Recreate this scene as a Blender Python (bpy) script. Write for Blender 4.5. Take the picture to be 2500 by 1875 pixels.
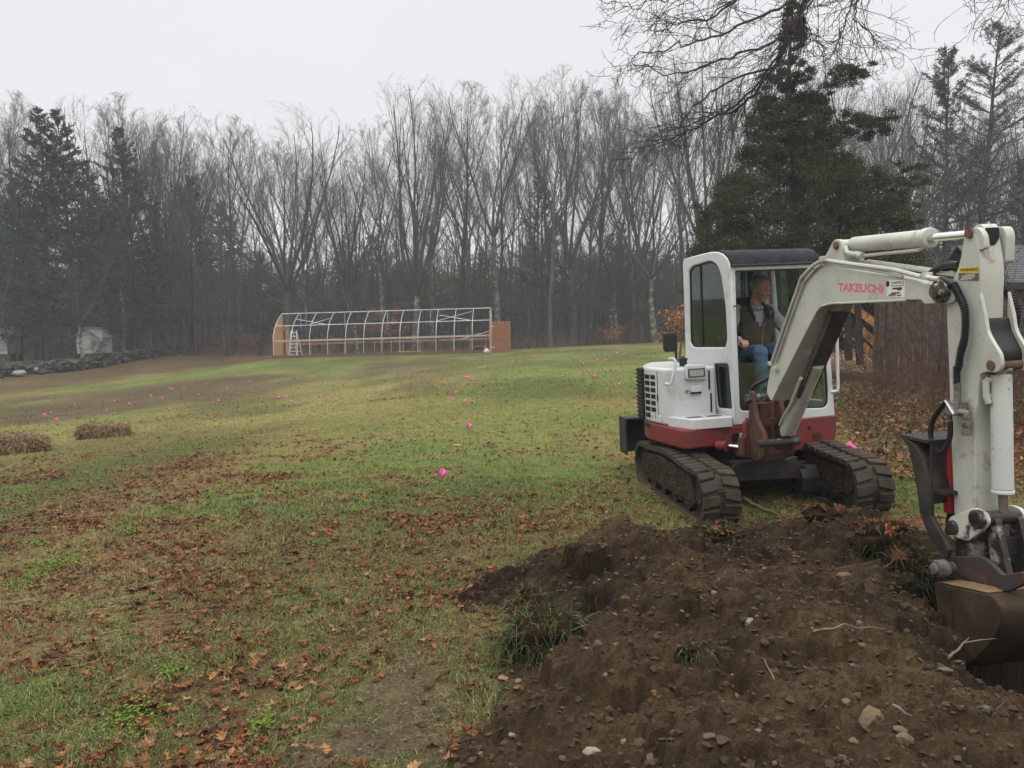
import bpy, bmesh, math, random
import numpy as np
from mathutils import Matrix, Vector
for _o in list(bpy.data.objects): bpy.data.objects.remove(_o)
SC = bpy.context.scene
COL = SC.collection
rad = math.radians
# ------------------------------------------------------------ camera
FPX = 1980.0; EYE = 1.55; PITCH = math.atan((937.5 - 780) / FPX)
cam = bpy.data.cameras.new("Camera"); camo = bpy.data.objects.new("Camera", cam); COL.objects.link(camo)
cam.sensor_width = 36.0; cam.lens = 36.0 * FPX / 2500.0
cam.clip_start = 0.05; cam.clip_end = 2000
camo.location = (0, 0, EYE); camo.rotation_euler = (rad(90) - PITCH, 0, 0)
SC.camera = camo
SC.render.resolution_x = 1024; SC.render.resolution_y = 768
# ------------------------------------------------------------ overcast sky and soft sun
SUN_EL = 62; SUN_AZ = 200
w = bpy.data.worlds.new("World"); SC.world = w; w.use_nodes = True
nt = w.node_tree; nt.nodes.clear()
out = nt.nodes.new('ShaderNodeOutputWorld'); bg = nt.nodes.new('ShaderNodeBackground')
sky = nt.nodes.new('ShaderNodeTexSky'); sky.sky_type = 'NISHITA'; sky.sun_disc = False
sky.sun_elevation = rad(SUN_EL); sky.sun_rotation = rad(SUN_AZ); sky.air_density = 1.0; sky.dust_density = 3.0
hs = nt.nodes.new('ShaderNodeHueSaturation'); hs.inputs['Saturation'].default_value = 0.12
nt.links.new(sky.outputs[0], hs.inputs['Color'])
tc = nt.nodes.new('ShaderNodeTexCoord'); sep = nt.nodes.new('ShaderNodeSeparateXYZ')
nt.links.new(tc.outputs['Generated'], sep.inputs[0])
ramp = nt.nodes.new('ShaderNodeValToRGB')          # cloud deck: paler low down, brightest overhead
ramp.color_ramp.elements[0].position = 0.0; ramp.color_ramp.elements[0].color = (7.3, 7.35, 7.5, 1)
ramp.color_ramp.elements[1].position = 1.0; ramp.color_ramp.elements[1].color = (30, 30, 30.4, 1)
e = ramp.color_ramp.elements.new(0.36); e.color = (7.6, 7.66, 7.85, 1)
nt.links.new(sep.outputs['Z'], ramp.inputs[0])
nz = nt.nodes.new('ShaderNodeTexNoise'); nz.inputs['Scale'].default_value = 2.2; nz.inputs['Detail'].default_value = 3
nt.links.new(tc.outputs['Generated'], nz.inputs['Vector'])
mr = nt.nodes.new('ShaderNodeMapRange'); mr.inputs[3].default_value = 0.93; mr.inputs[4].default_value = 1.07
nt.links.new(nz.outputs['Fac'], mr.inputs[0])
mu = nt.nodes.new('ShaderNodeMix'); mu.data_type = 'RGBA'; mu.blend_type = 'MULTIPLY'; mu.inputs[0].default_value = 1
nt.links.new(ramp.outputs[0], mu.inputs[6]); nt.links.new(mr.outputs[0], mu.inputs[7])
mx = nt.nodes.new('ShaderNodeMix'); mx.data_type = 'RGBA'; mx.inputs[0].default_value = 0.88
nt.links.new(hs.outputs[0], mx.inputs[6]); nt.links.new(mu.outputs[2], mx.inputs[7])
nt.links.new(mx.outputs[2], bg.inputs['Color']); bg.inputs['Strength'].default_value = 0.12
nt.links.new(bg.outputs[0], out.inputs['Surface'])
sun = bpy.data.lights.new("Sun", 'SUN'); sun.energy = 0.5; sun.angle = rad(35); sun.color = (1, .98, .95)
suno = bpy.data.objects.new("Sun", sun); COL.objects.link(suno)
suno.rotation_euler = (rad(90 - SUN_EL), 0, rad(180 - SUN_AZ))
SC.view_settings.view_transform = 'Standard'; SC.view_settings.look = 'None'
SC.view_settings.exposure = 0.0; SC.view_settings.gamma = 1.0
try:
    SC.view_settings.use_curve_mapping = False
    SC.cycles.max_bounces = 6; SC.cycles.diffuse_bounces = 2; SC.cycles.glossy_bounces = 2
    SC.cycles.transmission_bounces = 4; SC.cycles.transparent_max_bounces = 12; SC.cycles.volume_bounces = 0
except Exception: pass
# ------------------------------------------------------------ helpers
def ray(px, py):
    X = (px - 1250) / FPX; Y = -(py - 937.5) / FPX
    c, s = math.cos(PITCH), math.sin(PITCH)
    return np.array([X, c + Y * s, -s + Y * c])
def at(px, py, D):                       # world point seen at a pixel, at depth y = D
    d = ray(px, py); return np.array([0, 0, EYE]) + d * (D / d[1])
def v3(*a): return np.array(a, float)
def RZ(a): return Matrix.Rotation(rad(a), 4, 'Z')
def RYm(a): return Matrix.Rotation(rad(a), 4, 'Y')
def RXm(a): return Matrix.Rotation(rad(a), 4, 'X')
def TR(*a): return Matrix.Translation(Vector(a))
MYZ = Matrix(((0,0,1,0),(1,0,0,0),(0,1,0,0),(0,0,0,1)))      # plate drawn in (y,z), thickness along x
MXZ = Matrix(((1,0,0,0),(0,0,-1,0),(0,1,0,0),(0,0,0,1)))     # plate drawn in (x,z), thickness along y

class MB:
    def __init__(s, M=None): s.v = []; s.f = []; s.n = 0; s.M = M or Matrix.Identity(4)
    def add(s, verts, faces, M=None):
        T = s.M @ M if M is not None else s.M
        A = np.array(T); V = np.asarray(verts, float).reshape(-1, 3)
        V = V @ A[:3, :3].T + A[:3, 3]
        s.v.append(V)
        s.f += [tuple(i + s.n for i in f) for f in faces]; s.n += len(V); return s
    def box(s, a, b, M=None):
        (x0,y0,z0),(x1,y1,z1) = a, b
        v = [(x0,y0,z0),(x1,y0,z0),(x1,y1,z0),(x0,y1,z0),(x0,y0,z1),(x1,y0,z1),(x1,y1,z1),(x0,y1,z1)]
        return s.add(v, [(0,3,2,1),(4,5,6,7),(0,1,5,4),(1,2,6,5),(2,3,7,6),(3,0,4,7)], M)
    def beam(s, p0, p1, w_, t_, up=(0,0,1), M=None):
        p0 = Vector(p0); p1 = Vector(p1); d = (p1-p0).normalized(); sd = d.cross(Vector(up))
        if sd.length < 1e-4: sd = d.cross(Vector((1,0,0)))
        sd.normalize(); u = sd.cross(d); v = []
        for p in (p0, p1):
            for a, b in ((-1,-1),(1,-1),(1,1),(-1,1)): v.append(p + sd*a*w_/2 + u*b*t_/2)
        return s.add([tuple(q) for q in v], [(0,1,2,3),(7,6,5,4),(0,4,5,1),(1,5,6,2),(2,6,7,3),(3,7,4,0)], M)
    def prism(s, out2, x0, x1, base=MYZ, M=None):
        n = len(out2); v = [(a,b,x0) for a,b in out2] + [(a,b,x1) for a,b in out2]
        f = [tuple(range(n))[::-1], tuple(range(n, 2*n))] + [(i,(i+1)%n,n+(i+1)%n,n+i) for i in range(n)]
        return s.add(v, f, (M @ base) if M is not None else base)
    def tube(s, pts, r, n=8, cap=True, M=None, closed=False):
        P = [Vector(p) for p in pts]; m = len(P)
        R = [r]*m if not hasattr(r, '__len__') else list(r)
        v = []; f = []; prev = None
        for i, p in enumerate(P):
            d = (P[(i+1) % m if closed else min(i+1, m-1)] - P[i-1 if (closed or i) else 0])
            if d.length < 1e-9: d = Vector((0,0,1))
            d.normalize()
            if prev is None:
                a = d.orthogonal().normalized()
            else:
                a = prev - d * prev.dot(d); a.normalize()
            prev = a; b = d.cross(a)
            for k in range(n):
                t = 2*math.pi*k/n; q = p + (a*math.cos(t) + b*math.sin(t))*R[i]; v.append(tuple(q))
        for i in range(m - (0 if closed else 1)):
            j = (i+1) % m
            for k in range(n): f.append((i*n+k, i*n+(k+1)%n, j*n+(k+1)%n, j*n+k))
        if cap and not closed: f += [tuple(range(n))[::-1], tuple(range((m-1)*n, m*n))]
        return s.add(v, f, M)
    def cyl(s, p0, p1, r, n=20, r1=None, M=None): return s.tube([p0, p1], [r, r if r1 is None else r1], n, True, M)
    def ell(s, c, r, nu=16, nv=10, M=None):
        c = np.array(c, float); r = np.array(r if hasattr(r, '__len__') else (r,r,r), float); v = []; f = []
        v.append(c + r*(0,0,1))
        for i in range(1, nv):
            ph = math.pi*i/nv
            for k in range(nu):
                t = 2*math.pi*k/nu; v.append(c + r*np.array([math.sin(ph)*math.cos(t), math.sin(ph)*math.sin(t), math.cos(ph)]))
        v.append(c - r*(0,0,1)); L = len(v)-1
        for k in range(nu):
            f.append((0, 1+k, 1+(k+1)%nu)); f.append((L, 1+(nv-2)*nu+(k+1)%nu, 1+(nv-2)*nu+k))
            for i in range(nv-2):
                a = 1+i*nu; f.append((a+k, a+nu+k, a+nu+(k+1)%nu, a+(k+1)%nu))
        return s.add(v, f, M)
    def caps(s, p0, p1, r0, r1, n=12):             # tapered capsule
        s.tube([p0, p1], [r0, r1], n); s.ell(p0, r0, n, 8); return s.ell(p1, r1, n, 8)
    def mesh(s, me, M=None):
        v = np.empty(len(me.vertices)*3); me.vertices.foreach_get('co', v)
        return s.add(v.reshape(-1,3), [tuple(p.vertices) for p in me.polygons], M)
    def plate(s, outl, th, holes=(), bev=0.0, base=MYZ, off=0.0, M=None, res=2):
        # 2D outline (with holes) extruded to thickness th, centred at off along the plate normal
        cu = bpy.data.curves.new('tmp', 'CURVE'); cu.dimensions = '2D'; cu.fill_mode = 'BOTH'
        cu.extrude = max(th/2 - bev, 1e-4); cu.bevel_depth = bev; cu.bevel_resolution = res; cu.offset = -bev
        for pl in [outl] + list(holes):
            sp = cu.splines.new('POLY'); sp.points.add(len(pl)-1); sp.use_cyclic_u = True
            for i, (a, b) in enumerate(pl): sp.points[i].co = (a, b, 0, 1)
        o = bpy.data.objects.new('tmp', cu); me = bpy.data.meshes.new_from_object(o)
        bpy.data.objects.remove(o); bpy.data.curves.remove(cu)
        T = base @ TR(0, 0, off)
        if M is not None: T = M @ T
        s.mesh(me, T); bpy.data.meshes.remove(me); return s
    def text(s, txt, size, M, ext=0.0008, align='LEFT', sx=1.0, outline=0.0, space=1.0, bold=0.0):
        cu = bpy.data.curves.new('tmp', 'FONT'); cu.body = txt; cu.size = size; cu.extrude = ext; cu.align_x = align
        cu.resolution_u = 2; cu.space_character = space; cu.offset = bold
        if outline: cu.fill_mode = 'NONE'; cu.extrude = 0; cu.bevel_depth = outline; cu.bevel_resolution = 0
        o = bpy.data.objects.new('tmp', cu); me = bpy.data.meshes.new_from_object(o)
        bpy.data.objects.remove(o); bpy.data.curves.remove(cu)
        s.mesh(me, M @ Matrix.Diagonal((sx,1,1,1))); bpy.data.meshes.remove(me); return s
    def build(s, name, m, parent=None, bevel=0, smooth=True, ang=38, seg=2):
        me = bpy.data.meshes.new(name)
        V = np.concatenate(s.v) if s.v else np.zeros((0,3))
        me.from_pydata(V.tolist(), [], s.f); me.update()
        if smooth:
            me.shade_smooth()
            me.set_sharp_from_angle(angle=rad(ang))
        me.materials.append(m)
        o = bpy.data.objects.new(name, me); COL.objects.link(o)
        if parent is not None: o.parent = parent
        if bevel:
            b = o.modifiers.new('bevel', 'BEVEL'); b.width = bevel; b.segments = seg; b.limit_method = 'ANGLE'; b.angle_limit = rad(40); b.harden_normals = False
        return o

def big_mesh(name, V, F, m, parent=None, cols=None, smooth=False):
    """V (N,3), F (M,k) index array with k = 3 or 4"""
    V = np.ascontiguousarray(V, np.float32); F = np.ascontiguousarray(F, np.int32)
    me = bpy.data.meshes.new(name); k = F.shape[1]
    me.vertices.add(len(V)); me.vertices.foreach_set('co', V.ravel())
    me.loops.add(F.size); me.loops.foreach_set('vertex_index', F.ravel())
    me.polygons.add(len(F)); me.polygons.foreach_set('loop_start', np.arange(len(F), dtype=np.int32)*k)
    try: me.polygons.foreach_set('loop_total', np.full(len(F), k, np.int32))
    except Exception: pass
    me.polygons.foreach_set('use_smooth', np.full(len(F), smooth, bool))
    me.update(calc_edges=True)
    if cols is not None:
        a = me.color_attributes.new('Col', 'FLOAT_COLOR', 'POINT')
        C4 = np.ones((len(V), 4), np.float32); C4[:, :3] = cols; a.data.foreach_set('color', C4.ravel())
    if m: me.materials.append(m)
    if name is None: return me
    o = bpy.data.objects.new(name, me); COL.objects.link(o)
    if parent is not None: o.parent = parent
    return o
def thing(name, label, cat, loc=(0,0,0), rotz=0, group=None):
    o = bpy.data.objects.new(name, None); COL.objects.link(o); o.empty_display_size = .2
    o.location = loc; o.rotation_euler = (0,0,rotz); o['label'] = label; o['category'] = cat
    if group: o['group'] = group
    return o
def tag(o, label, cat, group=None, kind=None):
    if label: o['label'] = label
    if cat: o['category'] = cat
    if group: o['group'] = group
    if kind: o['kind'] = kind
    return o
def dup(root, label=None, group=None):
    r = root.copy(); COL.objects.link(r)
    if label: r['label'] = label
    if group: r['group'] = group
    for ch in list(root.children):
        c = ch.copy(); COL.objects.link(c); c.parent = r
        for g in ch.children:
            d = g.copy(); COL.objects.link(d); d.parent = c
    return r
# ------------------------------------------------------------ numpy noise
_rs = np.random.RandomState(7); _T = _rs.rand(256, 256)
def vn(x, y, s=1.0, seed=0):
    x = np.asarray(x, float)/s + seed*17.31; y = np.asarray(y, float)/s + seed*9.17
    xi = np.floor(x).astype(int); yi = np.floor(y).astype(int); fx = x-xi; fy = y-yi
    fx = fx*fx*(3-2*fx); fy = fy*fy*(3-2*fy)
    a = _T[xi & 255, yi & 255]; b = _T[(xi+1) & 255, yi & 255]; c = _T[xi & 255, (yi+1) & 255]; d = _T[(xi+1) & 255, (yi+1) & 255]
    return (a*(1-fx)+b*fx)*(1-fy) + (c*(1-fx)+d*fx)*fy
def fbm(x, y, s=1.0, o=4, seed=0):
    t = 0; a = .5; n = 0
    for i in range(o): t = t + a*vn(x, y, s, seed+i*3); n += a; a *= .5; s *= .5
    return t/n
def sst(a, b, x):
    t = np.clip((x-a)/(b-a), 0, 1); return t*t*(3-2*t)
def lerp(a, b, t): return a + (b-a)*t
# ------------------------------------------------------------ materials
def nodes(m):
    m.use_nodes = True; n = m.node_tree; n.nodes.clear()
    o = n.nodes.new('ShaderNodeOutputMaterial'); p = n.nodes.new('ShaderNodeBsdfPrincipled')
    n.links.new(p.outputs[0], o.inputs[0]); return n, p
def mat(name, col, rough=.5, var=.12, scale=6, metal=0.0, bump=0.0, bscale=40, dirt=None, damt=.3, dscale=5, dsharp=.12, spec=.3, grain=None, coat=0):
    m = bpy.data.materials.new(name); n, p = nodes(m); N = n.nodes; L = n.links
    t = N.new('ShaderNodeTexCoord'); co = t.outputs['Object']
    if grain:
        mp = N.new('ShaderNodeMapping'); mp.inputs['Scale'].default_value = grain; L.new(co, mp.inputs[0]); co = mp.outputs[0]
    a = N.new('ShaderNodeTexNoise'); a.inputs['Scale'].default_value = scale; a.inputs['Detail'].default_value = 5; L.new(co, a.inputs['Vector'])
    r = N.new('ShaderNodeMapRange'); r.inputs[1].default_value = .3; r.inputs[2].default_value = .7
    r.inputs[3].default_value = 1-var; r.inputs[4].default_value = 1+var; L.new(a.outputs['Fac'], r.inputs[0])
    x = N.new('ShaderNodeMix'); x.data_type = 'RGBA'; x.blend_type = 'MULTIPLY'; x.inputs[0].default_value = 1
    x.inputs[6].default_value = (*col, 1); L.new(r.outputs[0], x.inputs[7]); cur = x.outputs[2]
    ro = None
    if dirt:
        d = N.new('ShaderNodeTexNoise'); d.inputs['Scale'].default_value = dscale; d.inputs['Detail'].default_value = 8; d.inputs['Roughness'].default_value = .65
        L.new(t.outputs['Object'], d.inputs['Vector'])
        q = N.new('ShaderNodeMapRange'); th = .68 - damt*.5; q.inputs[1].default_value = th-dsharp; q.inputs[2].default_value = th+dsharp; L.new(d.outputs['Fac'], q.inputs[0])
        y = N.new('ShaderNodeMix'); y.data_type = 'RGBA'; L.new(q.outputs[0], y.inputs[0]); L.new(cur, y.inputs[6]); y.inputs[7].default_value = (*dirt, 1); cur = y.outputs[2]
        rr = N.new('ShaderNodeMapRange'); rr.inputs[3].default_value = rough; rr.inputs[4].default_value = .85; L.new(q.outputs[0], rr.inputs[0]); ro = rr.outputs[0]
    L.new(cur, p.inputs['Base Color']); p.inputs['Roughness'].default_value = rough; p.inputs['Metallic'].default_value = metal
    if ro is not None: L.new(ro, p.inputs['Roughness'])
    try: p.inputs['Specular IOR Level'].default_value = spec
    except Exception: pass
    if coat: p.inputs['Coat Weight'].default_value = coat
    if bump:
        b = N.new('ShaderNodeTexNoise'); b.inputs['Scale'].default_value = bscale; b.inputs['Detail'].default_value = 6; L.new(co, b.inputs['Vector'])
        u = N.new('ShaderNodeBump'); u.inputs['Strength'].default_value = bump; u.inputs['Distance'].default_value = .01; L.new(b.outputs['Fac'], u.inputs['Height']); L.new(u.outputs[0], p.inputs['Normal'])
    return m
def attr_mat(name, rough=.7, spec=.3, nscale=0, nvar=.2, bump=0, bscale=60, sub=0):
    m = bpy.data.materials.new(name); n, p = nodes(m); N = n.nodes; L = n.links
    a = N.new('ShaderNodeAttribute'); a.attribute_name = 'Col'; cur = a.outputs['Color']
    t = N.new('ShaderNodeTexCoord')
    if nscale:
        z = N.new('ShaderNodeTexNoise'); z.inputs['Scale'].default_value = nscale; z.inputs['Detail'].default_value = 8; z.inputs['Roughness'].default_value = .7; L.new(t.outputs['Object'], z.inputs['Vector'])
        r = N.new('ShaderNodeMapRange'); r.inputs[1].default_value = .3; r.inputs[2].default_value = .7; r.inputs[3].default_value = 1-nvar; r.inputs[4].default_value = 1+nvar; L.new(z.outputs['Fac'], r.inputs[0])
        x = N.new('ShaderNodeMix'); x.data_type = 'RGBA'; x.blend_type = 'MULTIPLY'; x.inputs[0].default_value = 1; L.new(cur, x.inputs[6]); L.new(r.outputs[0], x.inputs[7]); cur = x.outputs[2]
    L.new(cur, p.inputs['Base Color']); p.inputs['Roughness'].default_value = rough
    p.inputs['Specular IOR Level'].default_value = spec
    if bump:
        b = N.new('ShaderNodeTexNoise'); b.inputs['Scale'].default_value = bscale; b.inputs['Detail'].default_value = 8; b.inputs['Roughness'].default_value = .7; L.new(t.outputs['Object'], b.inputs['Vector'])
        u = N.new('ShaderNodeBump'); u.inputs['Strength'].default_value = bump; u.inputs['Distance'].default_value = .03; L.new(b.outputs['Fac'], u.inputs['Height']); L.new(u.outputs[0], p.inputs['Normal'])
    return m
def glass_mat(name, tint, refl=.12):
    m = bpy.data.materials.new(name); m.use_nodes = True; n = m.node_tree; n.nodes.clear(); N = n.nodes; L = n.links
    o = N.new('ShaderNodeOutputMaterial'); tr = N.new('ShaderNodeBsdfTransparent'); tr.inputs[0].default_value = (*tint, 1)
    g = N.new('ShaderNodeBsdfGlossy'); g.inputs['Roughness'].default_value = .03; g.inputs['Color'].default_value = (.9,.95,.93,1)
    f = N.new('ShaderNodeLayerWeight'); f.inputs[0].default_value = .25
    r = N.new('ShaderNodeMapRange'); r.inputs[3].default_value = refl*.5; r.inputs[4].default_value = min(1, refl*3+.2); L.new(f.outputs['Facing'], r.inputs[0])
    x = N.new('ShaderNodeMixShader'); L.new(r.outputs[0], x.inputs[0]); L.new(tr.outputs[0], x.inputs[1]); L.new(g.outputs[0], x.inputs[2]); L.new(x.outputs[0], o.inputs[0])
    return m
# ============================================================ TERRAIN
_cp = [(0,0,0),(-4,1,-.08),(4,0,.05),(-1,-6,0),(-8,-5,-.1),(8,-5,.1),(1.4,6.3,-.03),(2.95,6.5,.04),(2.1,8.3,.0),(-2,6,-.02),(-.7,8,-.02),(4.5,5,.06),
       (6.5,9,.14),(9,15,.2),(14,20,.3),(20,35,.3),(-14,4,-.3)]
for _px,_py,_D in [(50,1112,12.5),(255,1070,15),(30,925,46),(210,880,56),(400,868,58),(560,870,58),(668,876,55),(930,868,55),(1197,861,55),(1320,852,56),(1500,842,54),(1250,846,66),
                   (1560,838,60),(-700,950,50),(660,935,36),(1250,905,30),(1000,985,17.5),(1500,880,33),(640,1010,21),(1250,1010,14.5)]:
    _cp.append(tuple(at(_px,_py,_D)))
_cp += [(-60,130,-2.5),(0,130,-1.2),(60,130,.5),(0,230,-1),(-120,230,-2.5),(120,230,1),(-130,60,-3.0),(120,60,1.0),(-60,0,-1.5),(60,0,.8),(0,-40,0),(-120,-40,-2),(120,-40,1),(30,58,.2)]
_cp = np.array(_cp)
def _U(r): return np.where(r > 1e-9, r*r*np.log(np.maximum(r, 1e-9)), 0)
def _tps(P, z, lam=.6):
    n = len(P); K = _U(np.hypot(P[:,None,0]-P[None,:,0], P[:,None,1]-P[None,:,1])) + lam*np.eye(n)
    A = np.zeros((n+3,n+3)); A[:n,:n] = K; A[:n,n] = 1; A[:n,n+1:] = P[:,:2]; A[n,:n] = 1; A[n+1:,:n] = P[:,:2].T
    return np.linalg.solve(A, np.concatenate([z, np.zeros(3)]))
_w = _tps(_cp[:,:2], _cp[:,2])
def TH0(x, y):
    x = np.asarray(x, float); y = np.asarray(y, float); r = _w[-3] + _w[-2]*x + _w[-1]*y
    for (px_,py_,_), wi in zip(_cp, _w[:-3]): r = r + wi*_U(np.hypot(x-px_, y-py_))
    return r
def TH(x, y):
    x = np.asarray(x, float); y = np.asarray(y, float)
    return TH0(x, y) + .05*(fbm(x, y, 2.2, 3, 4)-.5)*np.clip(np.hypot(x,y)/6, .3, 1.4) + .018*(vn(x, y, .25, 9)-.5)
def hit(px, py, f=TH):                     # ground point seen at a pixel
    d = ray(px, py); t = 1.5
    lo = t
    while t < 200:
        p = np.array([0,0,EYE]) + d*t
        if p[2] < float(f(p[0], p[1])): break
        lo = t; t *= 1.01
    hi = t
    for _ in range(18):
        mid = (lo+hi)/2; p = np.array([0,0,EYE]) + d*mid
        if p[2] < float(f(p[0], p[1])): hi = mid
        else: lo = mid
    return np.array([0,0,EYE]) + d*hi
def inpoly(x, y, P):
    x = np.asarray(x, float); y = np.asarray(y, float); c = np.zeros(np.broadcast(x, y).shape, bool)
    for i in range(len(P)):
        (x0,y0),(x1,y1) = P[i], P[i-1]
        if y0 == y1: continue
        c ^= ((y0 > y) != (y1 > y)) & (x < (x1-x0)*(y-y0)/(y1-y0) + x0)
    return c
def sdpoly(x, y, P):                        # >0 inside
    d = np.full(np.broadcast(x, y).shape, 1e9)
    for i in range(len(P)):
        ax, ay = P[i-1]; bx, by = P[i]; ex, ey = bx-ax, by-ay
        t = np.clip(((x-ax)*ex + (y-ay)*ey)/(ex*ex+ey*ey+1e-12), 0, 1)
        d = np.minimum(d, np.hypot(x-ax-t*ex, y-ay-t*ey))
    return np.where(inpoly(x, y, P), d, -d)
# ---- soil heap and hole
SOIL = [(-.10,1.6),(-.13,2.8),(-.08,3.3),(-.02,3.8),(.02,4.15),(-.28,4.5),(-.1,4.85),(.2,5.25),(.5,5.5),(.9,5.55),(1.2,5.75),(1.6,5.95),(2.2,6.0),(2.8,5.75),(3.0,5.35),(3.3,5.5),(4.0,5.7),(5.2,5.6),(5.2,1.6)]
HOLE = [(1.88,2.92),(1.84,3.35),(2.03,3.9),(2.06,4.35),(2.16,4.62),(2.7,4.72),(3.2,4.75),(3.9,4.6),(4.1,3.9),(3.9,3.2),(3.0,2.72),(2.2,2.70)]
def soil_d(x, y): return sdpoly(x, y, SOIL) + .16*(fbm(x, y, .5, 3, 21)-.5)*2
def gs(x, y, cx, cy, a, rx, ry, rot=0):
    c, s = math.cos(rot), math.sin(rot); u = (x-cx)*c + (y-cy)*s; v = -(x-cx)*s + (y-cy)*c
    return a*np.exp(-(u/rx)**2 - (v/ry)**2)
def soil_h(x, y):
    d = soil_d(x, y); m = sst(0, .55, d)
    H = .055 + gs(x,y,.68,4.72,.25,.50,.40,.2) + gs(x,y,.55,3.7,.15,.5,.5) + gs(x,y,1.35,3.95,.16,.5,.55) + gs(x,y,1.0,2.7,.16,.9,.5) + gs(x,y,2.1,2.55,.12,.7,.28) + gs(x,y,.35,3.15,.10,.35,.25) + gs(x,y,1.25,3.45,.10,.3,.22) - gs(x,y,.75,3.05,.08,.3,.2) - gs(x,y,1.1,4.25,.09,.4,.15) \
        + gs(x,y,2.0,5.3,.05,.5,.25) + gs(x,y,.05,4.35,.10,.3,.22) + gs(x,y,2.65,5.25,.10,.5,.25)
    H = H + .24*(fbm(x, y, .50, 4, 31)-.5) + .09*(fbm(x, y, .15, 3, 33)-.5)
    hd = sdpoly(x, y, HOLE) + .10*(fbm(x, y, .3, 3, 41)-.5)*2
    hole = -1.25*sst(-.02, .30, hd)
    return H*m*(1-sst(0,.3,hd)) + hole, d, hd
# ---- colour zones: real surface colours of turf, dead leaves, straw and mud (linear albedo)
def wpoly(pix): return [tuple(hit(a, b)[:2]) for a, b in pix]
GREEN = np.array((.092,.130,.028)); OLIVE = np.array((.172,.150,.046)); STRAW = np.array((.27,.21,.08)); LEAFB = np.array((.145,.068,.038)); MUD = np.array((.165,.120,.080)); DARKB = np.array((.085,.055,.035)); DUFF = np.array((.085,.045,.028)); BRIGHT = np.array((.105,.172,.034))
Z_BED = wpoly([(0,975),(200,955),(420,930),(640,915),(760,925),(700,960),(560,985),(420,992),(260,1012),(100,1030),(0,1040)])
Z_DUFF = wpoly([(-300,935),(0,905),(150,880),(400,862),(655,858),(655,880),(560,892),(330,918),(120,950),(0,968),(-300,1010)])
Z_STRIPE = wpoly([(150,965),(380,925),(660,884),(900,884),(900,900),(640,905),(420,930),(200,958)])
Z_LAWN = [(-70,47.5),(-33,50.5),(-29,54),(-27,60),(-30,75),(-80,75)]
Z_PATCH = wpoly([(850,905),(930,880),(1040,876),(1110,886),(1050,908),(900,920)])
Z_SWATH = wpoly([(1150,1010),(1180,900),(1230,868),(1420,868),(1480,900),(1420,1000),(1330,1130),(1230,1250),(1120,1180)])
Z_YEL = wpoly([(0,1060),(300,1020),(700,985),(1150,900),(1160,940),(900,1010),(600,1060),(200,1130),(0,1150)])
Z_MUD = wpoly([(700,1874),(800,1800),(900,1740),(960,1640),(1000,1560),(1040,1600),(1080,1700),(1090,1780),(1110,1874)])
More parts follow.
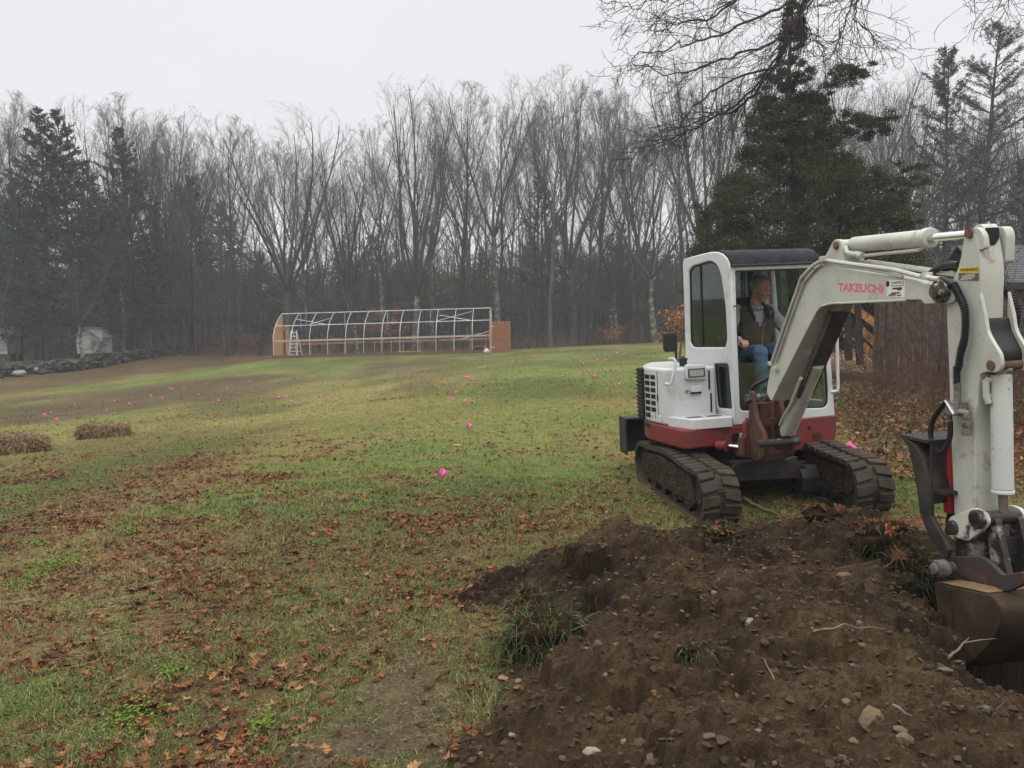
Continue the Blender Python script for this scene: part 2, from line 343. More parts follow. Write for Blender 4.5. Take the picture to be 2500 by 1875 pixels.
def zone(x, y):
    """returns colour (N,3), leaf density, grass density"""
    x = np.asarray(x, float); y = np.asarray(y, float); n1 = fbm(x, y, 1.3, 4, 51)[...,None]; n2 = fbm(x, y, .35, 3, 55)[...,None]; n3 = fbm(x, y, 5, 3, 58)[...,None]; n4 = fbm(x, y, .09, 2, 61)[...,None]
    c = lerp(GREEN, OLIVE, sst(.35,.65,n1))
    c = lerp(c, STRAW*.8, .5*sst(.55,.75,n2))
    yy = y[...,None]; xx = x[...,None]
    W = np.clip(n1*1.0 + n2*.6, 0, 2)
    leaf = sst(.42,.66,n1[...,0]*.6+n2[...,0]*.4)                      # clumpy drifts of leaves
    side = np.clip(.85 - .30*(x + .28*y - .9), .15, 1.25)              # thicker to the left and near
    near = 1 - sst(8.5, 13, y)
    leaf = leaf*side*near + .02
    band = np.exp(-((y-7.3)/1.8)**2)*(x < 3)*sst(.2,.6,n1[...,0]); leaf = leaf + .45*band
    c = lerp(c, LEAFB, np.clip(leaf*.55, 0, .75)[...,None])
    far = sst(9, 15, yy); c = lerp(c, lerp(OLIVE, GREEN*1.15, sst(.4,.6,n3)), .55*far)
    def z(P, soft, noise=.5):
        return sst(-soft, soft, sdpoly(x, y, P) + soft*noise*(fbm(x, y, soft*1.5+.3, 3, 71)-.5)*4)[...,None]
    k = z(Z_YEL, 1.2); c = lerp(c, lerp(STRAW, OLIVE, n2)*.95, .55*k)
    k = z(Z_SWATH, .9); c = lerp(c, lerp(BRIGHT, OLIVE, .55*n2), .65*k)
    kb = z(Z_BED, 1.6, .8); c = lerp(c, lerp(DARKB, OLIVE*.6, sst(.35,.7,n2)*.6), .95*kb)
    k = z(Z_STRIPE, 1.3); c = lerp(c, GREEN*1.25, .65*k)
    kp = z(Z_PATCH, 1.2); c = lerp(c, DARKB*1.35, .75*kp)
    kl = z(Z_LAWN, 1.0); c = lerp(c, GREEN*1.2, kl); kd = z(Z_DUFF, 1.6)*(1-kl); c = lerp(c, DUFF*lerp(.8,1.25,n2), .92*kd)
    wood = np.maximum(sst(57.5, 60, yy)*(1-kl), sst(14, 17, xx - .0*yy)*(yy > 10)); c = lerp(c, DUFF*lerp(.8,1.3,n2), wood)
    rs = sst(.2, 1.6, (x - (3.4 + np.clip(y-7, 0, 60)*.20))*(y > 4.5))        # leaf litter beside the brambles
    rs = np.maximum(rs, .8*np.exp(-((x-2.5)/1.5)**2-((y-6.1)/.75)**2)*sst(.3,.55,n2[...,0]))
    c = lerp(c, LEAFB*lerp(.8,1.7,n2), (.8*rs[...,None])); leaf = np.maximum(leaf, .95*rs*(y < 16))
    km = z(Z_MUD, .13, .8); c = lerp(c, MUD*lerp(.8,1.15,n4), .95*km)
    tr = np.exp(-((x+.10+.02*y)/.30)**2)*sst(2.4,2.8,y)*(1-sst(4.6,6,y)); c = lerp(c, lerp(MUD, OLIVE*.7, .5), .45*tr[...,None]*sst(.3,.6,n2))
    grass = (1-.97*km[...,0])*(1-.8*rs)*(1-.45*np.clip(leaf,0,1))*(1-.6*kd[...,0])*(1-.55*tr)*(1-.5*kb[...,0])
    leaf = leaf*(1-.75*km[...,0])
    d = soil_d(x, y); g2 = 1-sst(-.06, .04, d); grass = grass*g2
    c = lerp(c, np.array((.05,.033,.022)), sst(-.15,.08,d)[...,None])
    c = c*lerp(.78, 1.22, n4)*lerp(.72, 1.25, sst(.3,.7,fbm(x, y*.45, 1.9, 4, 63)[...,None]))
    return c, np.clip(leaf,0,1.4), grass, d
def axis(lo, hi, c0, c1, step, g=1.06):
    a = list(np.arange(c0, c1, step)); s = step; p = a[-1]
    while p < hi: s *= g; p += s; a.append(p)
    s = step; p = a[0]; b = []
    while p > lo: s *= g; p -= s; b.append(p)
    return np.array(b[::-1] + a)
gx = axis(-150, 150, -8, 8, .055, 1.05); gy = axis(-38, 235, 1.5, 14, .055, 1.022)
GX, GY = np.meshgrid(gx, gy)
GZ = TH(GX, GY); _d = soil_d(GX, GY); _hd = sdpoly(GX, GY, HOLE)
GZ = GZ - .12*sst(.0,.12,_d) - 1.3*sst(-.15,.05,_hd)
ZC, _, _, _ = zone(GX, GY)
def gridfaces(ny, nx):
    i = np.arange(ny*nx).reshape(ny, nx); return np.stack([i[:-1,:-1], i[:-1,1:], i[1:,1:], i[1:,:-1]], -1).reshape(-1, 4)
M_GROUND = attr_mat('turf_ground', .95, .08, 9, .35, 1.0, 38)
_n = M_GROUND.node_tree; _p = [k for k in _n.nodes if k.type == 'BSDF_PRINCIPLED'][0]; _src = _p.inputs['Base Color'].links[0].from_socket; _tc = _n.nodes.new('ShaderNodeTexCoord')
def _fleck(scale, lo, hi, col, src, mode='MIX', rough=.7):
    z = _n.nodes.new('ShaderNodeTexNoise'); z.inputs['Scale'].default_value = scale; z.inputs['Detail'].default_value = 4; z.inputs['Roughness'].default_value = rough; _n.links.new(_tc.outputs['Object'], z.inputs['Vector'])
    r = _n.nodes.new('ShaderNodeMapRange'); r.inputs[1].default_value = lo; r.inputs[2].default_value = hi; _n.links.new(z.outputs['Fac'], r.inputs[0])
    x = _n.nodes.new('ShaderNodeMix'); x.data_type = 'RGBA'; x.blend_type = mode; _n.links.new(r.outputs[0], x.inputs[0]); _n.links.new(src, x.inputs[6]); x.inputs[7].default_value = (*col, 1); return x.outputs[2]
_src = _fleck(55, .48, .66, (.03,.032,.014), _src); _src = _fleck(42, .58, .66, (.24,.19,.10), _src); _src = _fleck(14, .57, .66, (.12,.062,.034), _src); _src = _fleck(5.5, .52, .72, (.060,.058,.022), _src, rough=.75); _src = _fleck(3.1, .56, .78, (.20,.155,.065), _src, rough=.8); _src = _fleck(85, .60, .70, (.30,.24,.14), _src); _n.links.new(_src, _p.inputs['Base Color'])
g = big_mesh('ground', np.stack([GX,GY,GZ],-1).reshape(-1,3), gridfaces(len(gy), len(gx)), M_GROUND, cols=ZC.reshape(-1,3), smooth=True)
tag(g, 'sloping field of green and olive turf with fallen leaves', 'ground', kind='structure')
# ---- soil sheet
step = .0125
sx = np.arange(-.75, 5.0, step); sy = np.arange(1.7, 6.45, step); SX, SY = np.meshgrid(sx, sy)
_h, _d, _hd = soil_h(SX, SY)
SZ = TH(SX, SY) + np.where(_d > 0, _h, np.maximum(_d*.35, -.10)-.004) + .0
rs = np.random.RandomState(3)
base = SZ.copy()
def stamp(n, rmin, rmax, pw=2.2, sink=.35):
    global SZ
    cx = rs.uniform(-.6, 4.9, n); cy = rs.uniform(1.8, 6.3, n); dd = soil_d(cx, cy); hh = sdpoly(cx, cy, HOLE)
    for a, b, q, hq in zip(cx, cy, dd, hh):
        r = rmin + (rmax-rmin)*rs.rand()**pw
        if q < -.02 and rs.rand() > .12: continue
        i0 = int((b-r-sy[0])/step); i1 = int((b+r-sy[0])/step)+2; j0 = int((a-r-sx[0])/step); j1 = int((a+r-sx[0])/step)+2
        i0 = max(i0,0); j0 = max(j0,0)
        if i1 > len(sy) or j1 > len(sx): continue
        bx = SX[i0:i1,j0:j1]-a; by = SY[i0:i1,j0:j1]-b; t = rs.rand()*3.1; e = .6+.8*rs.rand()
        u = (bx*math.cos(t)+by*math.sin(t))/e; v = (-bx*math.sin(t)+by*math.cos(t))*e
        rr = r*(.75+.5*vn(SX[i0:i1,j0:j1], SY[i0:i1,j0:j1], r*.8, 5))
        k = rr*rr-u*u-v*v; zc = base[min(int((b-sy[0])/step),len(sy)-1), min(int((a-sx[0])/step),len(sx)-1)]
        top = zc - r*sink + np.sqrt(np.maximum(k, 0))*.85
        SZ[i0:i1,j0:j1] = np.where(k > 0, np.maximum(SZ[i0:i1,j0:j1], top), SZ[i0:i1,j0:j1])
stamp(520, .05, .15, 1.3, .40); base = SZ.copy(); stamp(1700, .03, .08, 2.0); base = SZ.copy(); stamp(24000, .012, .034, 1.5, .25)
SZ = SZ + (.014*(fbm(SX, SY, .035, 2, 81)-.5)+rs.uniform(-.0055,.0055,SX.shape))*(_d > -.05)
n1 = fbm(SX, SY, .5, 4, 91)[...,None]; n2 = fbm(SX, SY, .05, 3, 95)[...,None]
S1 = np.array((.048,.031,.0175)); S2 = np.array((.108,.070,.036)); S3 = np.array((.021,.014,.009))
SCc = lerp(S1, S2, sst(.45,.75,n1)*.8); SCc = lerp(SCc, S3, sst(.5,.75,1-n1)*.7); SCc = SCc*lerp(.45,1.6,n2)
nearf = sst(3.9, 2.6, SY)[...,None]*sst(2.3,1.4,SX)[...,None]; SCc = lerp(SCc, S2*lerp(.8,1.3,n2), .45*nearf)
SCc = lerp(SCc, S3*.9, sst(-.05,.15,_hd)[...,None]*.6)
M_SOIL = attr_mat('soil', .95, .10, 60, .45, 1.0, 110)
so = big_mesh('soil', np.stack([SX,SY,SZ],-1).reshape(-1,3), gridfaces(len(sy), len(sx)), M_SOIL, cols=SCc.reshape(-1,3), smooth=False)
tag(so, 'heap of freshly dug dark brown soil around the hole', 'soil', kind='structure')
def SH(x, y):                                # top surface incl. soil sheet
    x = np.asarray(x, float); y = np.asarray(y, float)
    i = np.clip(((y-sy[0])/step).astype(int), 0, len(sy)-1); j = np.clip(((x-sx[0])/step).astype(int), 0, len(sx)-1)
    ins = (x > sx[0]) & (x < sx[-1]) & (y > sy[0]) & (y < sy[-1])
    return np.where(ins, np.maximum(SZ[i, j], TH(x,y)-np.where(soil_d(x,y) > 0, 9, 0)), TH(x, y))
# ============================================================ TREES
def perp(D, rs):
    r = rs.normal(0,1,D.shape); p = r - (r*D).sum(-1,keepdims=True)*D; return p/np.linalg.norm(p,axis=-1,keepdims=True)
def nrmz(v): return v/np.maximum(np.linalg.norm(v,axis=-1,keepdims=True),1e-9)
def grow(P, D, L, R, n, wob, trop, rend, rs, tz=(0,0,1)):
    """vectorised limb growth -> points (N,n+1,3), radii (N,n+1)"""
    N = len(P); pts = np.zeros((N,n+1,3)); pts[:,0] = P; dirs = np.zeros((N,n+1,3)); d = D.copy(); rr = np.zeros((N,n+1)); rr[:,0] = R; dirs[:,0] = d
    for i in range(n):
        d = nrmz(d + rs.normal(0,wob,d.shape) + np.array(tz)*trop); pts[:,i+1] = pts[:,i] + d*(L/n)[:,None]; dirs[:,i+1] = d
        rr[:,i+1] = R*(1-(1-rend)*(i+1)/n)
    return pts, dirs, rr
def sprout(pts, dirs, rr, L, k, t0, t1, ang, lr, rf, rs, angs=.15, lsh=.5):
    N, m, _ = pts.shape; n = m-1; T = t0 + (t1-t0)*(np.arange(k)[None]+rs.rand(N,k))/k
    f = T*n; i = np.minimum(f.astype(int), n-1); u = (f-i)[...,None]; a = np.arange(N)[:,None]
    P = pts[a,i]*(1-u)+pts[a,i+1]*u; D = nrmz(dirs[a,i]*(1-u)+dirs[a,i+1]*u); R = rr[a,i]*(1-u[...,0])+rr[a,i+1]*u[...,0]
    q = perp(D, rs); an = ang + rs.normal(0,angs,(N,k)); D2 = nrmz(D*np.cos(an)[...,None] + q*np.sin(an)[...,None])
    L2 = L[:,None]*lr*(1-lsh*T)*rs.uniform(.7,1.25,(N,k))
    return P.reshape(-1,3), D2.reshape(-1,3), L2.ravel(), (R*rf).ravel()
def tubes(pts, rr, ns):
    N, m, _ = pts.shape; d = np.zeros_like(pts); d[:,1:-1] = pts[:,2:]-pts[:,:-2]; d[:,0] = pts[:,1]-pts[:,0]; d[:,-1] = pts[:,-1]-pts[:,-2]; d = nrmz(d)
    ref = np.where(np.abs(d[:,0:1,2:3]) > .8, np.array([1.,0,0]), np.array([0,0,1.])); a = nrmz(np.cross(d, np.broadcast_to(ref, d.shape))); b = np.cross(d, a)
    t = np.arange(ns)*2*np.pi/ns; V = pts[:,:,None] + (a[:,:,None]*np.cos(t)[:,None] + b[:,:,None]*np.sin(t)[:,None])*rr[:,:,None,None]
    i = (np.arange(N)*m*ns)[:,None,None] + (np.arange(m-1)*ns)[None,:,None] + np.arange(ns)[None,None]
    j = (np.arange(N)*m*ns)[:,None,None] + (np.arange(m-1)*ns)[None,:,None] + ((np.arange(ns)+1)%ns)[None,None]
    return V.reshape(-1,3), np.stack([i, j, j+ns, i+ns], -1).reshape(-1,4)
def cat(ms):
    V = []; F = []; n = 0
    for v, f in ms: V.append(v); F.append(f+n); n += len(v)
    return np.concatenate(V), np.concatenate(F)
def bare_tree(seed, H=18, fork=.33, nl=4, fang=.38, lead=True, wide=1.0, r0=None, dens=1.0, lean=0, low=0, twig=1.0):
    rs = np.random.RandomState(seed); r0 = r0 or H*.0135
    d0 = nrmz(np.array([[lean, rs.normal(0,.03), 1.]]))
    tl = H*(fork if not lead else .93)
    tp, td, tr = grow(np.zeros((1,3))-[0,0,.2], d0, np.array([tl]), np.array([r0]), 14, .035, .02, .62 if not lead else .10, rs)
    fl = np.array([[1.22],[1.0]]); tr[:,0] *= 1.35
    trunk = [tubes(tp, tr, 9)]; br = []
    # limbs
    if lead:
        P, D, L, R = sprout(tp, td, tr, np.array([H*.62]), nl*3, fork, .95, fang*1.15, wide, .55, rs, .12, .72)
    else:
        P = np.repeat(tp[:,-1], nl, 0); a = np.arange(nl)*2*np.pi/nl + rs.rand(); an = fang*rs.uniform(.55,1.3,nl)
        D = np.stack([np.cos(a)*np.sin(an), np.sin(a)*np.sin(an), np.cos(an)], -1); L = H*(1-fork)*rs.uniform(.82,1.02,nl)*(1-.15*(an>fang*1.1)); R = np.full(nl, r0*.42)
        P2, D2, L2, R2 = sprout(tp, td, tr, np.array([H*.35]), 3, .55, .98, .9*wide, .9, .4, rs, .15, .1); D2[:,2] = np.abs(D2[:,2])*.8+.15; D2 = nrmz(D2)
        P, D, L, R = np.concatenate([P,P2]), np.concatenate([D,D2]), np.concatenate([L,L2]), np.concatenate([R,R2])
    if low:
        P2, D2, L2, R2 = sprout(tp, td, tr, np.array([H*.24]), low, .12, fork*(1 if lead else 3), 1.35, 1, .18, rs, .2, .0)
        P, D, L, R = np.concatenate([P,P2]), np.concatenate([D,D2]), np.concatenate([L,L2]), np.concatenate([R,R2])
    p1, q1, r1 = grow(P, D, L, R, 10, .072, .050, .16, rs); br.append(tubes(p1, r1, 6))
    A = sprout(p1, q1, r1, L, int(8*dens), .22, .98, .46, .46, .46, rs, .13, .40)
    p2, q2, r2 = grow(*A, 6, .05, .07, .25, rs); br.append(tubes(p2, np.maximum(r2,.007), 4))
    A2 = sprout(p2, q2, r2, A[2], int(6*dens), .2, 1.0, .50, .50, .55, rs, .15, .30)
    p3, q3, r3 = grow(*A2, 4, .06, .07, .4, rs); br.append(tubes(p3, np.maximum(r3,.0048), 3))
    A3 = sprout(p3, q3, r3, A2[2], int(6*dens), .2, 1.0, .5, .55, .7, rs, .2, .3)
    A3 = (A3[0], A3[1], np.clip(A3[2], .25, .7), A3[3]); p4, q4, r4 = grow(*A3, 2, .10, .05, .5, rs); br.append(tubes(p4, np.full(r4.shape, .0042*twig), 3))
    cr = cat(br); v = cr[0]; hd = np.hypot(v[:,0]-tp[0,-1,0]*.5, v[:,1]); zt = np.percentile(v[:,2], 97); rx = np.percentile(hd, 93)*1.05; zc = zt*.60; rz = zt-zc
    ux = (v[:,0]-tp[0,-1,0]*.5)/rx; uy = v[:,1]/rx; uz = np.maximum(v[:,2]-zc, 0)/rz; q = np.sqrt(ux*ux+uy*uy+uz*uz); f = np.where(q > .8, (.8+.22*np.tanh((q-.8)/.22))/np.maximum(q,1e-6), 1)   # twig tips end on a rounded crown
    v[:,0] = tp[0,-1,0]*.5 + (v[:,0]-tp[0,-1,0]*.5)*f; v[:,1] *= f; v[:,2] = np.where(v[:,2] > zc, zc + (v[:,2]-zc)*f, v[:,2])
    return cat(trunk), cr
M_BARK = mat('bark', (.092,.088,.078), .9, .35, 3, bump=.5, bscale=12, dirt=(.14,.145,.12), damt=.12, dscale=1.8)
M_BARKD = mat('bark_dark', (.05,.045,.04), .9, .3, 3, bump=.5, bscale=12, grain=(1,1,.3))
M_LICH = mat('bark_lichen', (.10,.095,.08), .9, .3, 3, bump=.4, bscale=12, dirt=(.24,.27,.18), damt=.30, dscale=2.6, dsharp=.04)
M_BIRCH = mat('bark_pale', (.30,.30,.28), .85, .3, 4, dirt=(.08,.07,.06), damt=.5, dscale=3)
M_TWIG = mat('twigs', (.064,.059,.052), .9, .2, 1.2)
M_TWIGR = mat('twigs_warm', (.074,.062,.050), .9, .2, 1.2)
def tree_proto(name, data, mb_, mt_):
    (tv, tf), (bv, bf) = data; root = thing(name, '', 'tree'); big_mesh('trunk', tv, tf, mb_, parent=root, smooth=True); big_mesh('crown', bv, bf, mt_, parent=root); root['top_'] = float(np.percentile(bv[:,2], 99.3)); return root
PROTO = {}
def proto(k, *a, bark=M_BARK, tw=M_TWIG, **kw): _r = tree_proto('bare_tree', bare_tree(*a, **kw), bark, tw); _h = _r['top_']; del _r['top_']; PROTO[k] = (_r, _h)
proto('oak', 101, 18, .26, 6, .60, lead=False, wide=1.1, r0=.33, dens=1.15)
proto('vase', 102, 18, .22, 7, .36, lead=False, r0=.30, dens=1.15, bark=M_LICH)
proto('vase2', 103, 18, .30, 6, .30, lead=False, r0=.26, dens=1.1)
proto('tall', 104, 18, .40, 4, .42, r0=.24, low=5, bark=M_BARKD)
proto('tall2', 105, 18, .48, 4, .50, r0=.20, low=4, tw=M_TWIGR)
proto('lean', 106, 18, .42, 4, .38, lead=False, r0=.22, lean=.13, bark=M_LICH, low=4)
proto('thin', 107, 16, .35, 3, .40, r0=.12, low=8, dens=.85, bark=M_BARKD)
proto('crook', 108, 15, .30, 4, .62, lead=False, r0=.20, lean=-.1, low=6, dens=1.0, bark=M_LICH)
used = set()
def put_tree(kind, px, D, top, label, group=None, rot=0, x=None, wid=1.0, y=None, name=None):
    root, H0 = PROTO[kind]
    p = at(px, 860, D) if x is None else v3(x, D, 0); z = float(TH(p[0], p[1])); ztop = at(px, top, D)[2]; s = (ztop - z)/(H0*1.0)
    if kind not in used: used.add(kind); r = root; r['label'] = label
    else: r = dup(root, label)
    if group: r['group'] = group
    elif 'group' in r: del r['group']
    if 'category' not in r: r['category'] = 'tree'
    r.location = (p[0], p[1], z); r.rotation_euler = (0, 0, rad(rot)); r.scale = (s*wid, s*wid, s); return r
_cx = [0,60,150,250,350,450,520,590,690,800,870,900,1000,1100,1200,1320,1400,1470,1540,1650,1750,1850,2000,2100,2200,2300,2400,2500]
_cy = [235,240,270,245,240,265,290,280,262,280,330,240,205,198,195,178,190,212,180,115,130,185,165,152,165,260,215,170]
def canopy(px): return float(np.interp(px, _cx, _cy))
FRONT = [('tall',30,56,222,'bare pale tree at the left edge of the photo, left of the first spruce'),('tall2',85,60,240,'bare forked tree just right of the left edge, in front of the dark spruces'),
 ('vase2',255,59,244,'bare tree with upswept branches, right of the second tall spruce'),('tall',345,58,238,'tall bare tree behind the white shed, above the third spruce'),
 ('vase2',425,60,256,'rounded bare tree between the white shed and the hoop house'),('tall2',500,61,285,'slim bare tree with low branches, midway from the shed to the hoop house'),
 ('tall',560,58,285,'dark bare tree left of the big spreading oak'),('oak',705,61,262,'big spreading bare oak behind the left end of the hoop house'),
 ('vase2',850,63,335,'short bare tree in the gap between the two great crowns'),('vase',1010,60,205,'great vase shaped bare tree behind the middle of the hoop house'),
 ('tall',1120,62,196,'tall bare tree right of the great vase shaped one'),('lean',1215,60,180,'bare tree leaning left behind the right end of the hoop house'),
 ('tall2',1345,59,172,'tall bare tree with lichen spotted trunk right of the cedar door'),('vase2',1400,61,190,'narrow bare tree above the pink flags'),
 ('tall',1468,62,210,'slender bare tree rising in the low gap left of the cab'),('tall2',1545,60,178,'bare tree just above the cab roof, left side'),
 ('crook',1600,57,330,'crooked low bare tree left of the cab roof'),('vase',1740,50,95,'very tall bare tree with thick pale trunk behind the cedar'),
 ('vase2',1850,62,185,'bare tree crown showing behind the tip of the cedar'),('tall',2010,60,160,'bare tree showing right of the cedar tip'),
 ('oak',2120,63,150,'wide bare tree between the cedar and the tall pine'),('vase2',2215,58,165,'bare tree just left of the tall pine'),
 ('tall',2330,60,260,'bare tree behind the tall pine'),('tall2',2465,42,175,'bare tree at the right edge of the photo'),
 ('thin',2290,40,330,'thin bare tree in front of the tall pine, left side'),('thin',2480,36,330,'thin bare tree by the right edge above the shed roof')]
R = random.Random(4)
for k, px, D, top, lb in FRONT: put_tree(k, px, D, top, lb, rot=R.uniform(0,360) if k not in ('lean','crook') else R.uniform(-30,30), wid=R.uniform(.92,1.1))
FR2 = [('crook',205,50.5,560,'crooked low tree with pale bark in front of the white shed'),('lean',300,55,470,'leaning bare tree right of the white shed'),('thin',25,50,420,'thin bare tree at the left edge by the stone wall'),
 ('thin',640,59,420,'thin bare tree just left of the hoop house'),('thin',780,60,440,'thin bare tree rising behind the hoop house braces'),('lean',930,61,330,'bare tree leaning behind the middle of the hoop house'),
 ('thin',1290,58,430,'thin bare tree beside the open cedar door'),('thin',1430,58,470,'thin bare tree above the row of flags'),('crook',1510,60,420,'crooked bare tree left of the cab mirror'),('thin',480,58,430,'thin bare tree left of the hoop house clearing')]
for k, px, D, top, lb in FR2: put_tree(k, px, D, top, lb, rot=R.uniform(0,360) if k == 'thin' else R.uniform(-30,30))
def sec(px): return ('left', 'behind the white shed') if px < 560 else (('middle', 'behind the hoop house') if px < 1260 else ('right', 'behind the cab and the cedar'))
kinds = ['tall','tall2','vase2','thin','lean','tall','vase','tall2','thin']
for row, (D0, D1, n, lo, hi) in enumerate([(64,74,30,20,120),(75,95,34,50,240),(58,64,24,150,380)]):
    for i in range(n):
        px = -40 + 2580*(i+R.uniform(.1,.9))/n; D = R.uniform(D0, D1); k = R.choice(kinds) if row < 2 else R.choice(['thin','thin','crook','tall'])
        s = sec(px); top = canopy(px) + R.uniform(lo, hi)
        put_tree(k, px, D, top, ['bare grey tree packed in the wood ','distant bare tree faded by mist deep in the wood ','slim understorey tree at the edge of the wood '][row]+s[1], ['bare trees ','misty far trees ','understorey trees '][row]+s[1], R.uniform(0,360) if k not in ('lean','crook') else R.uniform(-40,40), wid=R.uniform(.85,1.1))
# ---- conifers
def quads(C, U_, W_, cols=None):
    V = np.stack([C-U_-W_*.4, C-U_*.2+W_, C+U_, C-U_*.2-W_], 1).reshape(-1,3); return V, np.arange(len(V)).reshape(-1,4)
def conifer(seed, H, base, rw, whorl, nb, dens, droop, up=.0, leaf=(.10,.035), gap=.0, crook=.02, top=1.0, prof=1.0, cg=((.018,.030,.018),(.045,.062,.035))):
    rs = np.random.RandomState(seed)
    tp, td, tr = grow(np.zeros((1,3))-[0,0,.2], np.array([[0,0,1.]]), np.array([H]), np.array([H*.013]), 12, crook, .05, .08, rs)
    br = [tubes(tp, tr, 8)]; nw = int(H*(1-base)/whorl); bp = []; bd = []; bl = []
    for i in range(nw):
        t = base + (1-base)*(i+rs.rand()*.6)/nw; k = nb if rs.rand() > gap else max(1, nb//2)
        for j in range(k):
            a = rs.rand()*6.283; f = t*12; q = min(int(f),11); P = tp[0,q]*(1-f+q)+tp[0,q+1]*(f-q)
            L = rw*((1-t)/(1-base))**prof*rs.uniform(.55,1.15) + .25*top
            e = up + (t-base)*.9 - droop*(1-t); bp.append(P); bd.append((math.cos(a)*math.cos(e), math.sin(a)*math.cos(e), math.sin(e))); bl.append(L)
    bp, bd, bl = np.array(bp), np.array(bd), np.array(bl)
    p1, q1, r1 = grow(bp, bd, bl, .012+bl*.010, 5, .06, .05, .2, rs); br.append(tubes(p1, r1, 4))
    A = sprout(p1, q1, r1, bl, 7, .25, 1.0, .8, .33, .5, rs, .2, .6); A[1][:,2] *= .35; p2, q2, r2 = grow(A[0], nrmz(A[1]), A[2], np.full(len(A[2]), .008), 3, .08, .03, .4, rs); br.append(tubes(p2, r2, 3))
    # needle clumps
    m = int(dens); N = len(A[2]); T = rs.rand(N, m); f = T*3; i = np.minimum(f.astype(int), 2); u = (f-i)[...,None]; a = np.arange(N)[:,None]
    C = (p2[a,i]*(1-u)+p2[a,i+1]*u).reshape(-1,3); Dn = q2[a,i].reshape(-1,3)
    T1 = rs.uniform(.35,1,(len(bl),m*2)); f = T1*5; i = np.minimum(f.astype(int),4); u = (f-i)[...,None]; a = np.arange(len(bl))[:,None]
    C = np.concatenate([C, (p1[a,i]*(1-u)+p1[a,i+1]*u).reshape(-1,3)]); Dn = np.concatenate([Dn, q1[a,i].reshape(-1,3)])
    wt = np.concatenate([np.repeat(np.clip(A[2]/(.16*rw), .12, 1), m), np.repeat(np.clip(bl/(.45*rw), .12, 1), m*2)]); kk = rs.rand(len(C)) < wt; C, Dn = C[kk], Dn[kk]
    n = len(C); C = C + rs.normal(0,.05,(n,3)); D = nrmz(Dn + rs.normal(0,.5,(n,3)) + [0,0,.1]); Wd = nrmz(np.cross(D, rs.normal(0,1,(n,3))))
    l = rs.uniform(.6,1.4,(n,1))*leaf[0]; V, F = quads(C, D*l, Wd*leaf[1]*rs.uniform(.6,1.3,(n,1)))
    cl = vn(C[:,0]*3+C[:,2]*2, C[:,1]*3+C[:,2], .9, seed)[:,None]; col = lerp(np.array(cg[0]), np.array(cg[1]), np.clip(cl*.7+rs.rand(n,1)*.4,0,1))
    return cat(br), (V, F, np.repeat(col, 4, 0))
M_NEED = attr_mat('needles', .75, .2)
def con_proto(name, k, *a, **kw):
    b, (V, F, c) = conifer(*a, **kw); root = thing(name, '', 'tree'); big_mesh('trunk', b[0], b[1], M_BARKD, parent=root); big_mesh('needles', V, F, M_NEED, parent=root, cols=c); PROTO[k] = (root, a[1])
con_proto('spruce_tree','spruce', 201, 17, .20, 4.2, .42, 6, 6, .45, leaf=(.22,.05), prof=.75)
con_proto('spruce_tree','spruce2', 202, 17, .18, 3.8, .40, 6, 6, .35, leaf=(.22,.05), gap=.2, prof=.7)
con_proto('pine_tree','pine', 203, 18, .20, 4.2, .62, 7, 24, .02, up=.18, leaf=(.095,.016), gap=.15, prof=.6, cg=((.035,.050,.032),(.080,.10,.062)))
con_proto('pine_tree','pine2', 204, 14, .18, 3.4, .5, 6, 12, .15, up=.1, leaf=(.13,.026), gap=.2, prof=.6, cg=((.026,.038,.026),(.06,.075,.048)))
CON = [('spruce',118,53,258,'tallest dark spruce at the left, near the stone wall'),('spruce2',187,54,262,'second dark spruce, right behind the tallest one'),('spruce2',325,57,310,'dark spruce above the white shed, half hidden by bare branches'),
 ('pine2',470,62,425,'rounded dark pine left of the hoop house'),('spruce',50,56,430,'broad dark spruce low at the left edge'),('pine2',1325,64,432,'dusky pine standing among bare trees left of the cab'),
 ('pine',2375,46,62,'tall open white pine rising above everything at the right'),('pine2',2300,48,110,'second pine trunk close left of the tall white pine'),('pine2',1520,66,540,'small pine low beside the cab'),
 ('pine2',2490,40,380,'dark pine cut by the right edge'),('spruce2',240,60,390,'dark spruce filling the space between the second and third spruces'),('pine2',2240,52,520,'low pine under the tall white pine'),
 ('spruce',-10,58,380,'dark spruce cut by the left edge of the photo'),('pine2',400,60,500,'low dark pine right of the third spruce'),('pine2',1850,48,480,'pine behind the right part of the cedar')]
for k, px, D, top, lb in CON: put_tree(k, px, D, top, lb, rot=R.uniform(0,360), wid=1.0 if k!='pine' else 1.3)
for i in range(56):
    px = -60 + 2620*(i+R.uniform(0,1))/56; D = R.uniform(70,100); s = sec(px); top = R.uniform(570, 710) if px > 560 else R.uniform(450,640)
    put_tree(R.choice(['pine2','pine2','spruce2']), px, D, top, 'misty dark evergreen deep in the wood '+s[1], 'far evergreens '+s[1], R.uniform(0,360), wid=1.35)
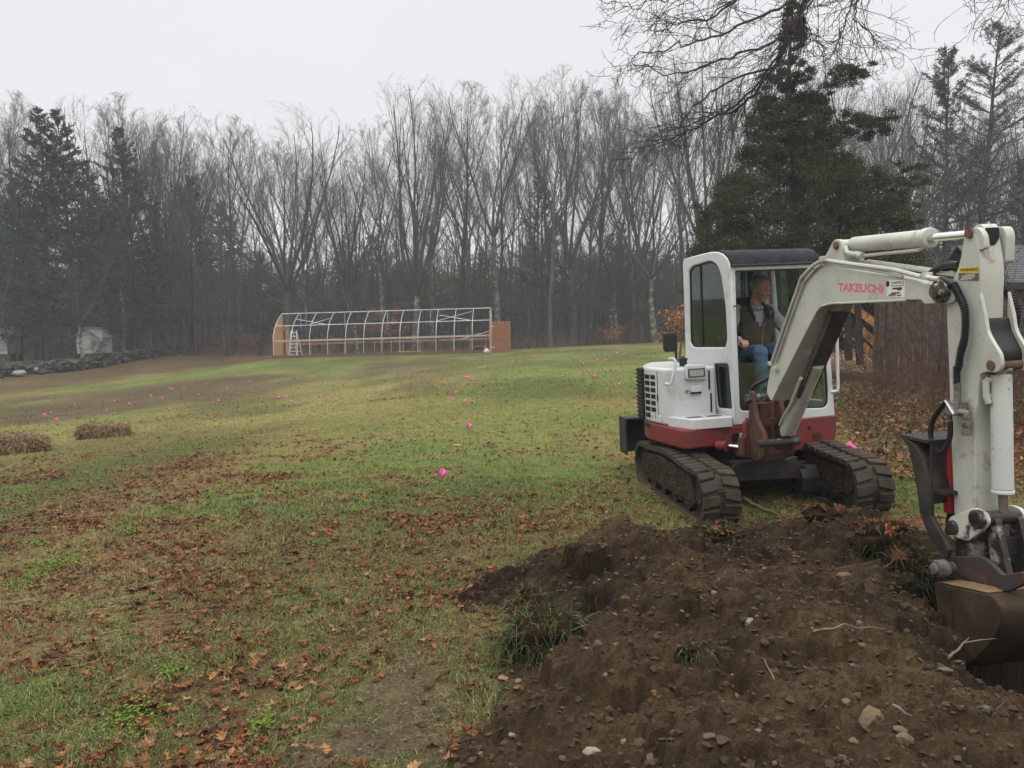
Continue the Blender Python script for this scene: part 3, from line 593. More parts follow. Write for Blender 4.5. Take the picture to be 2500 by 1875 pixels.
# ---- far off wood: a mass of poles and brush no one could count
rs = np.random.RandomState(77)
n = 2600; y = rs.uniform(61, 132, n); x = rs.uniform(-.72, .72, n)*y; z = TH0(x, y); Hh = rs.uniform(3, 9.5, n)*(1+ (y-60)/140)
p, d, r = grow(np.stack([x,y,z-.2],-1), nrmz(np.stack([rs.normal(0,.06,n), rs.normal(0,.06,n), np.ones(n)],-1)), Hh, rs.uniform(.03,.11,n)*(1+(y-60)/120), 6, .035, .03, .3, rs)
ms = [tubes(p, r, 4)]
A = sprout(p, d, r, Hh, 9, .25, 1, .7, .24, .4, rs, .25, .5); p2, d2, r2 = grow(*A, 3, .1, .06, .3, rs); ms.append(tubes(p2, np.maximum(r2,.012), 3))
A = sprout(p2, d2, r2, A[2], 3, .3, 1, .6, .5, .6, rs, .2, .4); p3, d3, r3 = grow(*A, 1, .1, .06, .5, rs); ms.append(tubes(p3, np.maximum(r3,.010), 3))
V, F = cat(ms); o = big_mesh('far_woodland', V, F, M_TWIG); tag(o, 'dense far wood of thin poles and brush behind the field', 'woodland', kind='stuff')
# dusky far evergreen mass
n = 40000; y = rs.uniform(88, 135, n); x = rs.uniform(-.75,.75,n)*y; hmax = 6.5 + 5*vn(x, y*.3, 5, 5) ; zc = TH0(x,y) + hmax*rs.rand(n)**.8
C = np.stack([x,y,zc],-1); D = nrmz(rs.normal(0,1,(n,3))*[1,1,.5]); W_ = nrmz(np.cross(D, rs.normal(0,1,(n,3)))); V, F = quads(C, D*rs.uniform(.3,.8,(n,1)), W_*rs.uniform(.08,.26,(n,1)))
o = big_mesh('far_evergreens', V, F, M_NEED, cols=np.repeat(lerp(np.array((.022,.030,.022)), np.array((.05,.058,.045)), rs.rand(n,1)), 4, 0)); tag(o, 'dark evergreen growth closing the wood far behind', 'woodland', kind='stuff')
# low reddish brush and dry leaves at the foot of the wood
n = 9000; y = rs.uniform(57.5, 66, n); x = rs.uniform(-.7,.7,n)*y; z = TH0(x,y)
p, d, r = grow(np.stack([x,y,z],-1), nrmz(np.stack([rs.normal(0,.5,n), rs.normal(0,.3,n), np.ones(n)],-1)), rs.uniform(.3,1.7,n), np.full(n,.010), 3, .2, -.08, .4, rs)
V, F = tubes(p, r, 3); o = big_mesh('forest_brush', V, F, mat('brush_red', (.12,.075,.05), .9, .3, 1)); tag(o, 'knee high reddish brush along the foot of the wood', 'brush', kind='stuff')
def marc(px, D, py, w_, h_, n, name, label, col):         # beech holding dry orange leaves
    root = thing(name, label, 'tree'); p = at(px, py, D); z = float(TH(p[0],p[1])); R_ = np.random.RandomState(int(px)); hc = p[2]-z
    tp, td, tr = grow(np.zeros((1,3)), np.array([[0,0,1.]]), np.array([hc+h_*.4]), np.array([.05]), 6, .05, .03, .2, R_); A = sprout(tp, td, tr, np.array([w_*1.0]), 14, .4, 1, 1.2, .8, .4, R_, .2, .3)
    p2, d2, r2 = grow(*A, 4, .08, .02, .3, R_); v, f = cat([tubes(tp,tr,6), tubes(p2,r2,3)]); big_mesh('trunk', v, f, M_BARK, parent=root)
    k = R_.randint(0, len(p2), n); j = R_.randint(1, 5, n); C = p2[k,j] + R_.normal(0,.22,(n,3))*[w_*.3,w_*.3,.5]; D_ = nrmz(R_.normal(0,1,(n,3))); W_ = nrmz(np.cross(D_, R_.normal(0,1,(n,3))))
    V, F = quads(C, D_*.06, W_*.035); big_mesh('dry_leaves', V, F, M_LEAF2, parent=root, cols=np.repeat(np.array(col)*R_.uniform(.6,1.3,(n,1)),4,0)); root.location = (p[0],p[1],z)
M_LEAF2 = attr_mat('dry_leaves', .7, .2)
marc(955,60.5,800,3.2,2,1500,'beech_sapling','young beech holding orange leaves behind the middle of the hoop house',(.28,.13,.06))
marc(1040,62,715,3.6,2.6,1600,'beech_sapling','young beech with thin rusty leaves above the right half of the hoop house',(.24,.12,.06))
marc(385,60,800,3.0,2.6,1800,'beech_sapling','rusty leaved young tree right of the white shed',(.20,.085,.05))
marc(600,61,835,1.4,.8,500,'beech_sapling','small orange leaved sapling left of the hoop house',(.26,.12,.06))
marc(1500,57.5,826,1.6,.9,500,'beech_sapling','small orange leaved sapling just left of the cab mirror',(.28,.13,.06))
marc(1660,30,800,1.3,1.0,900,'beech_sapling','orange leaved bush peeping out behind the cab mirror',(.34,.15,.06))
# ============================================================ EXCAVATOR
MC = v3(2.10, 7.23, float(TH(2.1, 7.23))*0 + .0); ROLL = -2.8
EX = thing('excavator', 'white and red compact excavator with enclosed cab and black rubber tracks, digging at the hole', 'excavator', tuple(MC))
EX.rotation_euler = (0, rad(ROLL), 0)
_R0 = np.array(RYm(ROLL))[:3,:3]
def frame(M):                      # numpy frame of a matrix given in the root's space
    A = np.array(M); return _R0 @ A[:3,:3], MC + _R0 @ A[:3,3]
def unp(M, px, py, ax, val):
    R_, O = frame(M); d = R_.T @ ray(px, py); o = R_.T @ (np.array([0,0,EYE])-O); t = (val-o[ax])/d[ax]; return o + t*d
MU = RZ(17); MT = RZ(6.5)
_f = unp(MU, 1868, 980, 1, -.65); MBm = RZ(8); MBm = TR(*(MU @ Vector(_f))) @ MBm
z1 = lambda X, Y: (1500+X/3.386, 560+Y/3.386); z2 = lambda X, Y: (1500+X/3.16, 950+Y/3.16); z3 = lambda X, Y: (2000+X/4.424, 520+Y/4.424)
z4 = lambda X, Y: (2130+X/2.0735, 850+Y/2.0735); z5 = lambda X, Y: (2030+X/3.857, 700+Y/3.857)
def rpoly(P, r, n=5):              # round the corners of a polygon
    P = [np.array(p, float) for p in P]; m = len(P); R_ = r if hasattr(r, '__len__') else [r]*m; o = []
    for i in range(m):
        p = P[i]; a = P[i-1]-p; b = P[(i+1)%m]-p; la, lb = np.linalg.norm(a), np.linalg.norm(b); a /= la; b /= lb
        k = min(R_[i], la*.45, lb*.45)
        if k < 1e-4: o.append(tuple(p)); continue
        p0, p1 = p+a*k, p+b*k
        for j in range(n+1): t = j/n; o.append(tuple((1-t)**2*p0 + 2*t*(1-t)*p + t*t*p1))
    return o
WHT = (.52,.53,.52); GRM = (.10,.075,.05)
mWH = mat('paint_white', WHT, .34, .06, 3, dirt=(.30,.28,.24), damt=.02, dscale=6, dsharp=.16, coat=.15)
mWD = mat('paint_cream_dirty', (.45,.45,.39), .42, .10, 4, dirt=(.20,.17,.11), damt=.03, dscale=10, dsharp=.10, bump=.05)
mRD = mat('paint_red', (.22,.020,.022), .38, .12, 5, dirt=(.085,.035,.028), damt=.35, dscale=5, dsharp=.2)
mRR = mat('rusty_red', (.15,.042,.026), .7, .25, 12, dirt=(.065,.035,.022), damt=.55, dscale=9, bump=.3, bscale=50)
mBK = mat('black_rubber', (.020,.020,.020), .6, .2, 10)
mSE = mat('seal_and_shade_black', (.012,.012,.012), .5, .1, 10)  # black for seals and for shade painted at latch, fork and lugs
mTR = mat('track_rubber', (.019,.018,.016), .7, .25, 8, dirt=(.058,.043,.029), damt=.42, dscale=7, bump=.35, bscale=60, spec=.22)
mMU = mat('muddy_steel', (.065,.048,.033), .9, .3, 10, spec=.1, dirt=(.024,.019,.014), damt=.45, dscale=12, bump=.8, bscale=40)
mDK = mat('dark_steel', (.016,.016,.017), .55, .2, 8, dirt=(.05,.038,.028), damt=.3, dscale=8, spec=.3)
mGS = mat('greasy_steel', (.03,.026,.022), .5, .4, 20, spec=.3, dirt=(.33,.31,.25), damt=.20, dscale=9, dsharp=.05, bump=.3, bscale=50)
mCH = mat('chrome_rod', (.75,.75,.76), .12, .03, 5, metal=1.0)
mST = mat('bare_steel', (.30,.29,.27), .4, .3, 20, metal=.8, dirt=(.12,.10,.08), damt=.3, dscale=20)
mHS = mat('hydraulic_hose', (.018,.018,.018), .42, .1, 20)
mHT = mat('roof_hatch_tint', (.008,.007,.009), .35, .3, 3, dirt=(.04,.034,.038), damt=.22, dscale=14, grain=(1,8,8), spec=.06)
mGL = glass_mat('cab_glass_green', (.34,.46,.41), .045); mGC = glass_mat('cab_glass', (.80,.86,.83), .06)
mGY = mat('grey_plastic', (.022,.023,.024), .6, .1, 10, spec=.3); mLG = mat('cab_lining_grey', (.20,.20,.19), .6, .1, 8)
mBKT = mat('bucket_steel', (.072,.049,.029), .9, .35, 9, spec=.08, dirt=(.038,.027,.017), damt=.42, dscale=5, bump=.5, bscale=30)
mBKS = mat('bucket_top_mud', (.17,.105,.05), .95, .25, 14, bump=.6, bscale=40)
# ---------------- undercarriage
def trackloop(n, y0, y1, r0, r1, zc0, zc1, sag=.0):
    """closed loop in (y,z): front wheel (y0) to rear wheel (y1)"""
    P = []
    L = [(-90 - 180*i/10) for i in range(11)]
    for i in range(11): a = rad(-90 - 180*i/10); P.append((y0+r0*math.cos(a), zc0+r0*math.sin(a)))
    for i in range(1,14): t = i/14; P.append((lerp(y0,y1,t), lerp(zc0+r0, zc1+r1, t) + .028*math.sin(math.pi*t) - .01*math.sin(3*math.pi*t)))
    for i in range(11): a = rad(90 - 180*i/10); P.append((y1+r1*math.cos(a), zc1+r1*math.sin(a)))
    for i in range(1,14): t = i/14; P.append((lerp(y1,y0,t), lerp(zc1-r1, zc0-r0, t)))
    P = np.array(P + [P[0]]); s = np.concatenate([[0], np.cumsum(np.hypot(*np.diff(P, axis=0).T))]); u = np.linspace(0, s[-1], n, endpoint=False)
    return np.stack([np.interp(u, s, P[:,0]), np.interp(u, s, P[:,1])], -1)
def make_track(x0, x1, side):
    n = 168; lp = trackloop(n, -.955, .585, .198, .198, .205, .205); d = np.roll(lp,-1,0)-np.roll(lp,1,0); d /= np.linalg.norm(d,axis=1)[:,None]; nr = np.stack([-d[:,1], d[:,0]], -1)
    cen = lp.mean(0); sg = np.sign(((lp-cen)*nr).sum(1).mean()); nr *= sg
    mb = MB(MT); th = .022
    V = []; F = []
    for i in range(n):
        o_, q = lp[i]+nr[i]*.0, lp[i]-nr[i]*th
        for x in (x0, x1): V.append((x, *o_)); V.append((x, *q))
    for i in range(n):
        a = i*4; b = ((i+1)%n)*4; F += [(a, b, b+2, a+2), (a+1, a+3, b+3, b+1), (a, a+1, b+1, b), (a+2, b+2, b+3, a+3)]
    mb.add(V, F); nl = 42; w_ = x1-x0; mid = (x0+x1)/2
    for k in range(nl):                 # staggered chevron lugs in two rows
        for h in (0, 1):
            c = (k + .35*h)*n/nl; V = []
            xa, xb = ((x0-.002, mid-.022) if h == 0 else (mid+.022, x1+.002))
            for x, sh, wd in ((xa, 0, 1.75), (xb, .75, 1.35)) if h == 0 else ((xa, .75, 1.35), (xb, 0, 1.75)):
                for e, hh in ((-wd,.0),(-wd*.86,.026),(wd*.80,.026),(wd,.0)):
                    t = c + e + sh; i0 = int(math.floor(t)) % n; u = t-math.floor(t); p = lp[i0]*(1-u)+lp[(i0+1)%n]*u; q = nr[i0]*(1-u)+nr[(i0+1)%n]*u
                    V.append((x, *(p+q*hh)))
            mb.add(V, [(0,1,2,3),(7,6,5,4),(0,4,5,1),(1,5,6,2),(2,6,7,3)])
    t = mb.build('rubber_track', mTR, EX, bevel=.004, seg=1)
    mb = MB(MT); mb.cyl((x0+.05,-.955,.205),(x1-.05,-.955,.205), .165, 24); mb.cyl((x0+.03,-.955,.205),(x1-.03,-.955,.205), .06, 14); mb.build('idler_wheel', mMU, t, bevel=.008)
    mb = MB(MT); mb.cyl((x0+.05,.585,.205),(x1-.05,.585,.205), .15, 22)
    for k in range(13): a = k*2*math.pi/13; mb.box((x0+.08, .585+.155*math.cos(a)-.015, .205+.155*math.sin(a)-.015),(x1-.08, .585+.155*math.cos(a)+.015, .205+.155*math.sin(a)+.015))
    mb.build('sprocket', mMU, t)
    for y in (-.62,-.30,.02,.32): mb = MB(MT); mb.cyl((x0+.05,y,.095),(x1-.05,y,.095), .07, 16); mb.build('track_roller', mMU, t)
    mb = MB(MT); mb.prism(rpoly([(-.90,.13),(.48,.10),(.50,.33),(.1,.375),(-.80,.345)], .05), x0+.022, x1-.022); mb.build('track_frame', mMU, t, bevel=.01)
    R_ = np.random.RandomState(int(x1*100)+200); V_ = []; F_ = []; n_ = 0; pr_ = [hull(700+i, 1, n=10) for i in range(5)]
    for k in range(620):
        if R_.rand() < .6: q = (x0+.018+R_.uniform(-.006,.004), R_.uniform(-.90,.50), .11+.26*R_.rand()**1.6) if side < 0 else (x0+.018, R_.uniform(-.90,.50), R_.uniform(.1,.35))
        else: i_ = R_.randint(n); q = (R_.uniform(mid-.03,mid+.03), lp[i_][0]+nr[i_][0]*.006, lp[i_][1]+nr[i_][1]*.006)
        v, f = pr_[k % 5]; V_.append(np.array(v)*R_.uniform(.004,.017) + q); F_ += [tuple(j+n_ for j in g_) for g_ in f]; n_ += len(v)
    mb = MB(MT); mb.add(np.concatenate(V_), F_); o = mb.build('caked_mud', mMUD, t, smooth=False); o['kind'] = 'stuff'
    return t
mMUD = mat('mud_lumps', (.060,.040,.025), .95, .5, 20, spec=.05)
def hull(seed, r, sq=(1,1,.7), n=16):
    R = random.Random(seed); bm = bmesh.new()
    for i in range(n):
        v = Vector((R.gauss(0,1), R.gauss(0,1), R.gauss(0,1))).normalized()*R.uniform(.8,1)
        bm.verts.new((v.x*r*sq[0], v.y*r*sq[1], v.z*r*sq[2]))
    res = bmesh.ops.convex_hull(bm, input=bm.verts)
    bmesh.ops.delete(bm, geom=[g_ for g_ in res['geom_interior']], context='VERTS')
    V = [tuple(v.co) for v in bm.verts]; bm.verts.index_update(); F = [tuple(v.index for v in f.verts) for f in bm.faces]; bm.free(); return V, F
make_track(-.79, -.50, -1); make_track(.43, .73, 1)
mb = MB(MT)
mb.prism(rpoly([(-.52,.08),(-.36,.05),(-.36,.27),(-.45,.30),(-.53,.20)], .01), .30, .50); mb.prism(rpoly([(-.52,.08),(-.36,.05),(-.36,.27),(-.45,.30),(-.53,.20)], .01), -.53, -.36)
mb.plate([(-.52,.10),(-.40,.24),(-.25,.36),(.24,.365),(.34,.30),(.50,.16),(.50,.03),(.38,.06),(.28,.19),(-.26,.205),(-.34,.15),(-.42,.04),(-.52,.04)], .05, bev=.006, base=MXZ, off=.45)
mb.box((-.30,-.44,.20),(.30,.35,.37)); mb.box((-.50,-.30,.16),(.46,-.12,.30)); mb.box((-.50,.12,.16),(.46,.30,.30))
mb.cyl((0,0,.36),(0,0,.47), .36, 32); mb.build('undercarriage', mDK, EX, bevel=.01)
mb = MB(MT)      # dozer blade at the back
V = []; n = 8
for i in range(n+1):
    t = i/n; z = .20 + .36*t; y = 1.36 + .10*math.sin(math.pi*t)*1.0
    for x in (-.77, .77): V.append((x, y, z)); V.append((x, y+.03, z))
F = []
for i in range(n): a = i*4; F += [(a, a+2, a+6, a+4), (a+1, a+5, a+7, a+3), (a, a+4, a+5, a+1), (a+2, a+3, a+7, a+6)]
F += [(0,1,3,2), (n*4, n*4+2, n*4+3, n*4+1)]
mb.add(V, F); mb.box((-.77,1.20,.55),(.77,1.40,.575)); mb.box((-.775,1.20,.19),(-.755,1.46,.575)); mb.box((.755,1.20,.19),(.775,1.46,.575)); mb.beam((-.3,.5,.28),(-.3,1.4,.32),.07,.10); mb.beam((.3,.5,.28),(.3,1.4,.32),.07,.10)
mb.build('dozer_blade', mDK, EX, bevel=.004)
# ---------------- upper frame
XL, XR, YF = -.775, .715, -.35
foot = rpoly([(XL,YF+.02),(XL+.06,YF),(XR-.03,YF),(XR,YF+.03),(XR,.45),(.45,.95),(0,1.06),(-.45,.95),(XL,.45)], [.03,.03,.03,.03,.25,.3,.3,.3,.25], 5)
foot_in = [(a*.965, b*.965 if b > 0 else b+.012) for a, b in foot]
mb = MB(MU); mb.prism(foot, .50, .665, base=Matrix.Identity(4)); lo = mb.build('lower_skirt', mRD, EX, bevel=.018, seg=3)
mb = MB(MU); mb.plate(rpoly([(.17,.40),(.60,.385),(.70,.44),(XR+.004,.672),(.17,.672)], [.0,.05,.10,.01,.0]), .09, bev=.012, base=MXZ, off=-(YF+.03)); fr = mb.build('front_skirt_panel', mRD, EX)
mb = MB(MU); mb.cyl((.43,YF-.020,.585),(.43,YF-.010,.585),.018,14)
for k in range(5): mb.box((.455+.0*k,YF-.0185,.455+.018*k),(.555-.012*abs(k-2),YF-.012,.463+.018*k))
mb.build('vent_slots', mSE, fr)
mb = MB(MU); mb.plate(rpoly([(-.33,.53),(-.18,.53),(-.18,.60),(-.33,.60)],.01), .006, base=MXZ, off=.357); mb.box((-.335,YF-.012,.56),(-.285,YF-.004,.585)); mb.build('tie_down_slot', mSE, lo)
mb = MB(MU); mb.box((-.262,YF-.013,.555),(-.215,YF-.006,.60)); mb.build('decal', mat('decal_white',(.6,.6,.55),.5,.05,5), lo)
mb = MB(MU @ TR(-.238,YF-.0145,.562) @ MXZ); mb.text('JE', .035, Matrix.Identity(4), align='CENTER', bold=.001); mb.build('decal_marks', mSE, lo)
mb = MB(MU); mb.box((-.30,-.30,.39),(.30,.4,.50)); mb.box((-.30,YF-.02,.42),(.20,-.2,.52)); mb.build('frame_deck', mDK, EX)
# hood and counterweight (right side of the machine)
mb = MB(MU)
hp = rpoly([(XL+.005,.0),(-.72,-.10),(-.345,-.13),(-.325,-.10),(-.325,.42),(-.2,.9),(-.45,.93),(XL+.005,.45)], [.06,.05,.02,.0,.0,.1,.2,.22], 6)
mb.prism(hp, .667, 1.165, base=Matrix.Identity(4)); hood = mb.build('hood', mWH, EX, bevel=.045, seg=4)
mb = MB(MU); mb.prism(rpoly([(-.70,.62),(-.35,.93),(0,1.05),(.35,.93),(.70,.55),(.70,.46),(-.66,.46)], .1), .667, 1.0, base=Matrix.Identity(4)); mb.build('counterweight', mRD, EX, bevel=.03)
mb = MB(MU)
for k in range(13): mb.box((-.775,.42-.0*k,.70+.035*k),(-.60,.54,.722+.035*k))
mb.box((-.765,.44,.68),(-.62,.53,1.15)); mb.build('rear_grille', mBK, hood, bevel=.004)
mb = MB(MU)                        # louvred side panel
for r in range(7):
    for c_ in range(2):
        for k in range(5):
            y = .345 - c_*.11 - k*.017 - .0*r; z = 1.10 - r*.058; mb.box((-.7765,y-.0045,z-.040),(-.768,y+.0045,z-.002))
mb.build('louvre_grid', mSE, hood)
mb = MB(MU); mb.box((-.7745,.115,.70),(-.7685,.118,1.13)); mb.box((-.50,-.1225,.0),(-.4999,-.1224,.0001)); mb.tube([(-.7755,.115,.93),(-.7755,.115,.87)],.006,6)
mb.build('panel_seam', mSE, hood)
mb = MB(MU @ TR(-.7765,.25,.690) @ RZ(-90) @ MXZ); mb.text('TB135', .085, Matrix.Identity(4), sx=.85, bold=.002, ext=.001); mb.build('model_lettering', mat('lettering_white',(.75,.75,.75),.4,.02,5), hood)
mb = MB(MU); mb.box((-.779,.30,.62),(-.773,.38,.655)); mb.build('side_decal', mSE, lo)
# headlight, latch, vents, cap on the hood front
def hf(X, Y): p = unp(MU, *z1(X,Y), 1, -.118); return (p[0], p[2])
hl = [hf(585,1118), hf(742,1118), hf(744,1240), hf(583,1240)]
mb = MB(MU); mb.plate(rpoly(hl,.015), .05, bev=.008, base=MXZ, off=.125); h = mb.build('headlight', mWH, EX)
gl = [hf(598,1158), hf(722,1155), hf(722,1215), hf(600,1218)]
mb = MB(MU); mb.plate(rpoly(gl,.008), .012, bev=.002, base=MXZ, off=.150); lens = mb.build('lens', mat('lamp_glass',(.55,.55,.52),.15,.15,60,metal=.6), h)
mb = MB(MU); fz = hf(660,1187)
for a, b, c_, d in ((gl[0][0]-.006, gl[0][0]+.002, gl[3][1]-.004, gl[0][1]+.004), (gl[1][0]-.002, gl[1][0]+.006, gl[3][1]-.004, gl[0][1]+.004)): mb.box((a,-.160,c_),(b,-.152,d))
mb.box((gl[0][0]-.004,-.160,gl[0][1]-.002),(gl[1][0]+.004,-.1525,gl[0][1]+.005)); mb.box((gl[0][0]-.004,-.160,gl[3][1]-.004),(gl[1][0]+.004,-.1525,gl[3][1]+.002)); mb.build('lens_rim', mGY, h)
a, b = hf(625,1298), hf(712,1340); mb = MB(MU); mb.box((a[0],-.138,b[1]),(b[0],-.116,a[1])); ha = mb.build('hood_latch', mWH, hood, bevel=.004)
mb = MB(MU); mb.box((a[0]+.002,-.1375,b[1]-.014),(b[0],-.118,b[1]-.001)); mb.build('latch_painted_shadow', mSE, hood)  # black strip painting the shadow under the latch
c_ = hf(598,1337); mb = MB(MU); mb.cyl((c_[0],-.115,c_[1]),(c_[0],-.136,c_[1]),.012,14); mb.build('key_lock', mST, hood, bevel=.002)
for (X,Y0,Y1) in ((776,1165,1322),(793,1350,1510)):
    a, b = hf(X-8,Y0), hf(X+8,Y1); mb = MB(MU); mb.plate(rpoly([(a[0],b[1]),(b[0],b[1]),(b[0],a[1]),(a[0],a[1])],.008), .006, base=MXZ, off=.134); mb.build('vent_slot', mSE, hood)
mb = MB(MU); mb.cyl((-.52,.10,1.16),(-.52,.10,1.215),.034,18); mb.cyl((-.52,.10,1.215),(-.52,.10,1.235),.040,18); mb.cyl((-.52,.10,1.235),(-.52,.10,1.25),.016,10); mb.build('filler_cap', mGY, EX, bevel=.003)
mb = MB(MU); hr = [unp(MU, *z1(*q), 1, yy) for q, yy in (((425,1275),-.10),((455,1283),-.16),((475,1265),-.17),((500,1150),-.17),((505,1090),-.17),((490,1068),-.16),((455,1070),-.05))]
mb.tube([tuple(q) for q in hr], .013, 10); mb.build('grab_handle', mWH, EX)
# mirror
mc = unp(MU, *z1(460,932), 1, .05); hw = .062; hh_ = .085
mb = MB(MU @ TR(*mc)); mb.plate(rpoly([(-hw,-hh_),(hw,-hh_),(hw,hh_),(-hw,hh_)],.03), .05, bev=.015, base=MXZ); mir = mb.build('mirror', mGY, EX)
mb = MB(MU); mb.tube([tuple(mc+[.05,0,-.07]), tuple(mc+[.055,.0,-.12]), tuple(mc+[.06,.02,-.16]), tuple(mc+[.07,.05,-.26])], .011, 8); mb.build('mirror_stalk', mBK, mir)
# step / tool box at the front right corner
mb = MB(MU); mb.prism(rpoly([(-.755,-.04),(-.69,YF+.0),(-.335,YF-.03),(-.315,YF+.02),(-.315,-.10),(-.755,-.03)], [.05,.05,.02,.02,0,0]), .600+.062, .745, base=Matrix.Identity(4)); stp = mb.build('step_box', mWH, EX, bevel=.02, seg=3)
mb = MB(MU); mb.box((-.665,-.24,.7452),(-.53,-.16,.7475)); mb.box((-.49,-.26,.7452),(-.36,-.18,.7475)); mb.build('anti_slip_pad', mat('grip_pad',(.11,.11,.11),.9,.2,60), stp)
# ---------------- cab
CX0 = -.305; DOME = [( -.35,.668),(-.35,1.985),(-.335,2.03),(-.30,2.075),(-.24,2.115),(-.16,2.14),(-.05,2.150),(.15,2.145),(.425,2.13),(.445,2.10),(.445,.668)]
_sw = [unp(MU, *z1(*q), 0, CX0) for q in ((612,345),(640,305),(790,258),(845,290),(880,380),(915,640),(930,900),(915,975),(650,975),(622,935))]
win = rpoly([(q[1],q[2]) for q in _sw], [.02,.03,.05,.05,.05,0,.04,.03,.04,.03], 4)
_lw = [unp(MU, *z1(*q), 0, CX0) for q in ((820,1110),(940,1112),(968,1485),(850,1475))]; lwin = rpoly([(q[1],q[2]) for q in _lw], .03, 4)
cabm = MB(MU); cabm.plate(rpoly(DOME, [.01,0,0,0,0,0,0,0,0,.02,.01]), .055, holes=(win, lwin), bev=.012, off=CX0+.0275)
# door side leaning slightly inwards
dwin = rpoly([(-.27,1.30),(.36,1.30),(.36,2.02),(-.16,2.03),(-.26,1.9)], .05, 4); dwin2 = rpoly([(-.28,.80),(.30,.80),(.30,1.22),(-.28,1.22)], .05, 4)
LEAN = Matrix.Shear('XY', 4, (0, 0)) ; LN = Matrix(((1,0,-.062,.042),(0,1,0,0),(0,0,1,0),(0,0,0,1)))
cabm.plate(rpoly(DOME, [.01,0,0,0,0,0,0,0,0,.02,.01]), .05, holes=(dwin, dwin2), bev=.012, off=XR-.03, M=LN)
def fx(X, Y): p = unp(MU, *z1(X,Y), 1, YF); return (p[0], p[2])
fout = [(CX0+.01,.668),(XR-.006,.668),(.622,1.985),(CX0+.01,1.985)]
fin = rpoly([(-.245,.785),(.635,.745),(.640,.90),(.585,1.965),(-.262,1.965),(-.245,.9)], [.07,.08,.02,.03,.03,.02], 5)
cabm.plate(fout, .05, holes=(fin,), bev=.010, base=MXZ, off=.328)
# rear wall with window, roof cap
rwin = rpoly([(-.22,1.30),(.55,1.30),(.50,2.0),(-.22,2.0)], .04, 4)
cabm.plate([(CX0+.02,.67),(XR-.02,.67),(.60,2.10),(CX0+.02,2.10)], .04, holes=(rwin,), bev=.006, base=MXZ, off=-.42)
V = []; prof = [(-.08,2.140),(.05,2.146),(.2,2.143),(.42,2.128),(.42,2.09),(-.08,2.09)]
cabm.add([(x, y, z) for x in (CX0+.03, .60) for y, z in prof], [(0,1,2,3,4,5),(11,10,9,8,7,6)]+[(i,6+i,6+(i+1)%6,(i+1)%6) for i in range(6)])
cabm.box((CX0+.03,-.349,1.975),(.615,-.33,2.012)); cab = cabm.build('cab_frame', mWH, EX)
mb = MB(MU); mb.box((CX0+.03,-.33,.668),(XR-.05,.42,.70)); mb.box((CX0+.06,-.25,.70),(.60,.35,.715)); mb.build('cab_floor', mGY, cab)
# dark sloping roof hatch
pr = [(-.356,2.008),(-.343,2.033),(-.312,2.075),(-.25,2.118),(-.16,2.146),(-.05,2.156),(.10,2.156)]; V = []
for x in (CX0+.012, .600): V += [(x, y-.004, z+.004) for y, z in pr] + [(x, y+.012, z-.014) for y, z in pr]
n = len(pr); F = [tuple(list(range(n))+list(range(2*n-1,n-1,-1))), tuple((list(range(n))+list(range(2*n-1,n-1,-1)))[::-1])]; F[1] = tuple(i+2*n for i in F[1])
for i in range(n-1): F += [(i, 2*n+i, 2*n+i+1, i+1), (n+i, n+i+1, 3*n+i+1, 3*n+i)]
F += [(0, n, 3*n, 2*n), (n-1, 2*n+n-1, 3*n+n-1, n+n-1)]; mb = MB(MU); mb.add(V, F); hat = mb.build('roof_hatch', mHT, EX)
mb = MB(MU); mb.tube([(CX0+.0,-.368,2.004),(.61,-.368,2.008)], .010, 8); mb.build('hatch_lip', mBK, hat)
# glazing and seals
def ringseal(P, w_=.016): 
    c = np.mean(P, 0); return [tuple(c + (np.array(p)-c)*(1-w_/max(.05,np.linalg.norm(np.array(p)-c)))) for p in P]
mb = MB(MU); mb.plate(win, .012, holes=(ringseal(win),), off=CX0+.018); sl = mb.build('side_window_seal', mSE, EX)
mb = MB(MU); mb.plate(ringseal(win,.008), .004, off=CX0+.02); mb.build('side_window', mGL, EX)
q0, q1 = unp(MU, *z1(715,300), 0, CX0+.02), unp(MU, *z1(735,965), 0, CX0+.02); mb = MB(MU); mb.beam(tuple(q0), tuple(q1), .022, .016, up=(1,0,0)); mb.build('window_divider', mSE, sl)
mb = MB(MU); mb.plate(lwin, .012, holes=(ringseal(lwin),), off=CX0+.018); mb.build('lower_window_seal', mSE, EX)
mb = MB(MU); mb.plate(ringseal(lwin,.008), .004, off=CX0+.02); mb.build('lower_side_window', mGL, EX)
mb = MB(MU); mb.plate(fin, .014, holes=(ringseal(fin,.013),), base=MXZ, off=.340); mb.build('windscreen_seal', mSE, EX)
lowp = [p for p in ringseal(fin,.008) if p[1] < 1.19]; lowp = lowp[:]  # lower pane only: the upper screen is slid open
lp_ = [(-.235,1.18)] + [] ; mb = MB(MU); mb.plate(rpoly([(-.238,.80),(.63,.757),(.632,.90),(.618,1.19),(-.242,1.19)], [.06,.07,.02,.0,.0]), .004, base=MXZ, off=.338); mb.build('lower_windscreen', mGC, EX)
mb = MB(MU); mb.plate(dwin, .004, off=XR-.03, M=LN); mb.plate(dwin2, .004, off=XR-.03, M=LN); mb.build('door_window', mGC, EX)
mb = MB(MU); mb.plate(rwin, .004, base=MXZ, off=-.42); mb.build('rear_window', mGC, EX)
for x in (.10, .33): mb = MB(MU); mb.box((x,.37,1.28),(x+.035,.40,2.05)); mb.build('inner_post', mLG, cab)
mb = MB(MU); mb.box((.36,.30,1.25),(.44,.39,2.06)); mb.build('inner_post', mLG, cab)
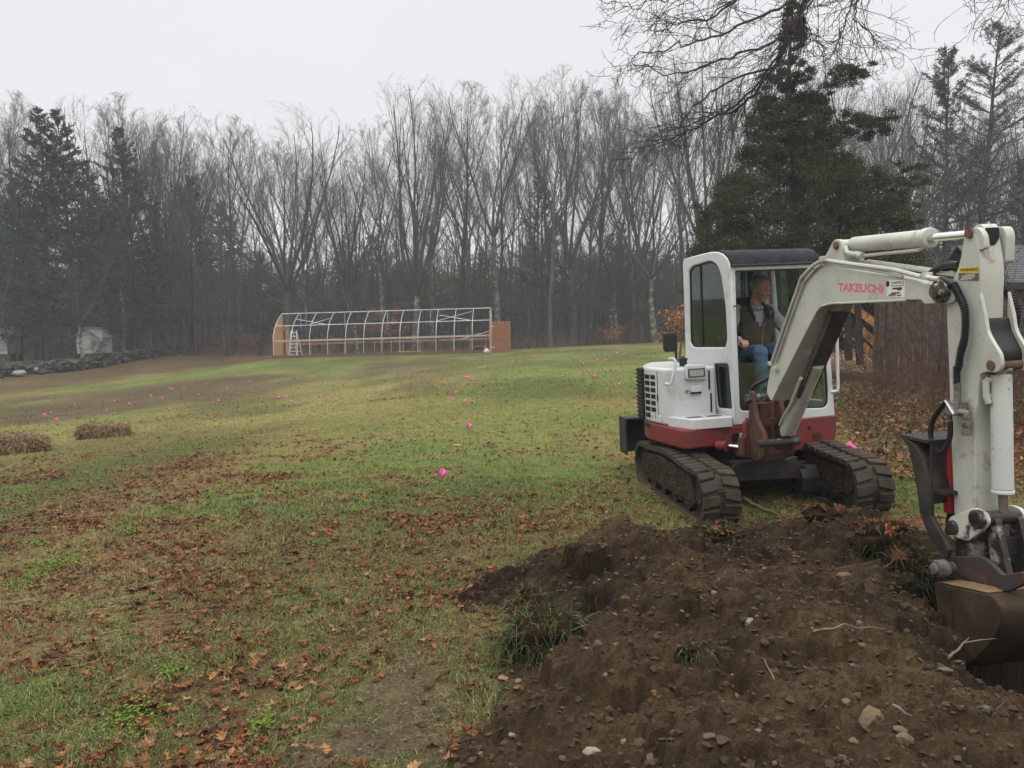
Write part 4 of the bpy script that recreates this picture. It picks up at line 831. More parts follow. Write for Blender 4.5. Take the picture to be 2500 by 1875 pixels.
# grab rail on the door side
mb = MB(MU); a, b = unp(MU,*z1(1838,850),1,YF-.02), unp(MU,*z1(1850,1335),1,YF-.02); c_ = unp(MU,*z1(1790,1345),1,YF)
mb.tube([tuple(a+[-.05,.03,.0]), tuple(a+[-.01,0,.0]), tuple(a+[0,0,-.03]), tuple(b+[0,0,.03]), tuple(b+[-.01,0,0]), tuple(c_)], .014, 10); mb.build('grab_rail', mWH, EX)
mb = MB(MU); p = unp(MU,*z1(565,512),0,CX0); mb.tube([tuple(p+[0,.0,0]), tuple(p+[-.03,.01,0]), tuple(p+[-.05,.0,.004])], .005, 6); p = unp(MU,*z1(985,635),1,YF-.0); mb.tube([tuple(p), tuple(p+[.0,-.035,0])], .006, 6); mb.build('window_catch', mBK, EX)
# seat and controls
mb = MB(MU); mb.prism(rpoly([(.02,1.10),(.0,1.20),(.30,1.22),(.36,1.75),(.42,1.76),(.40,1.08)], .03), -.02, .44); mb.box((.0,.05,.72),(.42,.36,1.10)); mb.build('seat', mBK, EX, bevel=.03, seg=3)
mb = MB(MU); mb.box((.44,-.12,.72),(.60,.30,1.26)); mb.box((-.22,-.10,.72),(-.06,.30,1.22)); mb.build('console', mGY, EX, bevel=.02)
for x in (.50, -.12): mb = MB(MU); mb.tube([(x,-.08,1.24),(x,-.10,1.36)], .012, 8); mb.ell((x,-.10,1.39), (.024,.024,.045)); mb.tube([(x,-.08,1.22),(x,-.08,1.27)], .035, 12); mb.build('control_lever', mBK, EX)
for x in (.10, .22): mb = MB(MU); mb.tube([(x,-.22,.72),(x,-.25,.95)], .009, 6); mb.box((x-.03,-.29,.94),(x+.03,-.22,.955)); mb.build('travel_pedal', mBK, EX)
# ---------------- swing bracket, cylinders, boom, arm
def BP(px, py, x): return unp(MBm, px, py, 0, x)
def bpl(L_, x): return [tuple(BP(*q, x)[1:]) for q in L_]
XB = -.09
mb = MB(MBm)
bl = bpl([z1(1180,1380),z1(1250,1375),z1(1290,1440),z1(1235,1480),z1(1235,1700)] + [z2(1250,330),z2(1240,400),z2(1205,535),z2(960,520),z2(1040,420)], XB)
brk_side = [(.035,.095),(-.045,.095),(-.065,-.02),(-.11,-.14),(-.22,-.22),(-.27,-.32),(-.22,-.42),(-.05,-.47),(.035,-.44),(.035,-.20),(.03,-.05)]
for x in (-.112, .110): mb.plate(rpoly(brk_side, .035), .036, bev=.006, off=x)
mb.box((-.13,-.12,-.46),(.10,.12,-.40)); mb.box((-.13,-.02,-.20),(.10,.10,-.14)); mb.cyl((-.01,.06,-.50),(-.01,.06,-.02), .07, 18); br_ = mb.build('swing_bracket', mRR, EX, bevel=.004)
mb = MB(MBm); mb.cyl((-.17,-.005,.035),(.15,-.005,.035), .035, 18); mb.build('pivot_pin', mGS, br_, bevel=.004); mb = MB(MBm); mb.cyl((-.185,-.25,-.30),(.16,-.25,-.30), .03, 18); mb.build('pivot_pin', mGS, br_, bevel=.004)
mb = MB(MU); mb.plate(rpoly([(-.12,.40),(.17,.40),(.17,.80),(.10,.86),(-.06,.86),(-.12,.78)], .03), .14, bev=.01, base=MXZ, off=.40); mb.cyl((.03,-.44,.38),(.03,-.44,.86), .085, 20); mb.build('bracket_mount', mRR, EX)
# left red lug with pins (swing cylinder knuckle)
kp = lambda X, Y, y=-.55: unp(MU, *z2(X,Y), 1, y)
a, b = kp(995,245), kp(1160,420)
mb = MB(MU); mb.plate(rpoly([tuple(kp(*q)[[0,2]]) for q in ((1000,245),(1140,240),(1165,420),(1000,405))], .02), .05, holes=(rpoly([tuple(kp(*q)[[0,2]]) for q in ((1095,290),(1135,290),(1150,385),(1105,385))], .01),), bev=.006, base=MXZ, off=.55)
mb.plate(rpoly([tuple(kp(*q)[[0,2]]) for q in ((960,415),(1190,420),(1215,530),(965,520))], .01), .10, bev=.006, base=MXZ, off=.54); mb.box(tuple(kp(960,418)+[0,-.02,-.008]), tuple(kp(1200,405)+[0,.06,.008])); mb.build('swing_lug', mat('lug_red',(.22,.035,.028),.5,.2,12,dirt=(.07,.03,.022),damt=.35,dscale=9), EX, bevel=.003)
mb = MB(MU); p = kp(985,440,-.60); mb.cyl(tuple(p+[0,0,.07]), tuple(p+[0,0,-.07]), .032, 16); mb.build('lug_pin', mRR, EX)
a, b, c_ = kp(790,435,-.36), kp(870,435,-.44), kp(970,450,-.56)
mb = MB(MU); mb.cyl(tuple(a), tuple(b), .040, 20); mb.tube([tuple(b), tuple(b+(c_-b)*.06)], .052, 20); sc_ = mb.build('swing_cylinder', mRD, EX, bevel=.006)
mb = MB(MU); mb.cyl(tuple(b), tuple(c_), .020, 16); mb.build('cylinder_rod', mCH, sc_)
# boom
bo = bpl([z1(1258,1350),z1(1300,1090),z1(1340,960),z1(1400,790),z1(1470,610),z1(1545,450),z1(1600,370),z1(1660,315),z1(1745,287),z3(120,583),z3(500,640),z3(1000,715),z3(1200,770),z3(1400,770),z3(1475,850),z3(1480,920),z3(1420,985),z3(1340,975),z3(1135,985),z3(1105,940),z3(940,940),z3(500,960),z3(130,975),z1(1710,640),z1(1665,700),z1(1560,900),z1(1460,1100),z1(1370,1280),z1(1300,1425)], XB)
mb = MB(MBm); mb.plate(rpoly(bo, [.03,0,0,0,0,0,.02,.03,.03,0,0,.02,.02,.04,.03,.03,.03,.02,.01,.01,0,0,.03,.03,.02,0,0,0,.02], 3), .185, bev=.006, off=0.0); boom = mb.build('boom', mWD, EX)
mb = MB(MBm)     # lower flange lip along the boom's edges and end cheeks
le = bpl([z3(940,942),z3(500,962),z3(130,978),z1(1712,636),z1(1668,690)], XB); mb.tube([(XB-.002, a, b) for a, b in le], .007, 6); mb.tube([(.092, a, b) for a, b in le], .007, 6); mb.build('edge_lip', mWD, boom)
pv = BP(*z3(1345,840), XB); PVY, PVZ = pv[1], pv[2]
mb = MB(MBm); mb.cyl((-.150,PVY,PVZ),(.150,PVY,PVZ), .040, 20); mb.cyl((-.125,PVY,PVZ),(.125,PVY,PVZ), .062, 24); mb.build('arm_pivot_pin', mat('greasy_pin',(.045,.033,.025),.5,.5,30,dirt=(.42,.40,.33),damt=.22,dscale=25,dsharp=.04,bump=.5,bscale=60), boom, bevel=.006)
# boom ear holding the arm cylinder
er = bpl([z3(40,530),z3(165,300),z3(190,285),z3(225,285),z3(250,310),z3(262,400),z3(285,540)], XB+.03)
for x in (-.055, .055): mb = MB(MBm); mb.plate(rpoly(er, [.0,.02,.015,.015,.02,.0,.0], 3), .028, bev=.005, off=x); mb.build('cylinder_ear', mWD, boom)
ea = BP(*z3(205,350), -.06)
mb = MB(MBm); mb.cyl((-.085,ea[1],ea[2]),(.085,ea[1],ea[2]), .026, 16); mb.build('ear_pin', mat('rust_pin',(.13,.07,.045),.8,.4,40,bump=.4), boom, bevel=.003)
# arm cylinder
c0 = BP(*z3(290,370), 0.0); c1 = BP(*z3(1100,302), 0.0); c1b = BP(*z3(1160,297), 0.0); c2 = BP(*z3(1625,225), 0.0); tq = BP(*z3(1630,215), -.072); A_ = np.array([0,ea[1],ea[2]]); B_ = np.array([0,tq[1]-.01,tq[2]-.005]); AB = B_-A_; Lt = np.linalg.norm(AB)
fr_ = lambda p: float(np.dot(p-A_, AB)/Lt**2)
c0, c1, c1b, c2 = A_+AB*.055, A_+AB*(fr_(c1)+.03), A_+AB*(fr_(c1b)+.03), B_
mb = MB(MBm); mb.tube([tuple(c0), tuple(c0+(c1-c0)*.03), tuple(c1)], [.036,.047,.049], 28); mb.tube([tuple(c1), tuple(c1b)], .056, 28); mb.cyl((0,ea[1]-.00,ea[2]) , tuple(c0), .024, 14); mb.cyl((-.05,ea[1],ea[2]),(.05,ea[1],ea[2]), .036, 18); ac = mb.build('arm_cylinder', mWD, EX, bevel=.006)
mb = MB(MBm); mb.cyl(tuple(c1b), tuple(c2), .0235, 20); mb.build('cylinder_rod', mCH, ac)
mb = MB(MBm); s_ = (c1-c0); pp = [c0+s_*.02+[-.06,0,-.01], c0+s_*.06+[-.065,0,-.05], c0+s_*.14+[-.04,0,-.065]]; mb.tube([tuple(q) for q in pp], .016, 8); mb.cyl(tuple(c0+s_*.13+[-.03,0,-.062]), tuple(c0+s_*.22+[-.03,0,-.075]), .022, 12)
mb.tube([tuple(c0+s_*.2+[-.02,0,-.075]), tuple(c0+s_*.96+[-.02,0,-.062]), tuple(c0+s_*.99+[0,0,-.045])], .010, 8); mb.build('oil_port', mWD, ac)
# arm
ao = bpl([z3(1640,210),z3(1690,250),z3(1700,300),z3(1735,480),z3(1752,690),z3(1745,900)], XB+.02) 
AX0, AX1 = -.072, .055
left = bpl([z3(1565,265),z3(1548,350),z3(1530,470),z3(1500,590),z3(1450,700),z3(1420,800),z3(1375,960),z3(1380,1200),z3(1400,1659),z4(392,300),z4(402,560),z4(415,870)], AX0)
right = bpl([z4(522,850),z4(520,700),z4(519,500),z4(518,330),z5(1378,1100),z5(1380,960),z5(1395,850),z5(1402,770),z5(1395,450),z5(1402,60),z3(1750,690),z3(1738,500),z3(1710,320),z3(1690,240),z3(1640,200),z3(1590,215)], AX0)
mb = MB(MBm); mb.plate(rpoly(left[:]+right, [.02]+[0]*10+[.01]+[.01]+[.0]*12+[.02,.02,.02], 3), AX1-AX0, bev=.005, off=(AX0+AX1)/2); arm = mb.build('arm', mWD, EX)
# top fork cheeks of the arm where the rod is pinned
tp = BP(*z3(1630,215), AX0); TPY, TPZ = tp[1], tp[2]
mb = MB(MBm); mb.cyl((AX0-.006,TPY+.0,TPZ+.0),(AX0-.012,TPY,TPZ),.028,16); mb.build('rod_pin', mat('rust_pin2',(.13,.075,.05),.8,.4,40,bump=.4), arm)
mb = MB(MBm); mb.plate(rpoly([(TPY-.07,TPZ-.16),(TPY-.075,TPZ-.02),(TPY-.055,TPZ+.02),(TPY-.01,TPZ+.025),(TPY+.02,TPZ-.03),(TPY+.02,TPZ-.16)],.02), .05, bev=.004, off=.09); mb.plate(rpoly([(TPY-.10,TPZ-.09),(TPY-.09,TPZ-.02),(TPY-.055,TPZ+.02),(TPY-.01,TPZ+.025),(TPY+.02,TPZ-.03),(TPY+.02,TPZ-.09)],.02), .03, bev=.004, off=-.055)
mb.cyl((-.035,TPY-.012,TPZ-.0),(.045,TPY-.012,TPZ-.0),.040,20); mb.build('rod_fork', mWD, arm)
mb = MB(MBm); nf = BP(*z3(1712,330), AX0); yy_ = nf[1]
mb.add([(x, yy_-.006-.10*(z-nf[2])*0, z) for x, z in rpoly([(-.038,nf[2]+.075),(-.038,nf[2]+.02),(-.012,nf[2]-.012),(.016,nf[2]-.012),(.040,nf[2]+.02),(.040,nf[2]+.075)], .012, 4)], [tuple(range(4*6+6))[:len(rpoly([(-.038,nf[2]+.075),(-.038,nf[2]+.02),(-.012,nf[2]-.012),(.016,nf[2]-.012),(.040,nf[2]+.02),(.040,nf[2]+.075)], .012, 4))]])
mb.build('fork_shade_panel', mSE, arm)  # dark panel on the solid face, painting the shade of the fork slot
# bucket cylinder lugs on the front of the arm
def FP(px, py, y): return unp(MBm, px, py, 1, y)
lug = bpl([z5(1402,60),z5(1450,270),z5(1470,420),z5(1530,530),z5(1600,640),z5(1607,740),z5(1590,790),z5(1540,812),z5(1450,800),z5(1402,830),z5(1395,450)], AX0)
lug = [(min(a, -2.52), b) for a, b in lug]
for x in (AX0+.006, AX1+.03): mb = MB(MBm); mb.plate(rpoly(lug, [0,0,.03,.03,.03,.03,.03,.03,.02,0,0], 3), .020, bev=.004, off=x); mb.build('cylinder_lug', mWD, arm)
lp0 = BP(*z5(1512,742), AX0)
mb = MB(MBm); mb.cyl((AX0-.012,lp0[1],lp0[2]),(AX1+.05,lp0[1],lp0[2]), .026, 18); mb.build('lug_pin', mat('rust_pin3',(.12,.075,.05),.8,.4,40,bump=.4), arm)
yb = lp0[1]; gq = bpl([z5(1450,300),z5(1475,430),z5(1525,530),z5(1570,620),z5(1572,700),z5(1530,800),z5(1402,830),z5(1398,300)], AX0)
mb = MB(MBm); mb.plate(rpoly([(min(a+.022,-2.50), b) for a, b in gq], [.02,.02,.02,.02,.02,.02,0,0], 3), AX1+.02-AX0-.02, bev=.0, off=(AX0+.016+AX1+.02)/2); mb.build('lug_shade_fill', mSE, arm)  # black filler plate in place of the shade between the lugs
# bucket cylinder
xq = (AX0+AX1)/2 + .022
b0 = v3(xq, lp0[1], lp0[2]); b3 = BP(*z4(665,835), xq)
bt, bb, be = BP(*z4(650,132), xq), BP(*z4(660,715), xq), b3
bt[0] = bb[0] = xq; dY = bb-bt
mb = MB(MBm); mb.tube([tuple(bt), tuple(bb)], .049, 28); mb.tube([tuple(bb-[0,0,.02]), tuple(bb)], .052, 28); mb.cyl(tuple(b0), tuple(bt), .030, 16); bc = mb.build('bucket_cylinder', mat('paint_cylinder',(.52,.53,.49),.4,.05,4,dirt=(.04,.035,.03),damt=.06,dscale=22,dsharp=.02), EX, bevel=.005)
mb = MB(MBm); mb.cyl(tuple(bb), tuple(be), .021, 18); mb.build('cylinder_rod', mat('rod_muddy',(.20,.17,.13),.35,.3,20,metal=.6), bc)
mb = MB(MBm); q = [BP(*z4(575,160), xq-.07), BP(*z4(575,245), xq-.07), BP(*z4(590,280), xq-.06)]; mb.cyl(tuple(q[0]+[0,0,.0]), tuple(bt+[0,0,-.03]), .016, 10); mb.tube([tuple(q[0]), tuple(q[1]), tuple(q[2])], .016, 10); mb.cyl(tuple(q[1]), tuple(v3(xq,q[1][1],q[1][2])), .012, 10); mb.build('oil_port', mWD, bc)
# bucket linkage
ln0 = BP(*z4(440,905), AX0); ln1 = BP(*z4(580,862), AX0)
mb = MB(MBm)
ol = [(ln0[1]+.035,ln0[2]+.045),(ln0[1]+.055,ln0[2]),(ln0[1]+.03,ln0[2]-.045),(ln0[1]-.10,ln0[2]-.05),(ln1[1]-.02,ln1[2]-.045),(ln1[1]-.05,ln1[2]),(ln1[1]-.02,ln1[2]+.04),(ln1[1]+.05,ln1[2]+.045),(ln0[1]-.05,ln0[2]+.09)]
for x in (AX0-.022, AX1+.05): mb.plate(rpoly(ol, .025, 3), .022, bev=.004, off=x)
lk = mb.build('bucket_link', mat('link_paint',(.50,.50,.43),.5,.1,8,dirt=(.05,.045,.04),damt=.18,dscale=9,dsharp=.04), EX)
mb = MB(MBm); x0, x1 = AX0-.07, AX1+.14
mb.cyl((x0,ln1[1],ln1[2]),(x1,ln1[1],ln1[2]),.036,20); mb.cyl((x0-.0,ln1[1],ln1[2]),(x0+.035,ln1[1],ln1[2]),.048,20); mb.cyl((x1-.035,ln1[1],ln1[2]),(x1,ln1[1],ln1[2]),.048,20); mb.cyl((AX0-.05,ln0[1],ln0[2]),(AX1+.07,ln0[1],ln0[2]),.038,20); mb.build('link_pin', mGS, lk, bevel=.006)
BPY = ln1[1]-.00; BK = BP(*z4(440,1060), AX0); 
mb = MB(MBm)       # H link down to the bucket
h0 = v3(0,ln1[1],ln1[2]); h1 = v3(0, ln1[1]-.10, ln1[2]-.34)
for x in (AX0+.03, AX1+.03): mb.plate(rpoly([(h0[1]+.045,h0[2]),(h0[1]-.04,h0[2]+.01),(h1[1]-.05,h1[2]),(h1[1]+.0,h1[2]-.05),(h1[1]+.06,h1[2])],.02), .035, bev=.005, off=x)
mb.box((AX0+.03,h0[1]-.03,h0[2]-.22),(AX1+.03,h0[1]+.0,h0[2]-.10)); mb.build('bucket_tie_bar', mGS, lk)
mb = MB(MBm)       # greasy black tip of the arm
t0, t1 = left[-1], right[0]
mb.plate(rpoly([(t0[0]+.003,t0[1]+.03),(t1[0]-.003,t1[1]+.02),(t1[0]+.02,t0[1]-.20),(t1[0]+.09,t0[1]-.29),(t0[0]-.02,t0[1]-.28),(t0[0]+.0,t0[1]-.16)], [.01,.01,.03,.05,.05,.03]), AX1-AX0+.008, bev=.006, off=(AX0+AX1)/2); mb.build('arm_tip', mGS, arm)
# bucket
pz = t0[1]-.235; py_ = t0[0]-.05
mb = MB(MBm); mb.cyl((-.20,py_,pz),(.25,py_,pz),.030,18); mb.cyl((-.215,py_,pz),(-.155,py_,pz),.045,20); mb.cyl((-.235,py_,pz),(-.215,py_,pz),.030,16); mb.build('bucket_pin', mat('pin_grey',(.16,.15,.14),.6,.3,30,dirt=(.06,.05,.04),damt=.4,dscale=20), EX, bevel=.005)
for x in (-.105, .16):
    mb = MB(MBm); mb.plate(rpoly(bpl([z4(400,1055),z4(555,1052),z4(600,1080),z4(668,1148),z4(780,1128),z4(790,1190),z4(700,1232),z4(600,1215),z4(490,1162),z4(405,1128)], -.105), [.02,.03,.03,.02,.02,.02,.02,.02,.02,.02]), .028, bev=.005, off=x); ea_ = mb.build('bucket_ear', mat('ear_red' ,(.16,.035,.028),.6,.3,12,dirt=(.045,.035,.03),damt=.55,dscale=10,dsharp=.06,bump=.3), EX)
BX0, BX1 = -.21, .42
kA = bpl([z4(310,1187),z4(455,1222),z4(600,1250),z4(655,1320),z4(650,1400),z4(600,1490),z4(520,1578),z4(438,1622),z4(345,1560),z4(330,1330)], BX0); ty, tz = kA[0]
prof = rpoly(kA, [.01,.0,.06,.06,.06,.06,.05,.02,.02,.0], 5)
shell = [p for p in prof]
mb = MB(MBm); mb.plate(prof, .022, bev=.004, off=BX0+.011); bs = mb.build('bucket_side', mBKT, EX)
mb = MB(MBm); mb.plate(prof, .022, bev=.004, off=BX1-.011); mb.build('bucket_side', mBKT, EX)
pts = [p for p in prof if True]; i0 = min(range(len(pts)), key=lambda i: (pts[i][0]-ty)**2+(pts[i][1]-tz)**2)
op = prof[i0:]+prof[:i0]; i1 = min(range(len(op)), key=lambda i: (op[i][0]-kA[7][0])**2+(op[i][1]-kA[7][1])**2); run = op[:i1+1]
V = []; F = []
c = np.mean(run, 0)
for a, b in run:
    q = np.array((a,b)); n_ = (q-c)/np.linalg.norm(q-c); i_ = q - n_*.016; q = q + n_*.003
    V += [(BX0+.004,*q),(BX1-.004,*q),(BX0+.004,*i_),(BX1-.004,*i_)]
for i in range(len(run)-1): a = i*4; F += [(a,a+4,a+5,a+1),(a+2,a+3,a+7,a+6)]
F += [(0,1,3,2),(len(run)*4-4,len(run)*4-2,len(run)*4-1,len(run)*4-3)]
mb = MB(MBm); mb.add(V, F); mb.build('bucket_shell', mBKT, EX)
mb = MB(MBm); V = []; F = []; nx, ny = 24, 20
for i in range(nx+1):
    for j in range(ny+1):
        x = lerp(BX0+.01,BX1-.01,i/nx); y = lerp(ty-.02, kA[2][0]+.03, j/ny); e = min(i,nx-i,3)/3*min(j,ny-j,3)/3; V.append((x,y,lerp(kA[0][1],kA[2][1],(y-ty)/(kA[2][0]-ty))+.006+.018*e*float(fbm(x,y,.12,3,7)))) 
for i in range(nx):
    for j in range(ny): a = i*(ny+1)+j; F.append((a,a+1,a+ny+2,a+ny+1))
mb.add(V, F); mb.build('caked_mud', mBKS, bs)
mb = MB(MBm); mb.tube([(BX0-.003,*q) for q in bpl([z4(398,1225),z4(408,1330),z4(412,1480),z4(400,1590)], BX0)],.005,6); mb.build('weld_seam', mMU, bs)
# hydraulic thumb folded up behind the arm
thc = bpl([z4(145,435),z4(205,470),z4(245,540),z4(272,640),z4(285,760),z4(300,880),z4(345,990),z4(395,1070),z4(420,1080),z4(425,1010),z4(415,930),z4(395,900),z4(385,700),z4(385,440),z4(330,420)], -.20)
mb = MB(MBm); m_out = bpl([z4(148,440),z4(190,500),z4(215,600),z4(235,720),z4(250,830),z4(275,900),z4(300,960),z4(345,1010),z4(380,1070),z4(400,1020),z4(350,930),z4(305,850),z4(300,760),z4(285,640),z4(265,560),z4(230,490)], -.16)
mb.plate(rpoly(m_out, [0]+[0]*15), .028, bev=.005, off=-.16)
tc_ = MB(MBm); pl1 = BP(*z4(148,440), -.16); pl2 = BP(*z4(250,830), -.16); pl3 = BP(*z4(380,1075), -.16)
mb.plate(rpoly(m_out, 0), .028, bev=.005, off=.15); thumb = mb.build('hydraulic_thumb', mDK, EX)
bk = [BP(*z4(x_,y_), -.16)[1:] for x_, y_ in ((150,440),(228,490),(262,560),(282,640),(292,720))]
V = []
for a, b in bk: V += [(-.15,a-.0,b+.0),(.145,a,b),(-.15,a-.02,b-.02),(.145,a-.02,b-.02)]
F = []
for i in range(len(bk)-1): a = i*4; F += [(a,a+4,a+5,a+1),(a+2,a+3,a+7,a+6)]
F += [(0,1,3,2),(16,18,19,17),(0,2,6,4),(1,5,7,3)]
mb = MB(MBm); mb.add(V, F)
a, b = bk[0]; mb.box((-.172,a-.24,b-.012),(.145,a+.005,b+.004)); a2, b2 = BP(*z4(300,720), -.15)[1:]; mb.box((-.15,a2-.10,b2-.008),(.14,a2-.0,b2+.01)); mb.box((-.15,a-.24,b-.34),(.14,a-.222,b-.0)); mb.build('thumb_plate', mDK, thumb)
dyy = bk[0][0]-.219; dA, dB = unp(MBm, *z4(305,612), 1, dyy+.0), unp(MBm, *z4(378,685), 1, dyy); mb = MB(MBm); mb.box((dA[0],dyy,dB[2]),(dB[0],dyy+.004,dA[2])); mb.build('thumb_decal', mat('decal_dark_red',(.10,.015,.015),.5,.1,5), thumb)
R_, O_ = frame(MBm)
dd = dyy+.006
mb = MB(MBm)
for k in range(5): zq = lerp(dA[2],dB[2],.25+.13*k); mb.box((lerp(dA[0],dB[0],.15),dd-.003,zq),(lerp(dA[0],dB[0],.85),dd,zq+.006))
mb.build('decal_lines', mat('decal_white2',(.6,.6,.6),.5,.05,5), thumb)
rc = [BP(*z4(393,465), .0), BP(*z4(400,820), .0)]; ya = (BP(*z4(393,465), -.03)[1]+BP(*z4(400,820), -.03)[1])/2
mb = MB(MBm); mb.tube([(-.03,ya,rc[0][2]),(-.03,ya,rc[1][2])], .036, 20); tcy = mb.build('thumb_cylinder', mat('cyl_red',(.36,.022,.022),.4,.1,6), EX, bevel=.004)
mb = MB(MBm); mb.cyl((-.02,ya,rc[1][2]),(-.02,ya+.02,rc[1][2]-.12), .028, 14); mb.cyl((-.02,ya,rc[0][2]),(-.02,ya-.02,rc[0][2]+.16), .018, 14); mb.build('cylinder_end', mDK, tcy)
# pipes along the boom
def bpp(L_, x): return [tuple(BP(*q, x)) for q in L_]
mb = MB(MBm); mb.tube(bpp([z1(1300,1105),z1(1400,810),z1(1500,530),z1(1545,400),z1(1640,300),z1(1720,248),z1(1760,262)], XB-.015), .012, 8); mb.tube(bpp([z1(1330,1105),z1(1425,830),z1(1520,560),z1(1570,430),z1(1665,322),z1(1740,268)], XB-.015), .008, 8)
mb.tube(bpp([z3(60,510),z3(400,560),z3(800,612),z3(960,652),z3(1100,690)], XB-.012), .014, 8); mb.tube(bpp([z3(60,540),z3(400,592),z3(700,640),z3(900,690)], XB-.008), .009, 8)
q = bpp([z3(450,525),z3(700,560),z3(1000,600),z3(1250,640),z3(1460,665)], .02); mb.tube(q, .012, 8); mb.tube([(x+.05,y,z) for x,y,z in q], .012, 8); mb.build('boom_pipe', mWD, boom)
for q, r in ((z3(40,500),.028),(z3(1160,680),.026),(z1(1290,1110),.022),(z1(1330,1150),.022)): p = BP(*q, XB-.02); mb = MB(MBm); mb.box(tuple(p-[.014,r,r*.7]), tuple(p+[.02,r,r*.7])); mb.build('pipe_clamp', mWD, boom, bevel=.004)
mb = MB(MBm); mb.tube(bpp([z3(1160,690),z3(1200,705),z3(1290,715)], XB-.03), .015, 8); mb.build('pipe_end', mWD, boom, bevel=.004)
def hose(name, pts, r, m, rib=0, parent=EX):
    P = [Vector(p) for p in pts]; o_ = []
    for i in range(len(P)-1):
        p0, p1, p2, p3 = P[max(i-1,0)], P[i], P[i+1], P[min(i+2,len(P)-1)]
        k = 24 if rib else 8
        for j in range(k): t = j/k; o_.append(.5*((2*p1)+(p2-p0)*t+(2*p0-5*p1+4*p2-p3)*t*t+(3*p1-p0-3*p2+p3)*t**3))
    o_.append(P[-1]); mb = MB(MBm)
    if rib:
        s = 0; R_ = []; last = o_[0]
        L = [0]; 
        for i in range(1,len(o_)): L.append(L[-1]+(o_[i]-o_[i-1]).length)
        n = int(L[-1]/rib*4); Q = []; 
        for i in range(n+1):
            u = L[-1]*i/n; j = max(0, min(len(L)-2, int(np.searchsorted(L, u))-1)); t = (u-L[j])/max(L[j+1]-L[j],1e-6); Q.append(o_[j].lerp(o_[j+1], t)); R_.append(r*(1.18 if i%4 < 2 else .86))
        mb.tube(Q, R_, 12)
    else: mb.tube(o_, r, 10)
    return mb.build(name, m, parent)
hose('ribbed_hose', bpp([z3(1450,770),z3(1500,870),z3(1560,1000),z3(1580,1150),z3(1570,1350),z3(1530,1500),z3(1505,1659),z4(428,100),z4(428,180)], AX0-.035), .0175, mHS, rib=.013)
hose('black_hose', bpp([z3(1290,712),z3(1360,722),z3(1430,760),z3(1470,800)], AX0-.03), .016, mHS)
hose('ribbed_hose', bpp([z3(1960,780),z3(2060,880),z3(2120,1000),z3(2140,1120),z3(2110,1270),z3(2060,1370)], .22), .020, mHS, rib=.014)
hose('black_hose', bpp([z3(1210,645),z3(1300,590),z3(1400,555),z3(1500,560)], .0), .018, mHS)
hose('black_hose', bpp([z3(1230,670),z3(1330,610),z3(1430,590),z3(1510,610)], .04), .018, mHS)
hose('coiled_hose', bpp([z4(375,270),z4(340,310),z4(305,370),z4(295,440),z4(315,510),z4(345,528),z4(375,500),z4(393,440),z4(393,370)], AX0-.05), .014, mHS)
hose('black_hose', [tuple(MBm.inverted() @ MU @ Vector(unp(MU, *z1(*q), 1, y))) for q, y in (((1330,1160),-.72),((1340,1090),-.78),((1390,1045),-.80),((1440,1090),-.80),((1458,1220),-.78),((1440,1350),-.74),((1415,1470),-.70))], .017, mHS)
hose('black_hose', [tuple(MBm.inverted() @ MU @ Vector(unp(MU, *z1(*q), 1, y))) for q, y in (((1330,1170),-.72),((1250,1240),-.70),((1170,1280),-.66),((1130,1340),-.60),((1150,1410),-.52))], .016, mHS)
mb = MB(MBm); mb.tube(bpp([z4(430,175),z4(430,280)], AX0-.035), .018, 12); p = BP(*z4(430,310), AX0-.04); mb.box(tuple(p-[.03,.04,.03]), tuple(p+[.03,.05,.04])); mb.tube(bpp([z4(440,320),z4(480,330),z4(480,380)], AX0-.05), .020, 12); mb.tube(bpp([z4(478,370),z4(478,400)], AX0-.05), .026, 12); mb.tube(bpp([z4(478,400),z4(478,440)], AX0-.05), .023, 12); mb.tube(bpp([z4(388,320),z4(388,380)], AX0-.05), .016, 10)
mb.build('hose_coupling', mST, EX, bevel=.003)
mb = MB(MBm); mb.tube(bpp([z4(370,265),z4(412,335)], AX0-.075), .008, 8); mb.build('coupling_lever', mCH, EX)
# boom cylinder under the boom
def up(q, y): return tuple(MBm.inverted() @ MU @ Vector(unp(MU, *q, 1, y)))
k0 = Vector(up(z2(1340,320), -.86)); k1 = Vector(BP(*z1(1800,700), .0)); k1.x = .03
dr = (k1-k0).normalized(); kb = k0 + dr*(k1-k0).length*.62
mb = MB(MBm); mb.tube([tuple(k0), tuple(kb)], .060, 26); mb.cyl(tuple(k0-Vector((.05,0,0))), tuple(k0+Vector((.05,0,0))), .045, 16); bcy = mb.build('boom_cylinder', mWD, EX, bevel=.006)
mb = MB(MBm); mb.cyl(tuple(kb), tuple(k1), .026, 18); mb.build('cylinder_rod', mCH, bcy)
sdv = Vector((-1,0,0)); off_ = dr.cross(Vector((1,0,0))).normalized()
mb = MB(MBm @ TR(0,0,0)); g0 = k0+dr*.42-off_*-.055; g1 = k1-dr*.05-off_*-.07
for s in (1,): mb.beam(tuple(k0+dr*.40+Vector((-.0,-.066,.03))), tuple(k1+dr*-.02+Vector((-.0,-.070,.03))), .12, .012, up=tuple(off_)); mb.beam(tuple(k0+dr*.40+Vector((-.06,-.045,.02))), tuple(k1+dr*-.02+Vector((-.06,-.045,.02))), .012, .06, up=tuple(off_))
mb.build('cylinder_guard', mat('guard_grey',(.085,.08,.07),.55,.3,10,dirt=(.04,.035,.03),damt=.45,dscale=10), bcy)
